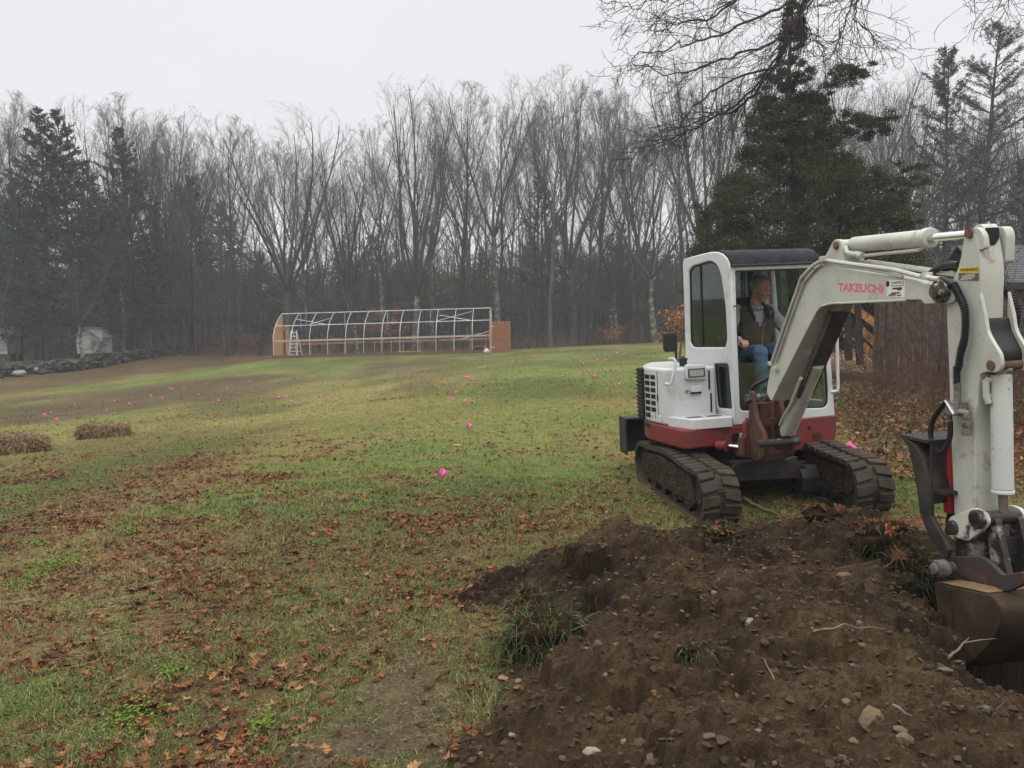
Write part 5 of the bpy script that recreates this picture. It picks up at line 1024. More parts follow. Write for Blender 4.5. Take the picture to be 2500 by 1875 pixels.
mb = MB(MBm); mb.tube([tuple(k0+dr*.35+Vector((-.075,-.02,0))), tuple(k0+dr*.62+Vector((-.08,-.02,.0)))], .014, 8); mb.tube([tuple(k0+Vector((-.07,0,.05))), tuple(k0+dr*.15+Vector((-.08,0,.02))), tuple(k0+dr*.35+Vector((-.075,-.02,0)))], .010, 8); mb.build('oil_port', mWD, bcy)
# lettering and stickers on boom and arm
def onboom(q, x): p = BP(*q, x); return MBm @ TR(x, p[1], p[2]) @ Matrix(((0,0,-1,0),(-1,0,0,0),(0,1,0,0),(0,0,0,1)))
a = BP(*z3(205,830), XB); b = BP(*z3(685,855), XB); wd = math.hypot(b[1]-a[1], b[2]-a[2]); tilt = math.atan2(b[2]-a[2], -(b[1]-a[1])); hgt = BP(*z3(210,750), XB)[2]-a[2]
mb = MB(onboom(z3(205,838), XB-.002) @ Matrix.Rotation(tilt, 4, 'Z')); me0 = MB().text('TAKEUCHI', 1.0, Matrix.Identity(4)); Vv = np.concatenate(me0.v); w0 = Vv[:,0].max()-Vv[:,0].min()
mb.text('TAKEUCHI', hgt/.70, Matrix.Identity(4), sx=wd/(w0*hgt/.70), ext=.0006, bold=.004); mb.build('boom_lettering', mat('faded_pink_letters',(.56,.17,.19),.6,.3,60,dirt=(.55,.36,.36),damt=.10,dscale=90), boom)
def sticker(c4, x, m, name, parent, off=.0012):
    P = [BP(*q, x) for q in c4]; mb = MB(MBm); mb.plate(rpoly([(p[1],p[2]) for p in P],.004), .0016, off=x-off); return mb.build(name, m, parent), P
mDW = mat('sticker_white',(.68,.67,.60),.5,.05,5); mDB = mat('sticker_black',(.02,.02,.02),.5,.05,5); mDY = mat('sticker_yellow',(.62,.47,.06),.5,.08,10); mDG = mat('sticker_grey',(.10,.10,.09),.5,.1,10)
s0, _ = sticker([z3(706,712),z3(938,722),z3(930,918),z3(704,900)], XB, mDB, 'dealer_sticker_border', boom, .0010); s1, P = sticker([z3(738,717),z3(934,726),z3(927,914),z3(734,896)], XB, mDW, 'dealer_sticker', boom, .0022)
mb = MB()
def put(txt, q, hpx, wpx, x, bold=0, mbx=None):
    p = BP(*q, x); p2 = BP(q[0]+wpx/4.424, q[1], x); p3 = BP(q[0], q[1]-hpx/4.424, x); wdt = math.hypot(p2[1]-p[1], p2[2]-p[2]); ht = p3[2]-p[2]
    m0 = MB().text(txt, 1.0, Matrix.Identity(4)); vv = np.concatenate(m0.v); w0 = vv[:,0].max(); s = ht/.7
    tl_ = math.atan2(p2[2]-p[2], -(p2[1]-p[1])) + .0
    mbx.text(txt, s, onboom(q, x) @ Matrix.Rotation(tl_*.35, 4, 'Z'), sx=wdt/(w0*s), ext=.0004, bold=bold)
put('CHAPPELLE', z3(775,768), 24, 145, XB-.0035, 0, mb); put('TRACTOR SALES, INC.', z3(775,796), 15, 145, XB-.0035, 0, mb)
for yy, xa, xb in ((812,795,900),(826,850,895),(862,780,875),(884,755,835),(886,845,890)):
    p, q = BP(*z3(xa,yy), XB), BP(*z3(xb,yy+3), XB); mb.box((XB-.0042,q[1],q[2]-.0015),(XB-.0034,p[1],p[2]+.0015), M=MBm)
p = BP(*z3(745,765), XB); mb.ell((XB-.003,p[1],p[2]),(.0006,.018,.018), M=MBm); mb.build('sticker_print', mDB, s1)
s2, _ = sticker([z3(1512,585),z3(1728,585),z3(1728,648),z3(1510,645)], AX0, mDY, 'warning_sticker', arm); s3, _ = sticker([z3(1510,648),z3(1728,651),z3(1724,732),z3(1508,726)], AX0, mDG, 'warning_text_panel', arm)
mb = MB(); put('WARNING', z3(1522,636), 38, 195, AX0-.003, 0, mb)
mb.build('warning_lettering', mDB, s2)
mb = MB()
for yy, xa, xb in ((664,1580,1690),(680,1545,1690),(694,1550,1640),(694,1650,1680),(710,1530,1660)):
    p, q = BP(*z3(xa,yy), AX0), BP(*z3(xb,yy+3), AX0); mb.box((AX0-.0036,q[1],q[2]-.0012),(AX0-.0028,p[1],p[2]+.0012), M=MBm)
mb.build('warning_small_print', mat('sticker_print_pale',(.35,.34,.28),.5,.05,5), s3)
# ============================================================ THE OPERATOR (sits in the cab, upper-frame coordinates)
ro = MC + _R0 @ np.array(RZ(17))[:3,:3] @ np.array([.22,.14,1.20])
PE = thing('person', 'man in olive vest, grey sweatshirt and jeans sitting in the cab, looking down', 'person', tuple(ro))
PE.rotation_euler = (0, rad(ROLL), 0)
MP = RZ(17) @ TR(-.22,-.14,-1.20)          # drawn in cab coordinates (x right, y back, z up)
mSK = mat('skin', (.36,.19,.135), .55, .12, 25, spec=.4); mHR = mat('grey_hair', (.24,.225,.205), .8, .35, 60, bump=.6, bscale=120)
mSW = mat('sweatshirt_grey', (.27,.27,.30), .9, .12, 12, bump=.3, bscale=60); mVE = mat('vest_olive', (.052,.046,.028), .85, .25, 14, bump=.6, bscale=22)
mJE = mat('jeans_blue', (.060,.105,.175), .9, .3, 14, bump=.5, bscale=40); mBT = mat('boots_brown', (.09,.055,.035), .7, .2, 15); mCL = mat('vest_collar', (.025,.025,.022), .9, .2, 30)
def fuse(mb, name, m, vox, smooth=3, parent=PE, wrinkle=0):
    o = mb.build(name, m, parent, smooth=True, ang=180)
    r = o.modifiers.new('fuse', 'REMESH'); r.mode = 'VOXEL'; r.voxel_size = vox; r.use_smooth_shade = True
    s = o.modifiers.new('smooth', 'SMOOTH'); s.iterations = smooth; s.factor = .6
    if wrinkle:
        t = bpy.data.textures.new(name+'_folds', 'CLOUDS'); t.noise_scale = .055; t.noise_depth = 1
        d = o.modifiers.new('folds', 'DISPLACE'); d.texture = t; d.strength = wrinkle; d.mid_level = .5
    return o
SH_L, SH_R = (.045,.14,1.625), (.395,.13,1.615)
EL_L, EL_R = (-.115,.02,1.40), (.505,.02,1.42)
WR_L, WR_R = (-.120,-.15,1.375), (.470,-.15,1.385)
NK = (.225,.10,1.68); HIP = (.215,.20,1.20); CH = (.22,.145,1.52); WA = (.217,.17,1.32)
KN_L, KN_R = (.105,-.13,1.255), (.315,-.12,1.265)
AN_L, AN_R = (.120,-.17,.86), (.335,-.19,.86)
HC = np.array((.262,.055,1.812)); HM = TR(*HC) @ RZ(17) @ RXm(20) @ RYm(4)   # head turned to the machine's left and down
b = MB(MP)
def hand(b, wr, fw, side, curl):
    w_ = np.array(wr); fw = np.array(fw, float); fw /= np.linalg.norm(fw); up_ = np.array([0,0,1.]); sd = np.cross(fw, up_); sd /= np.linalg.norm(sd); up_ = np.cross(sd, fw)
    pc = w_ + fw*.05
    for k in (-1.5,-.5,.5,1.5): b.caps(tuple(w_+fw*.01+sd*k*.010), tuple(w_+fw*.082+sd*k*.019-up_*.002*abs(k)), .014, .012, 8)
    for k, L_ in zip((-1.5,-.5,.5,1.5), (.062,.074,.070,.055) if side > 0 else (.055,.070,.074,.062)):
        p = w_+fw*.088+sd*k*.019; d = fw*.75-up_*.66; d2 = fw*.05-up_*1.0; d3 = -fw*.7-up_*.6
        q = p+d*L_*.45; r_ = q+d2/np.linalg.norm(d2)*L_*.32; s_ = r_+d3/np.linalg.norm(d3)*L_*.25
        b.caps(tuple(p), tuple(q), .0095, .0088, 8); b.caps(tuple(q), tuple(r_), .0088, .0082, 8); b.caps(tuple(r_), tuple(s_), .0082, .0075, 8)
    t0 = w_+fw*.025-sd*side*.026; t1 = t0+fw*.030-sd*side*.018-up_*.012; t2 = t1+fw*.026-up_*.018+sd*side*.006
    b.caps(tuple(t0), tuple(t1), .013, .011, 8); b.caps(tuple(t1), tuple(t2), .011, .009, 8)
# continuous body
b.ell(CH, (.155,.105,.17)); b.ell(WA, (.135,.10,.13)); b.ell(HIP, (.155,.12,.10)); b.caps(NK, tuple(HC+[-.01,.03,-.05]), .052, .048)
for s_, e_, w_ in ((SH_L,EL_L,WR_L),(SH_R,EL_R,WR_R)): b.ell(s_, .055); b.caps(s_, e_, .048, .038); b.caps(e_, w_, .038, .025)
for k_, a_, hx in ((KN_L,AN_L,-.09),(KN_R,AN_R,.09)): b.caps((HIP[0]+hx,HIP[1],HIP[2]), k_, .080, .055); b.caps(k_, a_, .052, .036)
hand(b, WR_L, (.05,-1,-.10), -1, 1); hand(b, WR_R, (-.12,-1,-.05), 1, 1)
# head: skull, face, jaw, brow, nose, lips, ears
H = lambda x, y, z: tuple(HM @ Vector((x, y, z)))
def he(c, r): 
    sub = MB(); sub.ell((0,0,0), r, 18, 12); b.add(np.concatenate(sub.v), sub.f, HM @ TR(*c))
he((0,.018,.030), (.074,.092,.088)); he((0,-.018,-.012), (.066,.074,.092)); he((0,-.040,-.078), (.044,.040,.034)); he((0,-.030,-.055), (.054,.055,.045))
for sx_ in (-1,1):
    he((sx_*.034,-.062,-.020), (.026,.022,.026)); he((sx_*.032,-.080,.028), (.024,.010,.009)); he((sx_*.074,.012,-.008), (.009,.017,.030)); he((sx_*.030,-.077,.008), (.0145,.012,.010))
he((0,-.090,.004), (.009,.012,.026)); he((0,-.101,-.018), (.012,.014,.011))
for sx_ in (-1,1): he((sx_*.011,-.093,-.023), (.008,.009,.007))
he((0,-.083,-.050), (.024,.008,.0055)); he((0,-.081,-.060), (.021,.009,.006)); he((0,-.076,-.088), (.019,.014,.014))
fuse(b, 'body', mSK, .0048, 2)
# eyes, brows
for sx_ in (-1,1):
    e_ = MB(MP); sub = MB(); sub.ell((0,0,0), (.0115,.010,.006), 12, 8); e_.add(np.concatenate(sub.v), sub.f, HM @ TR(sx_*.030,-.0825,.008)); e_.build('eye', mat('eye_dark',(.05,.035,.03),.3,.1,20), PE)
    e_ = MB(MP); e_.tube([H(sx_*.016,-.092,.028), H(sx_*.032,-.092,.034), H(sx_*.048,-.078,.028)], .0045, 6); e_.build('eyebrow', mHR, PE)
e_ = MB(MP); e_.tube([H(-.021,-.088,-.056), H(0,-.0925,-.0535), H(.021,-.088,-.056)], .0024, 6); e_.build('mouth_line', mat('lips',(.20,.08,.065),.5,.1,20), PE)
# hair: close cropped cap with a high forehead
hb = MB(MP); sub = MB(); sub.ell((0,0,0), 1, 40, 26); V = np.concatenate(sub.v); keep = []
for i, q in enumerate(V):
    keep.append((q[2] > .0 + 1.0*max(0,-q[1])**.8) or (q[1] > .25 and q[2] > -.62) or (abs(q[0]) > .80 and -.42 < q[2] and q[1] > -.38))
F = [f for f in sub.f if all(keep[i] for i in f)]; n_ = fbm(V[:,0]*2+3, V[:,1]*2+V[:,2], .3, 3, 3)
hb.add(V*(np.array([.079,.097,.092])*(1+.05*(n_[:,None]-.4))) + [0,.020,.029], F, HM); o = hb.build('hair', mHR, PE); sm_ = o.modifiers.new('thick','SOLIDIFY'); sm_.thickness = .010; sm_.offset = 0
# grey sweatshirt
c_ = MB(MP); c_.ell(CH, (.162,.115,.16)); c_.ell(WA, (.145,.11,.14))
for s_, e_, w_ in ((SH_L,EL_L,WR_L),(SH_R,EL_R,WR_R)): c_.ell(s_, .068); c_.caps(s_, e_, .064, .054); c_.caps(e_, w_, .054, .036); d = Vector(w_)-Vector(e_); c_.caps(tuple(Vector(w_)-d*.10), w_, .037, .035)
c_.tube([(NK[0]+.062*math.cos(t), NK[1]-.01+.062*math.sin(t), NK[2]-.022+.012*math.sin(t)) for t in np.linspace(0,6.283,18,endpoint=False)], .013, 8, closed=True)
c_.ell((.222,.10,1.64), (.075,.065,.03)); fuse(c_, 'sweatshirt', mSW, .009, 3, wrinkle=.016)
# quilted vest: two fronts leaving a V open at the neck
def vhalf(V): return V
c_ = MB(MP)
sub = MB(); sub.ell((0,0,0), 1, 44, 30); V = np.concatenate(sub.v)
def vest_keep(q): return q[2] > -.97 and not (q[1] < 0 and q[2] > .18 and abs(q[0]+.0) < .52*(q[2]-.18)+.02) and q[2] < .80 and not (abs(q[0]) > .90 and q[2] > -.05)
kp_ = [vest_keep(q) for q in V]; F = [f for f in sub.f if all(kp_[i] for i in f)]
W_ = V.copy(); sq = 1.0 + .10*np.clip(-W_[:,2],0,1); pf = np.sign(W_[:,2])*np.abs(W_[:,2])**.85
qx = W_[:,0]*.205*np.where(W_[:,2] < 0, (1-W_[:,2]**4*.0), 1); rr_ = np.sqrt(np.maximum(1-W_[:,2]**2, 1e-6)); full = np.clip(rr_, 0, 1); boost = np.where(W_[:,2] < .1, 1/np.maximum(full, .42)*np.minimum(1,.92+.08*full), 1/np.maximum(full**.35, .3))
X = W_[:,0]*boost*.190*(1-.06*np.abs(W_[:,2])); Y = W_[:,1]*boost*.142; Z = pf*.235
quilt = 1 + .012*np.sin(Z*70)
P_ = np.stack([X*quilt+.219, Y*quilt+.145-.02*np.clip(-Z,0,1), Z+1.44], -1)
c_.add(P_, F); o = c_.build('vest', mVE, PE, ang=180); sm_ = o.modifiers.new('thick','SOLIDIFY'); sm_.thickness = .016; sm_.offset = 1
t = bpy.data.textures.new('vest_folds', 'CLOUDS'); t.noise_scale = .07; d = o.modifiers.new('folds', 'DISPLACE'); d.texture = t; d.strength = .022; d.mid_level = .5
for s_, xx in ((SH_L,-1),(SH_R,1)):
    c_ = MB(MP); c_.tube([(s_[0]+.0-xx*.012, s_[1]+.078*math.cos(t_), s_[2]-.035+.085*math.sin(t_)) for t_ in np.linspace(0,6.283,20,endpoint=False)], .010, 8, closed=True); c_.build('armhole_trim', mVE, PE)
    c_ = MB(MP); c_.ell((s_[0]-xx*.045, s_[1]+.005, s_[2]+.012), (.062,.075,.050)); c_.build('vest_shoulder', mVE, PE)
c_ = MB(MP); c_.tube([(.222+.004, .145-.165, 1.50), (.216, .145-.163, 1.40), (.212,.130-.155,1.24)], .004, 6); zp = c_.build('zip', mat('zip_brass',(.30,.24,.12),.4,.2,60,metal=.7), PE)
c_ = MB(MP); c_.box((.219,-.030,1.478),(.229,-.022,1.505)); c_.build('zip_pull', mST, zp)
c_ = MB(MP); c_.tube([(.150,-.010,1.545),(.140,.04,1.635),(.150,.11,1.690),(.222,.165,1.705),(.300,.11,1.690),(.312,.04,1.635),(.296,-.010,1.545)], [.010,.016,.019,.020,.019,.016,.010], 10); c_.build('collar', mCL, PE)
# jeans and boots
c_ = MB(MP); c_.ell(HIP, (.168,.135,.115))
for k_, a_, hx in ((KN_L,AN_L,-.085),(KN_R,AN_R,.085)): c_.caps((HIP[0]+hx,HIP[1]-.02,HIP[2]+.01), k_, .092, .073); c_.caps(k_, a_, .070, .055)
fuse(c_, 'jeans', mJE, .010, 3, wrinkle=.022)
for a_ in (AN_L, AN_R):
    c_ = MB(MP); c_.caps((a_[0],a_[1],a_[2]+.02), (a_[0],a_[1]+.01,.775), .048, .044); c_.ell((a_[0],a_[1]-.05,.760), (.046,.115,.045)); c_.box((a_[0]-.042,a_[1]-.15,.716),(a_[0]+.042,a_[1]+.06,.735)); fuse(c_, 'boot', mBT, .008, 2)
# tag hanging by the side window
mb = MB(MU); p = unp(MU,*z1(873,905),0,CX0+.05); mb.box((CX0+.045,p[1]-.012,p[2]-.032),(CX0+.048,p[1]+.012,p[2]+.032)); mb.build('hanging_tag', mat('tag_mint',(.25,.62,.50),.6,.05,5), EX)
# ============================================================ GRASS, LEAVES, STONES
rs = np.random.RandomState(11)
def blades(n, y0, y1, p, L, W, name=None, seg2=True, jitter=None):
    u = rs.rand(n*2); q = 2-p
    y = (y0**q + u*(y1**q-y0**q))**(1/q); x = (y*.68+.9)*rs.uniform(-1, 1, n*2)
    c, leaf, gd, d = zone(x, y)
    tuft = sst(.30, .62, vn(x, y, .16, 101)*.6 + vn(x, y, .05, 102)*.4)
    keep = (rs.rand(n*2) < gd*(.45+.55*tuft)) & (d < .02)
    x, y, c, tuft = x[keep][:n], y[keep][:n], c[keep][:n], tuft[keep][:n]; n = len(x)
    z = TH(x, y); sc = np.clip(.55 + y*.085, .7, 2.4)
    long_ = sst(.60, .80, vn(x, y, .9, 103))*(rs.rand(n))
    l = rs.uniform(L[0], L[1], n)*(1+.9*long_)*(.7+.5*tuft); w_ = rs.uniform(W[0], W[1], n)*sc
    a = rs.rand(n)*2*np.pi; lean = rs.uniform(.35, 1.35, n)
    dx, dy = np.cos(a)*np.sin(lean), np.sin(a)*np.sin(lean); dz = np.cos(lean)
    sxv, syv = -np.sin(a+rs.normal(0,.5,n)), np.cos(a)
    B = np.stack([x, y, z-.006], -1); D = np.stack([dx, dy, dz], -1); S = np.stack([sxv, syv, 0*sxv], -1)*w_[:,None]/2
    kind = rs.rand(n)[:,None]
    g = lerp(np.array((.060,.105,.020)), np.array((.145,.195,.050)), rs.rand(n)[:,None])
    dry = lerp(np.array((.24,.19,.09)), np.array((.34,.28,.15)), rs.rand(n)[:,None])
    bl = lerp(np.array((.040,.070,.018)), np.array((.10,.125,.045)), rs.rand(n)[:,None])
    base = np.where(kind < .56, g, np.where(kind < .76, bl, dry))
    dryz = sst(.10, .22, c[:,0:1])
    base = lerp(base, dry*.85, np.clip(dryz,0,1)*(rs.rand(n)[:,None] < .55)); base = lerp(base, c*1.2, .35 if seg2 else .75)
    m1 = B + D*(l*.55)[:,None]; D2 = D + np.array([0,0,-.55]); tip = m1 + D2*(l*.5)[:,None]
    tip[:,2] = np.maximum(tip[:,2], z+.002)
    if seg2:
        V = np.stack([B-S, B+S, m1+S*.8, m1-S*.8, tip], 1).reshape(-1,3); k = np.arange(n)[:,None]*5
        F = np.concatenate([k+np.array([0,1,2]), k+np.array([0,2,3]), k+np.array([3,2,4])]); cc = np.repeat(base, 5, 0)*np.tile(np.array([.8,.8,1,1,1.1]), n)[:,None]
    else:
        V = np.stack([B-S, B+S, tip], 1).reshape(-1,3); F = np.arange(n*3).reshape(-1,3); cc = np.repeat(base, 3, 0)
    return V, F, cc
def joinm(parts):
    V = []; F = []; C_ = []; n = 0
    for v, f, c in parts: V.append(v); F.append(f+n); C_.append(c); n += len(v)
    return np.concatenate(V), np.concatenate(F), np.concatenate(C_)
M_GRASS = attr_mat('grass_blades', .75, .10)
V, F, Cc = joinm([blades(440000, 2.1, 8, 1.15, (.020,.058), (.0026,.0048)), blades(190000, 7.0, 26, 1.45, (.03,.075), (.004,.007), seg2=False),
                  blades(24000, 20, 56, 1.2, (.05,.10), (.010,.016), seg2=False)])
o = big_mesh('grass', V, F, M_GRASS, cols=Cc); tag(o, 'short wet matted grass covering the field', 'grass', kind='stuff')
# ---- oak leaves
LT = [(0,.012),(.16,.02),(.26,.22),(.34,.08),(.52,.46),(.62,.12),(.74,.34),(.84,.12),(.90,.16),(1.0,.0)]
LTs = [(0,.02),(.2,.26),(.3,.10),(.58,.44),(.68,.12),(1.0,.0)]
def leaf_t(T):
    t = np.array(T); n = len(t); adv = np.where(t[:,1] > .15, .06, 0)
    mid = np.stack([t[:,0], 0*t[:,0], 0*t[:,0]], -1); L_ = np.stack([t[:,0]+adv, t[:,1], 0*t[:,0]], -1); R_ = L_*[1,-1,1]
    F = []
    for i in range(n-1): F += [(i, i+1, n+i+1, n+i), (i, 2*n+i, 2*n+i+1, i+1)]
    return np.concatenate([mid, L_, R_]), np.array(F)
def leaves(x, y, z, size, T, rs, tilt=.30, tint=None, curl=.85):
    tv, tf = leaf_t(T); n = len(x); k = len(tv)
    P = np.repeat(tv[None], n, 0).copy()
    P[:,:,1] *= rs.uniform(.55,1.2,(n,1)); P[:,:,:2] += rs.normal(0,.022,(n,k,2))
    fold = rs.uniform(-.1, 1.1, (n,1))*curl; bend = rs.uniform(-.9, .5, (n,1))*curl
    P[:,:,2] = fold*np.abs(P[:,:,1])**1.3 + bend*(P[:,:,0]-.5)**2 + rs.normal(0,.055,(n,k))
    P[:,:,1] *= np.cos(fold*.6); P[:,:,0] -= .5; P *= size[:,None,None]
    a = rs.rand(n)*2*np.pi; tx = rs.normal(0, tilt, n); ty = rs.normal(0, tilt, n)
    c, s = np.cos(tx), np.sin(tx); Y = P[:,:,1]*c[:,None]-P[:,:,2]*s[:,None]; Z = P[:,:,1]*s[:,None]+P[:,:,2]*c[:,None]; P[:,:,1] = Y; P[:,:,2] = Z
    c, s = np.cos(ty), np.sin(ty); X = P[:,:,0]*c[:,None]+P[:,:,2]*s[:,None]; Z = -P[:,:,0]*s[:,None]+P[:,:,2]*c[:,None]; P[:,:,0] = X; P[:,:,2] = Z
    c, s = np.cos(a), np.sin(a); X = P[:,:,0]*c[:,None]-P[:,:,1]*s[:,None]; Y = P[:,:,0]*s[:,None]+P[:,:,1]*c[:,None]
    P[:,:,0] = X + x[:,None]; P[:,:,1] = Y + y[:,None]; P[:,:,2] += z[:,None] + size[:,None]*.12
    pal = np.array([(.165,.055,.021),(.21,.078,.030),(.26,.120,.050),(.33,.185,.085),(.11,.040,.020),(.14,.080,.045),(.30,.115,.035)])
    wts = np.array([.24,.2,.17,.1,.14,.1,.05]); ci = rs.choice(len(pal), n, p=wts/wts.sum()); col = pal[ci]*rs.uniform(.48,.92,(n,1))
    if tint is not None: col = col*tint
    F = (tf[None] + (np.arange(n)*k)[:,None,None]).reshape(-1,4)
    cc = np.repeat(col, k, 0)
    return P.reshape(-1,3), F, cc
def leaf_field(n, y0, y1, p, T, s0, s1):
    u = rs.rand(n*6); q = 2-p; y = (y0**q + u*(y1**q-y0**q))**(1/q); x = (y*.68+.9)*rs.uniform(-1, 1, n*6)
    c, lf, gd, d = zone(x, y); dens = lf*.78 + .035
    dens = dens*(.35+1.0*sst(.4,.75,vn(x,y,.28,121))); dens = np.where(d > .0, dens*.025, dens)
    keep = rs.rand(n*6) < dens; x, y = x[keep][:n], y[keep][:n]
    z = SH(x, y); return leaves(x, y, z+.001+.010*rs.rand(len(x)), rs.uniform(s0, s1, len(x)), T, rs)
M_LEAF = attr_mat('dead_leaves', .65, .15, 30, .25)
V, F, Cc = joinm([leaf_field(5200, 2.1, 6.5, 1.0, LT, .034, .070), leaf_field(12000, 6.0, 13.5, 1.1, LTs, .036, .068), leaf_field(900, 12, 22, 1.0, LTs, .05, .09)])
o = big_mesh('fallen_leaves', V, F, M_LEAF, cols=Cc); tag(o, 'brown and rust coloured oak leaves scattered over the grass', 'leaves', kind='stuff')
# ---- crumbs, pebbles on the soil
def hull(seed, r, sq=(1,1,.7), n=16):
    R = random.Random(seed); bm = bmesh.new()
    for i in range(n):
        v = Vector((R.gauss(0,1), R.gauss(0,1), R.gauss(0,1))).normalized()*R.uniform(.8,1)
        bm.verts.new((v.x*r*sq[0], v.y*r*sq[1], v.z*r*sq[2]))
    res = bmesh.ops.convex_hull(bm, input=bm.verts)
    bmesh.ops.delete(bm, geom=[g_ for g_ in res['geom_interior']], context='VERTS')
    V = [tuple(v.co) for v in bm.verts]; bm.verts.index_update(); F = [tuple(v.index for v in f.verts) for f in bm.faces]; bm.free(); return V, F
protos = [hull(100+i, 1, n=12) for i in range(8)]
VV = []; FF = []; CC = []; nn = 0
n = 16000; x = rs.uniform(-.5, 3.6, n); y = 1.9 + 4.3*rs.rand(n)**1.2; d = soil_d(x, y); k = (d > -.06) & (np.abs(x) < y*.68+.2)
x, y = x[k], y[k]; z = SH(x, y)
for i in range(len(x)):
    V, F = protos[i % 8]; r = .004 + .018*rs.rand()**3.4; t = rs.rand()*6; c, s = math.cos(t), math.sin(t)
    P = np.array(V)*r*rs.uniform(.7,1.3,3); P = np.stack([P[:,0]*c-P[:,1]*s, P[:,0]*s+P[:,1]*c, P[:,2]], -1)+[x[i],y[i],z[i]+r*.3]
    VV.append(P); FF += [tuple(j+nn for j in f) for f in F]; nn += len(P)
    st = rs.rand(); col = np.array((.055,.036,.021)) if st < .945 else (np.array((.12,.10,.075)) if st < .975 else np.array((.16,.10,.05)))
    CC.append(np.tile(col*rs.uniform(.6,1.2), (len(P),1)))
V = np.concatenate(VV); F3 = np.array([f for f in FF if len(f) == 3])
o = big_mesh('soil_crumbs', V, F3, attr_mat('crumbs', .9, .2, 80, .3), cols=np.concatenate(CC)); tag(o, 'small clods and pebbles lying on the dug soil', 'pebbles', kind='stuff')
# ---- named stones: px, py, width px, label, colour
ROCKS = [(1441,1843,66,'flat pale stone at the bottom edge of the soil heap','pale',(1,.8,.45)),(2124,1764,98,'largest tan boulder low on the right side of the soil heap','tan',(1,.7,.75)),
 (2087,1815,46,'orange tan flat stone just below the largest tan boulder','tan',(1,.6,.45)),(2210,1812,60,'angular tan stone right of the largest boulder','tan',(.9,.7,.7)),
 (1457,1584,50,'brown upright stone beside the dark turf clod','brown',(.7,.7,1)),(1829,1526,44,'small bright jagged stone in the middle of the soil heap','pale',(1,.6,.8)),
 (2062,1414,50,'dusty tan stone on the far side of the soil heap, left of the hole','tan',(1,.8,.7)),(1251,1796,28,'small pale stone near the left foot of the heap','pale',(.9,.7,.5)),
 (1266,1666,26,'small rounded grey pebble below the turf clod','grey',(1,.8,.6)),(1524,1812,34,'thin grey stone up and right of the flat pale stone','grey',(1,.7,.35)),
 (1596,1858,56,'dull brown stone cut by the bottom edge of the photo','brown',(1,.8,.5)),(2308,1645,46,'crumbly tan stone on the near lip of the hole','tan',(1,.8,.7)),
 (1732,1800,44,'brown wedge shaped stone on the lower middle of the heap','brown',(1,.7,.4)),(1934,1706,26,'small pale stone on the lower right of the heap','pale',(1,.8,.6)),
 (1376,1853,36,'reddish stone left of the flat pale stone','red',(1,.8,.5)),(2052,1856,44,'grey brown stone at the bottom edge, below the boulder','brown',(1,.9,.6)),
 (1480,1650,24,'little grey stone under the brown upright stone','grey',(1,.8,.6)),(1270,1455,22,'pale chip on the left spur of the soil','pale',(1,.8,.4)),
 (1745,1450,30,'half buried grey stone high on the soil heap','grey',(1,.7,.5)),(1610,1705,26,'brown pebble in the middle of the near slope','brown',(1,.8,.6))]
MR = {'pale': mat('stone_pale', (.30,.27,.21), .85, .3, 30, bump=.6, bscale=60, dirt=(.09,.06,.04), damt=.35, dscale=18), 'tan': mat('stone_tan', (.18,.125,.065), .88, .3, 25, bump=.6, bscale=60, dirt=(.06,.04,.025), damt=.4, dscale=14),
      'grey': mat('stone_grey', (.19,.17,.15), .85, .25, 25, bump=.5, bscale=60, dirt=(.07,.05,.03), damt=.35, dscale=16), 'brown': mat('stone_brown', (.12,.085,.055), .88, .3, 25, bump=.6, bscale=60, dirt=(.05,.03,.02), damt=.4, dscale=14),
      'red': mat('stone_red', (.17,.08,.045), .88, .3, 25, bump=.6, bscale=60, dirt=(.05,.03,.02), damt=.4, dscale=14)}
for i, (px, py, wd, lb, kd, sq) in enumerate(ROCKS):
    p = hit(px, py, SH); r = wd/2/FPX*p[1]; V, F = hull(40+i, r, sq, 24); mb = MB(RZ(i*47)); mb.add(V, F)
    o = mb.build('stone', MR[kd], smooth=False, bevel=r*.035, seg=1); o.location = (p[0], p[1], p[2] + r*sq[2]*.25); tag(o, lb, 'stone')
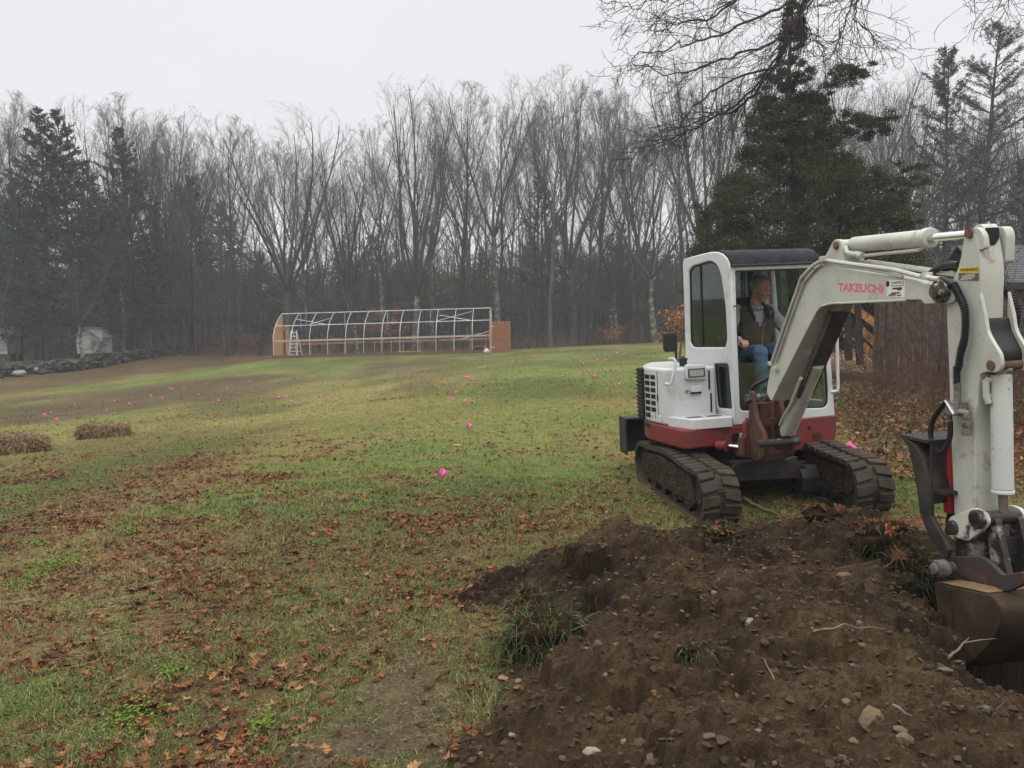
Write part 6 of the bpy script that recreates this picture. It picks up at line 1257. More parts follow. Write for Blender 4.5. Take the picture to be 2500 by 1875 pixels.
# ---- overturned turf clods with hanging blades
def clod(px, py, rx, rz, seed, label, nb, L=.12, leafn=0, col=(.06,.09,.03)):
    p = hit(px, py, SH); R = np.random.RandomState(seed); root = thing('turf_clod', label, 'turf clod', tuple(p))
    me = bpy.data.meshes.new('soil'); bm = bmesh.new(); bmesh.ops.create_icosphere(bm, subdivisions=4, radius=1)
    for v in bm.verts:
        q = v.co; f = 1 + .45*(float(fbm(q.x*2+seed, q.y*2+q.z*1.7, .7, 4, seed))-.5)*2
        v.co = Vector((q.x*rx*f, q.y*rx*.75*f, (q.z*rz + rz*.15)*f))
    V0 = np.array([tuple(v.co) for v in bm.verts]); bm.to_mesh(me); bm.free(); me.shade_smooth(); me.materials.append(MATCLOD)
    o = bpy.data.objects.new('soil_ball', me); COL.objects.link(o); o.parent = root
    idx = R.choice(len(V0), nb); B = V0[idx]; nrm = B/np.linalg.norm(B, axis=1)[:,None]
    D = nrm*.6 + R.normal(0,.55,(nb,3)) + [0,-.25,-.1]; D /= np.linalg.norm(D, axis=1)[:,None]; l = R.uniform(.4,1.2,(nb,1))*L
    S = np.cross(D, R.normal(0,1,(nb,3))); S /= np.linalg.norm(S, axis=1)[:,None]; S *= .0019
    m1 = B*1.0 + D*l*.5; tip = m1 + (D + [0,0,-.9])*l*.5
    V = np.stack([B-S, B+S, m1+S*.8, m1-S*.8, tip], 1).reshape(-1,3); k = np.arange(nb)[:,None]*5
    F = np.concatenate([k+np.array([0,1,2]), k+np.array([0,2,3]), k+np.array([3,2,4])])
    t = R.rand(nb,1); cc = np.where(t < .72, np.array(col)*R.uniform(.3,1.1,(nb,1)), np.array((.20,.16,.08))*R.uniform(.4,1.0,(nb,1)))
    big_mesh('grass_blades', V, F, M_GRASS, parent=root, cols=np.repeat(cc, 5, 0))
    if leafn:
        a = R.rand(leafn)*6.28; x_ = np.cos(a)*rx*R.rand(leafn)*1.1; y_ = np.sin(a)*rx*.8*R.rand(leafn)
        z_ = rz*.9*np.sqrt(np.clip(1-(x_/rx/1.15)**2-(y_/rx)**2, 0.02, 1))+.01
        v_, f_, c_ = leaves(x_, y_, z_, R.uniform(.08,.13,leafn), LT, R, .6, 1.25); big_mesh('oak_leaves', v_, f_, M_LEAF, parent=root, cols=c_)
    return root
MATCLOD = mat('clod', (.024,.015,.009), .95, .4, 30, bump=1.0, bscale=50, spec=.03)
clod(1335,1585,.19,.15,5,'overturned clod of dark turf with long grass blades at the left edge of the heap',1500,.15,4)
clod(1300,1500,.13,.10,8,'straw tufted turf clod above the larger overturned clod',350,.13,2,(.12,.13,.04))
clod(2150,1328,.18,.12,6,'root clod covered in tan oak leaves below the excavator track',300,.10,26)
clod(2215,1390,.12,.10,9,'small grassy clod between the leafy clod and the bucket',260,.14,5)
clod(1690,1595,.06,.03,12,'small dark lump standing in for a shaded grassy hollow amid the heap',160,.08)  # dark ball paints the shade of a grassy hollow
clod(1770,1320,.13,.07,14,'low grassy clod just in front of the left track',200,.08,5,(.10,.13,.04))
clod(2010,1262,.13,.05,15,'dark soil clod between the two tracks',120,.07,6)
# ---- sticks
def stick(pix, r, label, m, side=()):
    pts = [Vector(hit(a, b, SH)) + Vector((0,0,h)) for a, b, h in pix]; base = pts[0].copy(); base.z -= .0; mb = MB()
    P = []
    for i in range(len(pts)-1):
        for t in (0,.33,.66): q = pts[i].lerp(pts[i+1], t); P.append(q-base + Vector((0,0,.012*math.sin(7*i+9*t))))
    P.append(pts[-1]-base); n = len(P); mb.tube(P, [r*(1-.7*i/n) for i in range(n)], 6)
    for (i, dx, dy, dz) in side: q = P[min(i,n-1)]; mb.tube([q, q+Vector((dx*.5,dy*.5,dz*.6)), q+Vector((dx,dy,dz))], [r*.6,r*.45,r*.2], 5)
    o = mb.build('stick', m); o.location = base; tag(o, label, 'stick')
MSTK = mat('stick_pale', (.15,.115,.08), .8, .3, 30, bump=.3); MSTD = mat('stick_dark', (.07,.045,.03), .8, .3, 30, bump=.3)
stick([(2315,1622,.03),(2350,1600,.05),(2385,1575,.12)], .0065, 'forked pale stick lying on the near lip of the hole in front of the bucket', MSTK, [(3,.14,-.02,.03),(4,.06,.02,.08)])
stick([(1985,1553,.02),(2060,1545,.03),(2160,1547,.02)], .005, 'long thin pale root lying across the middle of the soil', MSTK)
stick([(2180,1735,.02),(2225,1762,.02)], .005, 'short pale root low on the right near the boulder', MSTK)
stick([(1890,1680,.03),(1865,1640,.05)], .003, 'thin pale rootlet sticking out of the near soil slope', MSTK)
stick([(2110,1130,.02),(2160,1080,.18)], .012, 'dark stick leaning in the leaf litter right of the tracks', MSTD)
stick([(1815,1228,.04),(1850,1243,.02),(1900,1262,.02)], .022, 'freshly cut branch end lying between the tracks', MSTK)
stick([(2040,1400,.02),(2150,1378,.03)], .005, 'thin dark root on the far soil', MSTD)
stick([(270,1300,.05),(330,1345,.02),(400,1390,.01)], .006, 'bent dark twig in the leaves at left', MSTD)
for (a, b, c_) in [(548,1168,'left'),(348,1170,'right')]:
    pass
# ---- roots and fibres in the soil, straw stalks, clover
n = 1500; x = rs.uniform(-.3, 3.4, n); y = 2.0+4*rs.rand(n); k = (soil_d(x,y) > 0) & (sdpoly(x,y,HOLE) < -.05); x, y = x[k], y[k]; n = len(x); z = SH(x,y)
p_, d_, r_ = grow(np.stack([x,y,z],-1), nrmz(rs.normal(0,1,(n,3))*[1,1,.5]+[0,0,.2]), rs.uniform(.03,.16,n), rs.uniform(.0006,.0016,n), 5, .35, -.05, .5, rs)
V, F = tubes(p_, r_, 3); o = big_mesh('root_fibres', V, F, attr_mat('fibres',.9,.1), cols=np.repeat(lerp(np.array((.03,.02,.013)), np.array((.17,.13,.08)), rs.rand(n,1)**2), 18, 0)); tag(o, 'fine torn roots and grass fibres on the dug soil', 'roots', kind='stuff')
def patch(pix, n, sc, rs):
    out_ = []
    for a, b_, s_ in pix: q = hit(a, b_); m = int(n*s_); out_.append(np.stack([q[0]+rs.normal(0,sc*s_,m), q[1]+rs.normal(0,sc*s_*1.3,m)],-1))
    return np.concatenate(out_)
P2 = patch([(120,1385,1),(60,1420,.7),(165,1375,.8),(300,1280,.9),(320,1300,.6),(510,1215,.6),(540,1180,.4),(330,1750,.8),(420,1240,.5),(640,1770,.4),(90,1330,.5),(780,1330,.5),(860,1250,.6),(900,1230,.5),(420,1640,.5)], 420, .075, rs); n = len(P2); z = TH(P2[:,0],P2[:,1])
C = np.stack([P2[:,0],P2[:,1],z+rs.uniform(.006,.028,n)],-1); D_ = nrmz(rs.normal(0,1,(n,3))*[1,1,.25]); W_ = nrmz(np.cross(D_, rs.normal(0,.3,(n,3))+[0,0,1])); V, F = quads(C, D_*.008, W_*.007)
o = big_mesh('clover', V, F, M_GRASS, cols=np.repeat(np.array((.115,.175,.028))*rs.uniform(.4,1.2,(n,1)),4,0)); tag(o, 'low patches of yellow green clover among the leaves', 'clover', kind='stuff')
P2 = patch([(60,1230,2.6),(230,1215,2),(330,1205,1.4),(450,1225,1),(0,1290,1.5),(300,1430,1.0),(120,1450,1.2),(700,1350,.8),(250,1560,1)], 42, .17, rs); n = len(P2); z = TH(P2[:,0],P2[:,1]); a_ = rs.normal(.2,.5,n)
_g = grow(np.stack([P2[:,0],P2[:,1],z+.012],-1), np.stack([np.cos(a_),np.sin(a_)*.8,rs.normal(0,.06,n)],-1), rs.uniform(.05,.20,n), rs.uniform(.0010,.0022,n), 2, .08, 0, .7, rs); V, F = tubes(_g[0], _g[2], 3)
o = big_mesh('straw', V, F, attr_mat('straw',.8,.1), cols=np.repeat(lerp(np.array((.12,.09,.05)), np.array((.29,.23,.13)), rs.rand(n,1)), 9, 0)); tag(o, 'pale broken straw stalks lying in the grass at left', 'straw', kind='stuff')
# ---- hay bales
def bale(px, py, D, yaw, L, Wd, H, label, seed):
    p = at(px, py, D); z = float(TH(p[0], p[1])); root = thing('hay_bale', label, 'hay bale', (p[0], p[1], z), rad(yaw), 'loose brown hay bales'); R = np.random.RandomState(seed)
    me = bpy.data.meshes.new('core'); bm = bmesh.new(); bmesh.ops.create_cube(bm, size=1); bmesh.ops.subdivide_edges(bm, edges=bm.edges, cuts=14, use_grid_fill=True)
    for v in bm.verts:
        q = v.co.copy(); f = 1 - .22*max(abs(q.x)*2, .0)**6*0 - .0
        n_ = Vector((q.x*2, q.y*2, q.z*2)); l6 = (abs(n_.x)**6 + abs(n_.y)**5 + abs(n_.z)**5)**(1/5.5)
        k = 1/l6*(1+.16*(float(fbm(q.x*4+seed, q.y*4+q.z*3, .5, 3, seed))-.5)*2)*1.0
        s_ = .80 if n_.z > .3 else 1.0
        v.co = Vector((n_.x*k*L/2, n_.y*k*Wd/2*s_, (n_.z*k*.5+.5)*H - (.06*H if abs(n_.x) > .7 else 0)))
    V0 = np.array([tuple(v.co) for v in bm.verts]); bm.to_mesh(me); bm.free(); me.shade_smooth(); me.materials.append(MHAY)
    o = bpy.data.objects.new('packed_hay', me); COL.objects.link(o); o.parent = root
    nb = 5000; B = V0[R.choice(len(V0), nb)] + R.normal(0,.02,(nb,3)); nr = B - [0,0,H/2]; nr = nr/np.array([L,Wd,H]); nr /= np.linalg.norm(nr, axis=1)[:,None]
    D_ = nr*.35 + R.normal(0,.6,(nb,3)); D_[:,2] -= .75; D_ /= np.linalg.norm(D_, axis=1)[:,None]; l = R.uniform(.04,.15,(nb,1))
    S = np.cross(D_, nr+1e-3); S /= np.linalg.norm(S, axis=1)[:,None]; S *= .004; m1 = B + nr*.012 + D_*l*.5; tip = m1 + (D_ - nr*.4)*l*.5; tip[:,2] = np.maximum(tip[:,2], .0)
    V = np.stack([B-S, B+S, m1+S, m1-S, tip], 1).reshape(-1,3); k = np.arange(nb)[:,None]*5
    F = np.concatenate([k+np.array([0,1,2]), k+np.array([0,2,3]), k+np.array([3,2,4])])
    cc = np.array((.20,.135,.072))*R.uniform(.45,1.7,(nb,1)); big_mesh('loose_hay', V, F, M_GRASS, parent=root, cols=np.repeat(cc,5,0))
MHAY = mat('hay', (.10,.066,.038), .95, .5, 14, bump=1.0, bscale=30, grain=(1,1,4))
bale(253,1064,15.3,3,.84,.40,.25,'brown loose hay bale standing alone in the grass, right of the other bale',31)
bale(25,1106,13,16,.98,.42,.29,'brown hay bale cut off by the left edge of the photo',37)
# ---- pin flags
MFLAG = mat('flag_pink', (.90,.17,.42), .5, .05, 5); MWIRE = mat('wire', (.25,.25,.26), .4, .1, 5, metal=.8)
FLG = [(107,1012),(123.5,1006),(138,1023),(181,989),(260,1001),(278,978),(315,985),(368,966),(395,972),(414,947),(420,949),(448,950),(414,998),(484,963),(503,938),(532,978),(554,949),(581,916),(610,932),
 (680,970),(698,969),(711,980),(780,967),(1103,975),(1111,957),(1134,980),(1139,921),(1152,926),(1182,895),(1144,1039),(1079,1154),(1249,882),(1267,872),(1302,868),(1371,856),(1422,887),(1435,904),(1451,920),(1512,940),(1458,879),(1478,877),(1506,861),(1523,845),(1477,863),(660,870),(2071,1092)]
def flaglab(px, py):
    if (px,py) == (1079,1154): return 'nearest and largest pink pin flag, alone among the leaves in mid field', None
    if (px,py) == (2071,1095): return 'pink pin flag beside the right track of the excavator', None
    if (px,py) == (1144,1039): return 'pink pin flag standing between the nearest flag and the close trio', None
    if (px,py) == (660,870): return 'tiny pink flag at the left corner of the hoop house', None
    if (px,py) == (1512,940): return 'pink pin flag closest to the excavator mirror, left of it', None
    if (px,py) == (138,1023): return 'lowest pink flag of the three in front of the left hay bale', None
    if (px,py) == (414,998): return 'pink flag on the near edge of the brown strip, apart from the rest', None
    if (px,py) == (780,967): return 'pink flag standing alone right of the group of three', None
    if px < 200: return 'small pink pin flag at the far left of the brown strip behind the hay bales', 'pin flags at the far left'
    if px < 620: return 'small pink pin flag scattered in the brown strip left of the hoop house', 'pin flags in the brown strip'
    if px < 760: return 'pink pin flag in the tight group of three below the hoop house', 'group of three pin flags'
    if px < 1140 and py > 950: return 'pink pin flag of the trio in the middle of the green field', 'trio of pin flags in mid field'
    if px < 1400 and py < 930: return 'tiny pink pin flag in the row leading past the right end of the hoop house', 'pin flags right of the hoop house'
    return 'small pink pin flag in the row up the bright green slope left of the cab', 'pin flags on the green slope'
for i, (px, py) in enumerate(FLG):
    big = py > 1100
    p = hit(px, py+ (24 if (px,py)==(1079,1154) else 20 if px > 2000 else 10 if py > 1030 else 5 if py > 940 else 4))
    hgt = (py*0 + .0); lb, gp = flaglab(px, py)
    if px > 2000: p = at(px, py+25, 7.7); p[2] = float(TH(p[0],p[1]))
    root = thing('pin_flag', lb, 'flag', (p[0], p[1], float(TH(p[0],p[1]))), 0, gp)
    d = p[1]; zc = at(px, py, p[1])[2] - float(TH(p[0],p[1])); s = (.070 if px < 2000 else .095) + .0006*min(d,40)
    zc = max(zc, .06); R = random.Random(i); yaw = R.uniform(-40, 40); tl = R.uniform(25, 60)
    mb = MB(RZ(yaw)); mb.tube([(0,0,-.03),(0,0,zc*.5),(.006,0,zc+s*.55)], .0016+.00008*d, 5); mb.build('wire', MWIRE, root)
    V = []; N_ = 6
    for a in range(N_+1):
        for b in range(3): V.append((a/N_*s*.9, .10*s*math.sin(a*1.3+b*.8+i), (b/2-.5)*s*1.05))
    F = [(a*3+b, (a+1)*3+b, (a+1)*3+b+1, a*3+b+1) for a in range(N_) for b in range(2)]
    mb = MB(RZ(yaw) @ TR(0,0,zc) @ RYm(tl) @ TR(-.35*s,0,0)); mb.add(V, F); fo = mb.build('flag', MFLAG, root)
    sm = fo.modifiers.new('thick','SOLIDIFY'); sm.thickness = .0008
# loose litter by the flags
V, F = leaf_t(LT); p = hit(1101,1091); mb = MB(TR(0,0,.02)@RZ(20)@Matrix.Scale(.16,4)); mb.add(V, [tuple(f) for f in F]); o = mb.build('leaf', mat('orange_leaf',(.55,.22,.07),.6,.2,20)); o.location = p; tag(o, 'single bright orange leaf lying above the nearest pink flag', 'leaf')
# ============================================================ HOOP HOUSE
HX0 = at(668,876,55)[0]; HX1 = at(1197,861,55)[0]; HY = 55.0; HW = 4.35
zb0 = at(668,876,55)[2]; zb1 = at(1197,861,55)[2]; HH = 3.02; SWH = 1.18
HO = thing('hoop_house', 'unfinished greenhouse frame of silver hoops with wooden end walls in the far field', 'greenhouse', (HX0, HY, zb0))
mGV = mat('galvanised', (.50,.52,.53), .38, .1, 5, metal=.25); mCED = mat('cedar_boards', (.25,.105,.042), .7, .35, 5, grain=(6,1,.6)); mPIN = mat('pine_studs', (.52,.30,.12), .7, .2, 5, grain=(4,4,.5)); mBRB = mat('base_board', (.13,.075,.045), .8, .25, 4); mHIP = mat('hip_board', (.42,.31,.25), .6, .1, 4)
LX = HX1 - HX0
def zl(x): return (zb1-zb0)*x/LX
def hoop(t):                       # cross-section from near foot over the ridge to far foot (y, z)
    P = [(0,0),(.0,SWH*.5),(.015,SWH)]
    for k in range(1,9):
        u = k/8*rad(52); P.append((.015 + (HW/2-.015)*(1-math.cos(u))/(1-math.cos(rad(52))), SWH + (HH-SWH)*math.sin(u)/math.sin(rad(52))))
    return P + [(HW-a, b) for a, b in P[:-1][::-1]]
HP = hoop(0); NB = 12
for i in range(NB+1):
    x = LX*i/NB; mb = MB(); mb.tube([(x, a, b+zl(x)) for a, b in HP[:11]], .024, 6); mb.build('hoop', mGV, HO)
mb = MB(); mb.tube([(0,HW/2,HH+.03+zl(0)),(LX,HW/2,HH+.03+zl(LX))], .032, 6); mb.build('ridge_pipe', mGV, HO)
k6 = HP[6]; k5 = HP[5]
for a, b in (HP[6], (HW-HP[6][0], HP[6][1])): mb = MB(); mb.tube([(0,a,b+zl(0)),(LX,a,b+zl(LX))], .028, 6); mb.build('purlin', mGV, HO)
mb = MB(); mb.box((0,-.05,-.07),(0.001,0,.07)); mb = MB(); mb.beam((0,-.05,SWH+zl(0)),(LX,-.05,SWH+zl(LX)), .05, .13); mb.build('hip_board', mHIP, HO)
mb = MB(); mb.beam((0,HW+.05,SWH*.72+zl(0)),(LX,HW+.05,SWH*.72+zl(LX)), .05, .14); mb.build('hip_board', mat('hip_board_far',(.32,.19,.11),.7,.15,4), HO)
for y_ in (-.03, HW+.03): mb = MB(); mb.beam((-.05,y_,.08+zl(0)),(LX+.05,y_,.08+zl(LX)), .06, .26); mb.build('base_board', mBRB, HO)
for i in range(1,NB):
    x = LX*i/NB + (.25 if i < 4 else -.35 if i > 6 else 0); mb = MB(); mb.tube([(x,HW,zl(x)),(x,HW,SWH*.8+zl(x))], .022, 5); mb.build('side_post', mGV, HO)
for x in (LX*.09, LX*.30, LX*.505, LX*.71): mb = MB(); mb.tube([(x,HW/2,HH+zl(x)),(x+.02,HW/2,HH-1.05+zl(x))], .018, 5); mb.build('hanger', mGV, HO)
for (xa, ia, xb, ib) in ((.085,8,.245,6),(.245,8,.15,6),(.76,8,.915,6),(.91,9,.74,6)):
    p, q = HP[ia], HP[ib]; mb = MB(); mb.tube([(LX*xa,p[0]-.06,p[1]+zl(LX*xa)),(LX*xb,q[0]-.06,q[1]+zl(LX*xb))], .022, 5); mb.build('wind_brace', mGV, HO)
mb = MB(); mb.tube([(LX*.86,.3,.9+zl(LX)),(LX*.995,.3,1.45+zl(LX))], .018, 5); mb.build('wind_brace', mGV, HO)
def roofz(y): return float(np.interp(y, [a for a, b in HP], [b for a, b in HP]))
dr0, dr1 = HW*.52, HW*.75
ys = [.06,.40,.74,1.08,1.42,1.76,2.1]
for y_ in ys:
    mb = MB(); mb.box((-.05,y_,.05),(.05,y_+.17,roofz(y_+.1)-.05)); mb.build('end_wall_board', mPIN, HO)
for y_ in (dr1, dr1+.3, dr1+.55): mb = MB(); mb.box((-.05,y_,.05),(.05,y_+.12,roofz(y_)-.35)); mb.build('end_wall_stud', mPIN, HO)
mb = MB(); mb.box((-.06,dr0-.2,1.95),(.06,dr1+.7,2.08)); mb.build('door_header', mPIN, HO)
for y_ in (.3,1.3,2.0,3.1,3.9): mb = MB(); mb.box((LX-.03,y_,.05+zl(LX)),(LX+.03,y_+.09,roofz(y_)-.03+zl(LX))); mb.build('end_wall_stud', mPIN, HO)
mb = MB(); mb.box((LX-.04,-.07,zl(LX)),(LX+.04,.03,HH-.15+zl(LX))); mb.tube([(LX+.02,0,SWH+zl(LX))]+[(LX+.02,a-.03,b+zl(LX)) for a, b in HP[3:9]], .035, 5); mb.build('end_post', mHIP, HO)
dx = LX + .10; dwid = 1.28; dh = 2.12; mb = MB()
for k in range(9): mb.box((dx+dwid*k/9+.006,-.10,.03+zl(LX)),(dx+dwid*(k+1)/9-.006,-.06,dh+(.015 if k%2 else 0)+zl(LX)))
d = mb.build('door', mCED, HO, bevel=.006, seg=1)
for z_ in (.35,1.75): mb = MB(); mb.box((dx-.10,-.13,z_+zl(LX)),(dx+.20,-.105,z_+.06+zl(LX))); mb.build('hinge', mGV, d)
# stepladder
p = at(716,872,56.2); LA = thing('stepladder', 'white aluminium stepladder standing inside the left end of the hoop house', 'ladder', (p[0],p[1],float(TH(p[0],p[1]))))
mAL = mat('aluminium', (.66,.66,.64), .4, .1, 5, metal=.2)
mb = MB()
for s in (-1,1): mb.beam((s*.30,0,0),(s*.17,.30,1.85), .05,.08)
for k in range(7): t = (k+.6)/7.2; mb.beam((-.30+.13*t,.30*t,1.85*t),(.30-.13*t,.30*t,1.85*t), .09, .05)
mb.build('front_frame', mAL, LA)
mb = MB()
for s in (-1,1): mb.beam((.25+s*.20,.75,0),(.05+s*.12,.34,1.85), .04,.05)
for t in (.2,.5,.8): mb.beam((.25-.2*t-.17,.75-.41*t,1.85*t),(.25-.2*t+.17,.75-.41*t,1.85*t), .03,.03)
mb.build('rear_frame', mAL, LA)
def bumpy(name, px, py, D, r, label, cat_, m, seed=1):
    p = at(px, py, D); z = float(TH(p[0],p[1])); V = []; bm = bmesh.new(); bmesh.ops.create_icosphere(bm, subdivisions=3, radius=1)
    for v in bm.verts: q = v.co; f = 1+.5*(float(fbm(q.x+seed, q.y+q.z, .8, 3, seed))-.5)*2; v.co = Vector((q.x*r[0]*f, q.y*r[1]*f, (q.z*f*.5+.42)*r[2]*2*(1-.25*abs(q.x))))
    me = bpy.data.meshes.new(name); bm.to_mesh(me); bm.free(); me.shade_smooth(); me.materials.append(m); o = bpy.data.objects.new(name, me); COL.objects.link(o); o.location = (p[0],p[1],z); tag(o, label, cat_); return o
bumpy('white_sack', 1188, 862, 54.2, (.2,.15,.18), 'crumpled white sack lying by the right corner post of the hoop house', 'sack', mat('sack_white',(.6,.6,.57),.7,.1,4), 2)
bumpy('dark_tarp', 1172, 858, 56.5, (.45,.3,.28), 'heap of dark tarp inside the right end of the hoop house', 'tarp', mat('tarp_dark',(.035,.035,.035),.6,.2,4), 4)
p = at(1189,858,54.6); T_ = thing('rake', 'red handled garden tool leaning on the right end post of the hoop house', 'garden tool', (p[0],p[1],float(TH(p[0],p[1]))))
mb = MB(); mb.tube([(-.12,0,.05),(.05,.25,1.3)], .025, 6); mb.build('handle', mat('tool_red',(.35,.04,.03),.5,.1,4), T_); mb = MB(); mb.box((-.25,-.04,.0),(.0,.04,.28)); mb.ell((-.12,-.03,.34), (.10,.06,.10)); mb.build('head', mat('tool_head',(.45,.06,.06),.5,.2,4), T_, bevel=.02)
p = at(1395,842,58)
mb = MB(); 
pl = at(1015,862,55.8); mb = MB(); mb.box((-1.0,-.1,0),(1.0,.1,.05)); o = mb.build('plank', mPIN, bevel=.005); o.location = (pl[0]-.2,pl[1],float(TH(pl[0],pl[1]))+.16); tag(o, 'long plank lying on the ground inside the hoop house', 'plank')
# ============================================================ WHITE SHEDS, STONE WALL (far left)
def clapbox(name, label, px0, px1, ybot, yeave, yridge, D, dep, m, mroof, gable_front=True, win=None, door=None, yaw=0):
    a, b = at(px0, ybot, D), at(px1, ybot, D); z = a[2]; wd = b[0]-a[0]; he_ = at(px0, yeave, D)[2]-z; hr_ = at(px0, yridge, D)[2]-z
    root = thing(name, label, 'shed', (a[0], D, z-.0), rad(yaw)); mb = MB(); n = int(he_/.16)
    prof_ = [(0,-.3),(wd,-.3),(wd,he_),(wd/2,hr_),(0,he_)]
    mb.add([(x,0,z_) for x,z_ in prof_]+[(x,dep,z_) for x,z_ in prof_], [(0,1,2,3,4),(9,8,7,6,5)]+[(i,5+i,5+(i+1)%5,(i+1)%5) for i in range(5)])
    for k in range(int(hr_/.15)):
        z_ = .15*k; w2 = 0 if z_ < he_ else (z_-he_)/(hr_-he_)*wd/2
        if wd-2*w2 > .2: mb.box((w2-.01,-.025,z_),(wd-w2+.01,-.002,z_+.135))
        if z_ < he_: mb.box((wd+.002,0,z_),(wd+.025,dep,z_+.135)); mb.box((-.025,0,z_),(-.002,dep,z_+.135))
    mb.build('wall', m, root)
    for s in (0,1):
        mb = MB(); x0, x1 = (-.2, wd/2) if s == 0 else (wd/2, wd+.2); z0, z1_ = (he_-.12, hr_+.02) if s == 0 else (hr_+.02, he_-.12)
        mb.add([(x0,-.2,z0),(x1,-.2,z1_),(x1,dep+.2,z1_),(x0,dep+.2,z0),(x0,-.2,z0+.08),(x1,-.2,z1_+.08),(x1,dep+.2,z1_+.08),(x0,dep+.2,z0+.08)], [(0,3,2,1),(4,5,6,7),(0,1,5,4),(1,2,6,5),(2,3,7,6),(3,0,4,7)]); mb.build('roof', mroof, root)
    if win: mb = MB(); mb.box((wd*win[0],-.06,win[1]),(wd*win[0]+win[2],-.03,win[1]+win[3])); mb.build('window', mSE, root)
    if door: mb = MB(); mb.box((wd*door[0],-.06,0),(wd*door[0]+door[2],-.03,door[3])); mb.build('door', mat('door_grey',(.30,.30,.29),.7,.1,4), root)
    return root
mWC = mat('white_clapboard', (.42,.43,.43), .7, .12, 1.5, dirt=(.30,.30,.28), damt=.3, dscale=1.5); mGR = mat('roof_shingle_grey', (.13,.13,.135), .9, .2, 6)
clapbox('white_shed', 'white clapboard shed with gable roof seen between trunks behind the stone wall', 188, 236, 852, 822, 803, 52.0, 2.0, mWC, mGR, win=None, door=(.70,0,.8,1.2))
clapbox('white_shed', 'small white shed with a dark window at the far left edge', -30, 18, 853, 818, 800, 54, 1.5, mWC, mGR, win=(.78,.7,.3,.35), door=(.35,0,.55,1.3))
rs = np.random.RandomState(5); VV = []; FF = []; nn = 0; CC = []
wl = [(-260,935,44),(0,915,47),(40,903,49),(120,886,48.5),(200,872,50),(300,862,53.5),(420,852,60),(520,848,63)]
WP = [at(a,b_,c_) for a,b_,c_ in wl]; 
for i in range(1500):
    t = rs.rand()*(len(WP)-1); k = int(t); p = WP[k]*(1-t+k)+WP[k+1]*(t-k); r = rs.uniform(.12,.34); h_ = rs.rand()**1.3*.60; p = p + np.array([rs.normal(0,.22)*(1-h_*.4), rs.normal(0,.28)*(1-h_*.4), 0]); V, F = hull_(rs.randint(8)) if False else (None, None) if False else hull(300+rs.randint(12), 1, (1,.8,.6), 12)
    P_ = np.array(V)*r; a = rs.rand()*6; c, s = math.cos(a), math.sin(a); P_ = np.stack([P_[:,0]*c-P_[:,1]*s, P_[:,0]*s+P_[:,1]*c, P_[:,2]],-1) + [p[0], p[1], float(TH0(p[0],p[1])) + h_ + .05]
    VV.append(P_); FF += [tuple(j+nn for j in f) for f in F if len(f) == 3]; nn += len(P_); CC.append(np.tile(np.array((.055,.054,.048))*rs.uniform(.4,1.5)*(2.2 if rs.rand() < .04 else 1), (len(P_),1)))
o = big_mesh('stone_wall', np.concatenate(VV), np.array(FF), attr_mat('wall_stone', .9, .2, 6, .35), cols=np.concatenate(CC)); tag(o, 'tumbled dry stone wall of dark fieldstones running along the wood at far left', 'stone wall')
p = at(48,912,47); V, F = hull(400, .48, (1,.7,.5), 22); mb = MB(); mb.add(V, F); o = mb.build('stone', mat('boulder_pale',(.20,.20,.18),.9,.3,5,bump=.4,bscale=12), smooth=False, bevel=.04, seg=1); o.location = (p[0],p[1],float(TH(p[0],p[1]))+.2); tag(o, 'pale boulder at the near end of the stone wall', 'boulder')
lawn = [at(-400,905,56),at(0,890,56),at(170,853,61.5),at(-400,850,80),at(170,848,80)]
# ============================================================ FENCE, GATE, SHED ON THE RIGHT
mFB = mat('fence_boards', (.058,.038,.030), .85, .4, 4, bump=.4, bscale=20, grain=(8,8,.5), dirt=(.115,.085,.065), damt=.35, dscale=9)
def fence(x0, y0, x1, y1, label, ztop, seed):
    R = random.Random(seed); L_ = math.hypot(x1-x0, y1-y0); n = int(L_/.125); root = thing('wooden_fence', label, 'fence', (x0,y0,float(TH(x0,y0))), math.atan2(y1-y0, x1-x0)); mb = MB(); z0 = float(TH(x0,y0))
    for i in range(n):
        x = i*.125; h = ztop-z0+R.uniform(-.025,.02); g_ = float(TH(x0+(x1-x0)*x/L_, y0+(y1-y0)*x/L_))-z0
        mb.beam((x+.055+R.uniform(-.004,.004),R.uniform(-.004,.004),g_-.05),(x+.055+R.uniform(-.01,.01),0,h), .113, .018, up=(0,1,0))
    mb.build('boards', mFB, root)
    for z_ in (.35,1.5): mb = MB(); mb.box((0,.02,z_),(L_,.06,z_+.09)); mb.build('rail', mFB, root)
    for k in range(int(L_/2.4)+1): mb = MB(); mb.box((k*2.4-.05,.06,-.1),(k*2.4+.05,.16,ztop-z0+.05)); mb.build('post', mFB, root)
fa = at(2155,742,15.2); fence(fa[0]-.05, 15.2, 13.2, 14.3, 'weathered dark brown board fence behind the excavator boom', fa[2]+.05, 1)
mOR = mat('orange_boards', (.50,.22,.07), .7, .3, 6, dirt=(.09,.06,.04), damt=.3, dscale=8); mPO = mat('post_dark', (.03,.025,.022), .85, .2, 6)
ga = at(2110,890,16.0); GT = thing('wooden_gate', 'leaning gate of slanted orange boards on dark posts left of the brown fence', 'gate', (ga[0],16.0,float(TH(ga[0],16.0))))
def gp(px, py): p = at(px, py, 16.0); return (p[0]-ga[0], 0, p[2]-GT.location[2])
for a, b_ in (((2098,762),(2150,800)),((2102,805),(2150,850)),((2105,843),(2140,878)),((2080,752),(2100,764))): mb = MB(); mb.beam(gp(*a), gp(*b_), .15, .03, up=(0,1,0)); mb.build('slat', mOR, GT, bevel=.004)
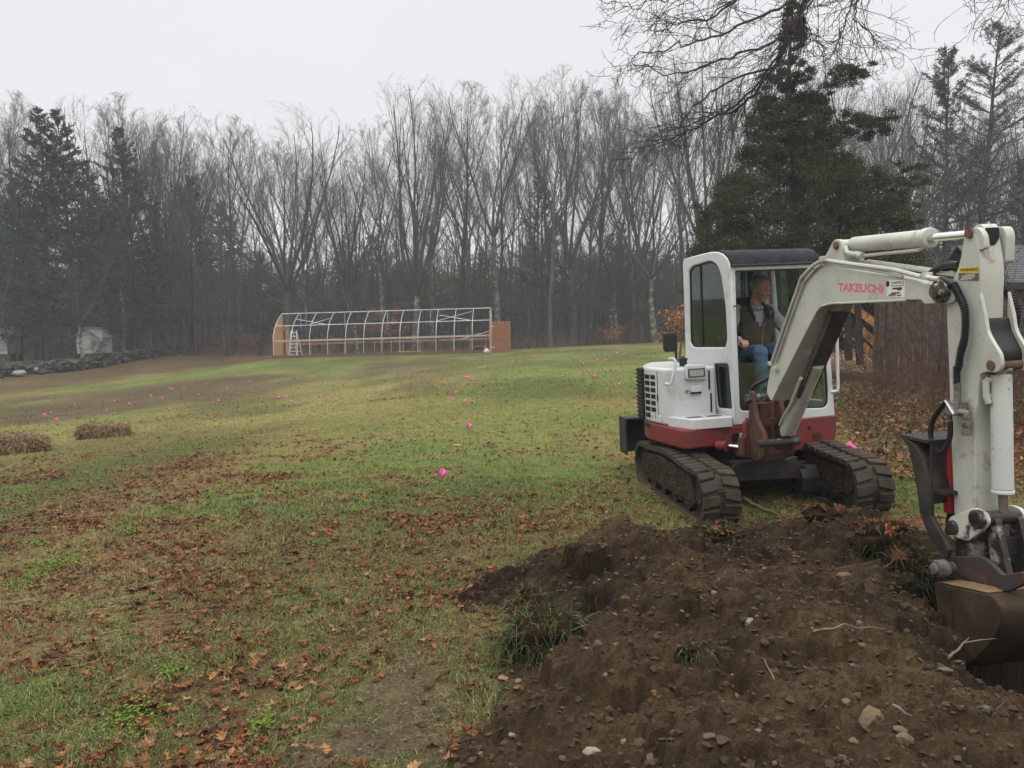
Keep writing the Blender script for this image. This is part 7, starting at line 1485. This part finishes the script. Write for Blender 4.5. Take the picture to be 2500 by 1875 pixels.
for a, b_ in (((2092,742),(2100,890)),((2066,745),(2072,880))): mb = MB(); mb.beam(gp(*a), gp(*b_), .12, .10, up=(0,1,0)); mb.build('post', mPO, GT)
mb = MB(); mb.beam(gp(2052,800), gp(2068,806), .06, .03, up=(0,1,0)); mb.beam(gp(2060,820), gp(2090,830), .05, .03, up=(0,1,0)); mb.build('slat', mat('old_slat',(.22,.19,.16),.8,.2,6), GT)
# shed with shingle roof at the right edge
e0 = at(2412,690,20.5); rz = at(2440,600,22)[2]; SR = thing('garden_shed', 'dark shed with grey shingled roof at the right edge behind the fence', 'shed', (e0[0],20.5,float(TH(e0[0],20.5))))
zz = SR.location[2]; ez = e0[2]-zz; mb = MB(); mb.box((.25,.2,-.2),(6,2.8,ez-.05)); mb.build('wall', mat('shed_wall',(.045,.034,.028),.85,.3,3,grain=(6,6,.5)), SR)
rh = rz-zz
for sgn in (0,1):
    mb = MB(); rows = 22
    for k in range(rows):
        t0, t1 = k/rows, (k+1)/rows; y0_, y1_ = (lerp(0,1.5,t0), lerp(0,1.5,t1)) if sgn == 0 else (lerp(3,1.5,t0), lerp(3,1.5,t1)); z0_, z1_ = lerp(ez,rh,t0), lerp(ez,rh,t1)
        v = [(0,y0_,z0_+.022),(6.2,y0_,z0_+.022),(6.2,y1_,z1_+.006),(0,y1_,z1_+.006),(0,y0_,z0_-.02),(6.2,y0_,z0_-.02),(6.2,y1_,z1_-.03),(0,y1_,z1_-.03)]; mb.add(v, [(0,1,2,3),(4,7,6,5),(0,4,5,1),(1,5,6,2),(2,6,7,3),(3,7,4,0)])
    mb.build('roof', mat('shingles',(.095,.095,.10),.9,.3,30,grain=(1,1,4)), SR, smooth=False)
mb = MB(); mb.box((0,-.03,ez-.16),(6.2,.0,ez+.0)); mb.build('fascia', mat('fascia',(.03,.027,.025),.7,.2,4), SR)
# ============================================================ RED CEDAR
def leafmass(C, r, n, rs, sz, flat=.55, cg=((.022,.025,.012),(.066,.064,.028))):
    k = rs.randint(0, len(C), n); P = rs.normal(0,.45,(n,3))*np.stack([r[k],r[k],r[k]*flat],-1) + C[k]
    out_ = P-C[k]; D = nrmz(out_ + rs.normal(0,.5,(n,3))*r[k][:,None] + [0,0,.08]); W_ = nrmz(np.cross(D, rs.normal(0,1,(n,3))))
    s = rs.uniform(.5,1.3,(n,1))*sz; V, F = quads(P, D*s, W_*s*.36); tone = vn(C[k][:,0]*2.3, C[k][:,2]*2.3+C[k][:,1], 1.0, 8)[:,None]; top_ = np.clip((P-C[k])[:,2:3]/np.maximum(r[k][:,None]*flat,.01)*.3+.5,0,1)
    col = lerp(np.array(cg[0]), np.array(cg[1]), np.clip(tone*.75+rs.rand(n,1)*.35-.1,0,1)); return V, F, np.repeat(col,4,0)
rs = np.random.RandomState(9); CD = 19.5
out_l = [(-20,1925,1948),(60,1915,1950),(95,1908,1962),(120,1905,1970),(170,1888,1972),(190,1882,1978),(215,1915,1930),(240,1850,2000),(270,1838,2020),(300,1828,2060),(330,1822,2045),(360,1815,2035),(400,1802,2070),(440,1775,2165),(480,1745,2170),(520,1725,2195),(560,1712,2200),(600,1700,2215),(640,1695,2225),(700,1690,2215),(780,1700,2190),(850,1730,2160)]
oy = [a for a,b_,c_ in out_l]; ol_ = [b_ for a,b_,c_ in out_l]; orr = [c_ for a,b_,c_ in out_l]
C_ = []; Rr = []
cxp = 1945.
while len(C_) < 2000:
    py = rs.uniform(0, 850); l, r_ = np.interp(py, oy, ol_), np.interp(py, oy, orr); px = rs.uniform(l, r_); hw_ = (r_-l)/2/FPX*CD; u = (px-(l+r_)/2)/max((r_-l)/2,1)
    if rs.rand() > (r_-l)/520*1.0+.05: continue
    dz = math.sqrt(max(0,1-u*u))*hw_*rs.uniform(-1,1)
    if vn(px/38., py/26., 1., 13) < .30 and rs.rand() < .85: continue
    p = at(px, py, CD); p = np.array([p[0], CD+dz*.9, p[2]]); C_.append(p); Rr.append(min(.30, .10+hw_*.10)*rs.uniform(.6,1.25))
for (xa,xb,ya,yb,n) in ((2060,2165,268,330,26),(2100,2170,285,330,14),(2030,2112,163,196,22),(2020,2060,190,225,7),(1868,1905,172,215,9),(2170,2235,395,470,20),(2180,2225,480,560,18),(1700,1745,500,540,10),(1965,1990,165,200,5),(1925,1965,60,110,12)):
    for _ in range(n): p = at(rs.uniform(xa,xb), rs.uniform(ya,yb), CD); C_.append(np.array([p[0], CD+rs.normal(0,.35), p[2]])); Rr.append(rs.uniform(.10,.19))
C_, Rr = np.array(C_), np.array(Rr)
gz = float(TH(C_[:,0].mean(), CD)); cx0 = at(1945,700,CD)[0]
CE = thing('cedar_tree', 'big dark olive evergreen cedar with ragged pointed top standing right behind the cab', 'tree', (cx0, CD, gz)); o3 = np.array([cx0, CD, gz])
V, F, c = leafmass(C_-o3, Rr, 400000, rs, .030); big_mesh('foliage', V, F, M_NEED, parent=CE, cols=c)
topz = at(1925,-25,CD)[2]-gz; tpx = at(1925,200,CD)[0]-cx0
tp_ = np.array([[0,0,-.2],[.02,0,2],[-.03,0,4.5],[tpx,0,6.5],[tpx+.0,0,topz-1.5],[tpx+.08,0,topz]]); msh = [tubes(tp_[None], np.array([[.22,.19,.14,.08,.035,.012]]), 10)]
idx = rs.choice(len(C_), 330, replace=False); E_ = C_[idx]-o3; hz_ = E_[:,2]-.45*np.hypot(E_[:,0],E_[:,1])-.1; hz_ = np.clip(hz_, .8, topz-.3); S_ = np.stack([np.interp(hz_, tp_[:,2], tp_[:,0]), 0*hz_, hz_], -1)
m_ = (S_+E_)/2 + [0,0,-.08]; msh.append(tubes(np.stack([S_, m_, E_], 1), np.stack([.012+.008*np.linalg.norm(E_-S_,axis=1), .010+0*hz_, .004+0*hz_], -1), 5))
V, F = cat(msh); big_mesh('trunk', V, F, M_BARKD, parent=CE, smooth=True)
# ============================================================ NEAR BARE TREE WHOSE LIMBS HANG INTO THE TOP OF THE PICTURE
NT = thing('bare_tree', 'near bare tree whose drooping branches hang into the top of the photo above the cedar', 'tree', (10.2, 8.6, float(TH(10.2,8.6)))); og = np.array(NT.location)
rs = np.random.RandomState(21); M_NB = mat('bark_near', (.045,.04,.036), .9, .3, 8, bump=.5)
def curve(pts, n):
    P = np.array(pts); out_ = []
    for i in range(len(P)-1):
        p0, p1, p2, p3 = P[max(i-1,0)], P[i], P[i+1], P[min(i+2,len(P)-1)]
        for j in range(n): t = j/n; out_.append(.5*((2*p1)+(p2-p0)*t+(2*p0-5*p1+4*p2-p3)*t*t+(3*p1-p0-3*p2+p3)*t**3))
    return np.array(out_+[P[-1]])
trk = curve([(0,0,-.3),(.0,.1,2),(-.2,.1,4.5),(-.3,.2,7.5),(-.6,.3,11)], 4); ms = [tubes(trk[None], np.linspace(.30,.12,len(trk))[None], 12)]
DD = 9.4
limbs = [([(1.0,0,0)], 0)]
def wp(px, py, D=DD): return at(px, py, D)-og
LM = [([trk[12], wp(2330,-430,9.0), wp(2130,-190,9.3), wp(1985,-40,9.4), wp(1940,70,9.4), wp(1890,165,9.4), wp(1825,240,9.5), wp(1740,290,9.5), wp(1640,330,9.6), wp(1585,345,9.6)], .050),
      ([wp(2130,-190,9.3), wp(1960,-120,9.7), wp(1850,-40,9.9), wp(1740,40,10), wp(1650,60,10), wp(1590,85,10.1)], .026),
      ([wp(1985,-40), wp(1900,20,9.1), wp(1800,60,9.0), wp(1700,100,8.9), wp(1620,120,8.9), wp(1540,150,8.9)], .022),
      ([wp(1940,70), wp(1870,110,9.2), wp(1760,150,9.1), wp(1660,180,9.0), wp(1560,150,9.0)], .020),
      ([wp(1890,165), wp(1800,190), wp(1720,240), wp(1650,300,9.5), wp(1600,330,9.6)], .018),
      ([wp(1915,110), wp(1860,190,9.7), wp(1790,260,9.8), wp(1700,300,9.9), wp(1590,310,9.9)], .018),
      ([wp(2130,-190,9.3), wp(2010,-60,8.6), wp(1960,30,8.5), wp(1920,90,8.5), wp(1900,130,8.5)], .016),
      ([wp(2330,-430,9.0), wp(2120,-160,8.4), wp(2010,-30,8.3), wp(1965,30,8.3), wp(1990,90,8.3), wp(2015,150,8.3)], .016),
      ([wp(2330,-430,9.0), wp(2180,-150,8.8), wp(2090,-20,8.8), wp(2060,60,8.8), wp(2035,130,8.8)], .015),
      ([wp(2330,-430,9.0), wp(2220,-150,9.1), wp(2100,-10,9.1), wp(2085,50,9.1), wp(2130,90,9.1), wp(2140,105,9.1)], .014),
      ([wp(2130,-190,9.3), wp(1900,-90,9.0), wp(1750,-20,8.9), wp(1620,-10,8.9), wp(1530,20,8.9)], .018),
      ([wp(2330,-430,9.0), wp(2480,-180,9.0), wp(2450,-30,9.0), wp(2440,20,9.0)], .012),
      ([wp(1850,-40,9.9), wp(1760,20,9.7), wp(1690,60,9.6), wp(1600,40,9.5)], .012)]
ps = []; rr2 = []
for pts, r in LM:
    P = curve(pts, 5); P = P + rs.normal(0,.035,P.shape)*np.linspace(0,1,len(P))[:,None]; rad_ = np.linspace(r*.80, .0045, len(P)); ms.append(tubes(P[None], rad_[None], 8)); ps.append((P, rad_))
V, F = cat(ms); big_mesh('trunk', V, F, M_NB, parent=NT, smooth=True)
tw_ = []
for P, r in ps:
    d = nrmz(np.gradient(P, axis=0)); L = np.array([np.linalg.norm(np.diff(P,axis=0),axis=1).sum()]); k = max(7, int(L[0]*6)); n0 = len(P)//3 if len(P) > 30 else 3
    A = sprout(P[None,n0:], d[None,n0:], r[None,n0:], np.array([1.0]), k, 0, 1, .62, .66, .55, rs, .25, .30)
    a1, q1, r1 = grow(A[0], A[1], A[2], np.clip(A[3],.003,.0055), 6, .14, -.05, .4, rs); tw_.append(tubes(a1, r1, 5))
    A = sprout(a1, q1, r1, A[2], 4, .15, 1, .75, .50, .7, rs, .25, .3); a2, q2, r2 = grow(*A[:3], np.maximum(A[3]*.8,.0032), 4, .2, -.02, .6, rs); tw_.append(tubes(a2, r2, 4))
    A = sprout(a2, q2, r2, A[2], 2, .2, 1, .8, .6, .8, rs, .25, .2); a3, q3, r3 = grow(*A[:3], np.full(len(A[2]),.0024), 2, .2, .02, .8, rs); tw_.append(tubes(a3, r3, 3))
V, F = cat(tw_); big_mesh('branches', V, F, M_NB, parent=NT)
# shrubs with arching twigs at the right edge
def shrub(px, D, h, n, label, seed, spread=.8, r=.010, col=None, trop=-.02, name='bare_shrub'):
    R = np.random.RandomState(seed); p = at(px, 900, D); z = float(TH(p[0],p[1])); root = thing(name, label, 'shrub', (p[0],D,z)); a = R.rand(n)*6.28; e = R.uniform(.05,spread,n)
    D_ = np.stack([np.cos(a)*np.sin(e), np.sin(a)*np.sin(e), np.cos(e)],-1); P0 = np.stack([R.normal(0,.2,n), R.normal(0,.2,n), np.full(n,-.05)],-1)
    a1, q1, r1 = grow(P0, D_, R.uniform(.6,1.1,n)*h, np.full(n,r), 8, .12, trop, .3, R); A = sprout(a1, q1, r1, np.full(n,h), 7, .25, 1, .7, .38, .55, R, .25, .4); a2, q2, r2 = grow(*A, 5, .16, trop, .4, R)
    B = sprout(a2, q2, r2, A[2], 4, .2, 1, .7, .45, .7, R, .2, .3); a3, q3, r3 = grow(*B, 3, .16, 0, .5, R)
    v, f = cat([tubes(a1,r1,5)]); big_mesh('stems', v, f, M_NB, parent=root); v, f = cat([tubes(a2,np.maximum(r2,.0035),4), tubes(a3,np.maximum(r3,.0025),3)]); big_mesh('twigs', v, f, M_NB, parent=root)
shrub(2420,13.2,3.1,7,'tall bare shrub arching over the fence at the right edge',61,.75,.017)
shrub(2560,11.5,3.3,7,'bare shrub cut by the right edge in front of the shed roof',62,.8,.017)
shrub(2290,14.2,2.5,6,'bare shrub behind the top of the digging arm',63,.9,.013)
shrub(2180,14.6,1.6,8,'low bare shrub against the left part of the fence',64,1.0,.009)
# bramble thicket
rs = np.random.RandomState(33)
n = 3300; y = rs.uniform(8.3, 14.6, n); x = 3.9 + (y-8)*.16 + rs.rand(n)**.8*(5.6+(y-8)*.35); z = TH(x, y); m = soil_d(x,y) < -.05; x, y, z = x[m], y[m], z[m]; n = len(x)
den = sst(.25,.7,vn(x,y,1.1,5)); Hh = rs.uniform(.25,1.0,n)*(.45+.75*den)*sst(8.0,10.5,y+ (x-5)*.25)
p, d, r = grow(np.stack([x,y,z],-1), nrmz(np.stack([rs.normal(0,.65,n), rs.normal(0,.5,n), np.ones(n)*.9],-1)), Hh*1.5+.1, rs.uniform(.002,.005,n), 7, .16, -.14, .5, rs); p[:,:,2] = np.maximum(p[:,:,2], z[:,None]+.01)
A = sprout(p, d, r, Hh, 3, .3, 1, .8, .45, .7, rs, .3, .3); p2, d2, r2 = grow(*A, 3, .2, -.06, .6, rs)
V, F = cat([tubes(p, r, 4), tubes(p2, np.maximum(r2,.0016), 3)]); o = big_mesh('bramble_thicket', V, F, mat('bramble', (.095,.052,.036), .9, .5, 3, spec=.1)); tag(o, 'tangled red brown bramble thicket between the excavator and the fence', 'brambles', kind='stuff')
# dead leaves caught in the thicket and green weeds
n = 5000; y = rs.uniform(7.2, 15, n); x = 3.4 + (y-7)*.18 + rs.rand(n)*6.5; m = (soil_d(x,y) < -.05) & (x < y*.68+.3); x, y = x[m], y[m]; z = TH(x,y)+.01+rs.rand(len(x))**2*.14
V, F, c = leaves(x, y, z, rs.uniform(.06,.12,len(x)), LTs, rs, .6, np.array((1.35,1.65,1.8))); o = big_mesh('leaf_litter', V, F, M_LEAF, cols=c); tag(o, 'tan leaf litter under the brambles right of the excavator', 'leaves', kind='stuff')
n = 2600; y = rs.uniform(8.5, 13.5, n); x = 3.8+(y-8)*.2+rs.rand(n)*4.5; k = vn(x,y,.9,77) > .62; x, y = x[k], y[k]; n = len(x); z = TH(x,y); C = np.stack([x,y,z+rs.rand(n)*.45],-1); D_ = nrmz(rs.normal(0,1,(n,3))); W_ = nrmz(np.cross(D_, rs.normal(0,1,(n,3)))); V, F = quads(C, D_*.03, W_*.018)
o = big_mesh('green_weeds', V, F, M_NEED, cols=np.repeat(np.array((.07,.10,.035))*rs.uniform(.6,1.5,(n,1)),4,0)); tag(o, 'sparse green weeds growing among the brambles', 'weeds', kind='stuff')
# ============================================================ MIST
mb = MB(); mb.box((-165,-45,-7),(165,250,26)); hz = bpy.data.materials.new('mist'); hz.use_nodes = True; nt = hz.node_tree; nt.nodes.clear(); oo = nt.nodes.new('ShaderNodeOutputMaterial'); pv_ = nt.nodes.new('ShaderNodeVolumePrincipled')
pv_.inputs['Color'].default_value = (.93,.95,.97,1); pv_.inputs['Density'].default_value = .0013; pv_.inputs['Anisotropy'].default_value = 0; nt.links.new(pv_.outputs[0], oo.inputs['Volume'])
h = mb.build('haze', hz, smooth=False); tag(h, 'thin pale mist over the field and the wood', 'haze', kind='stuff')
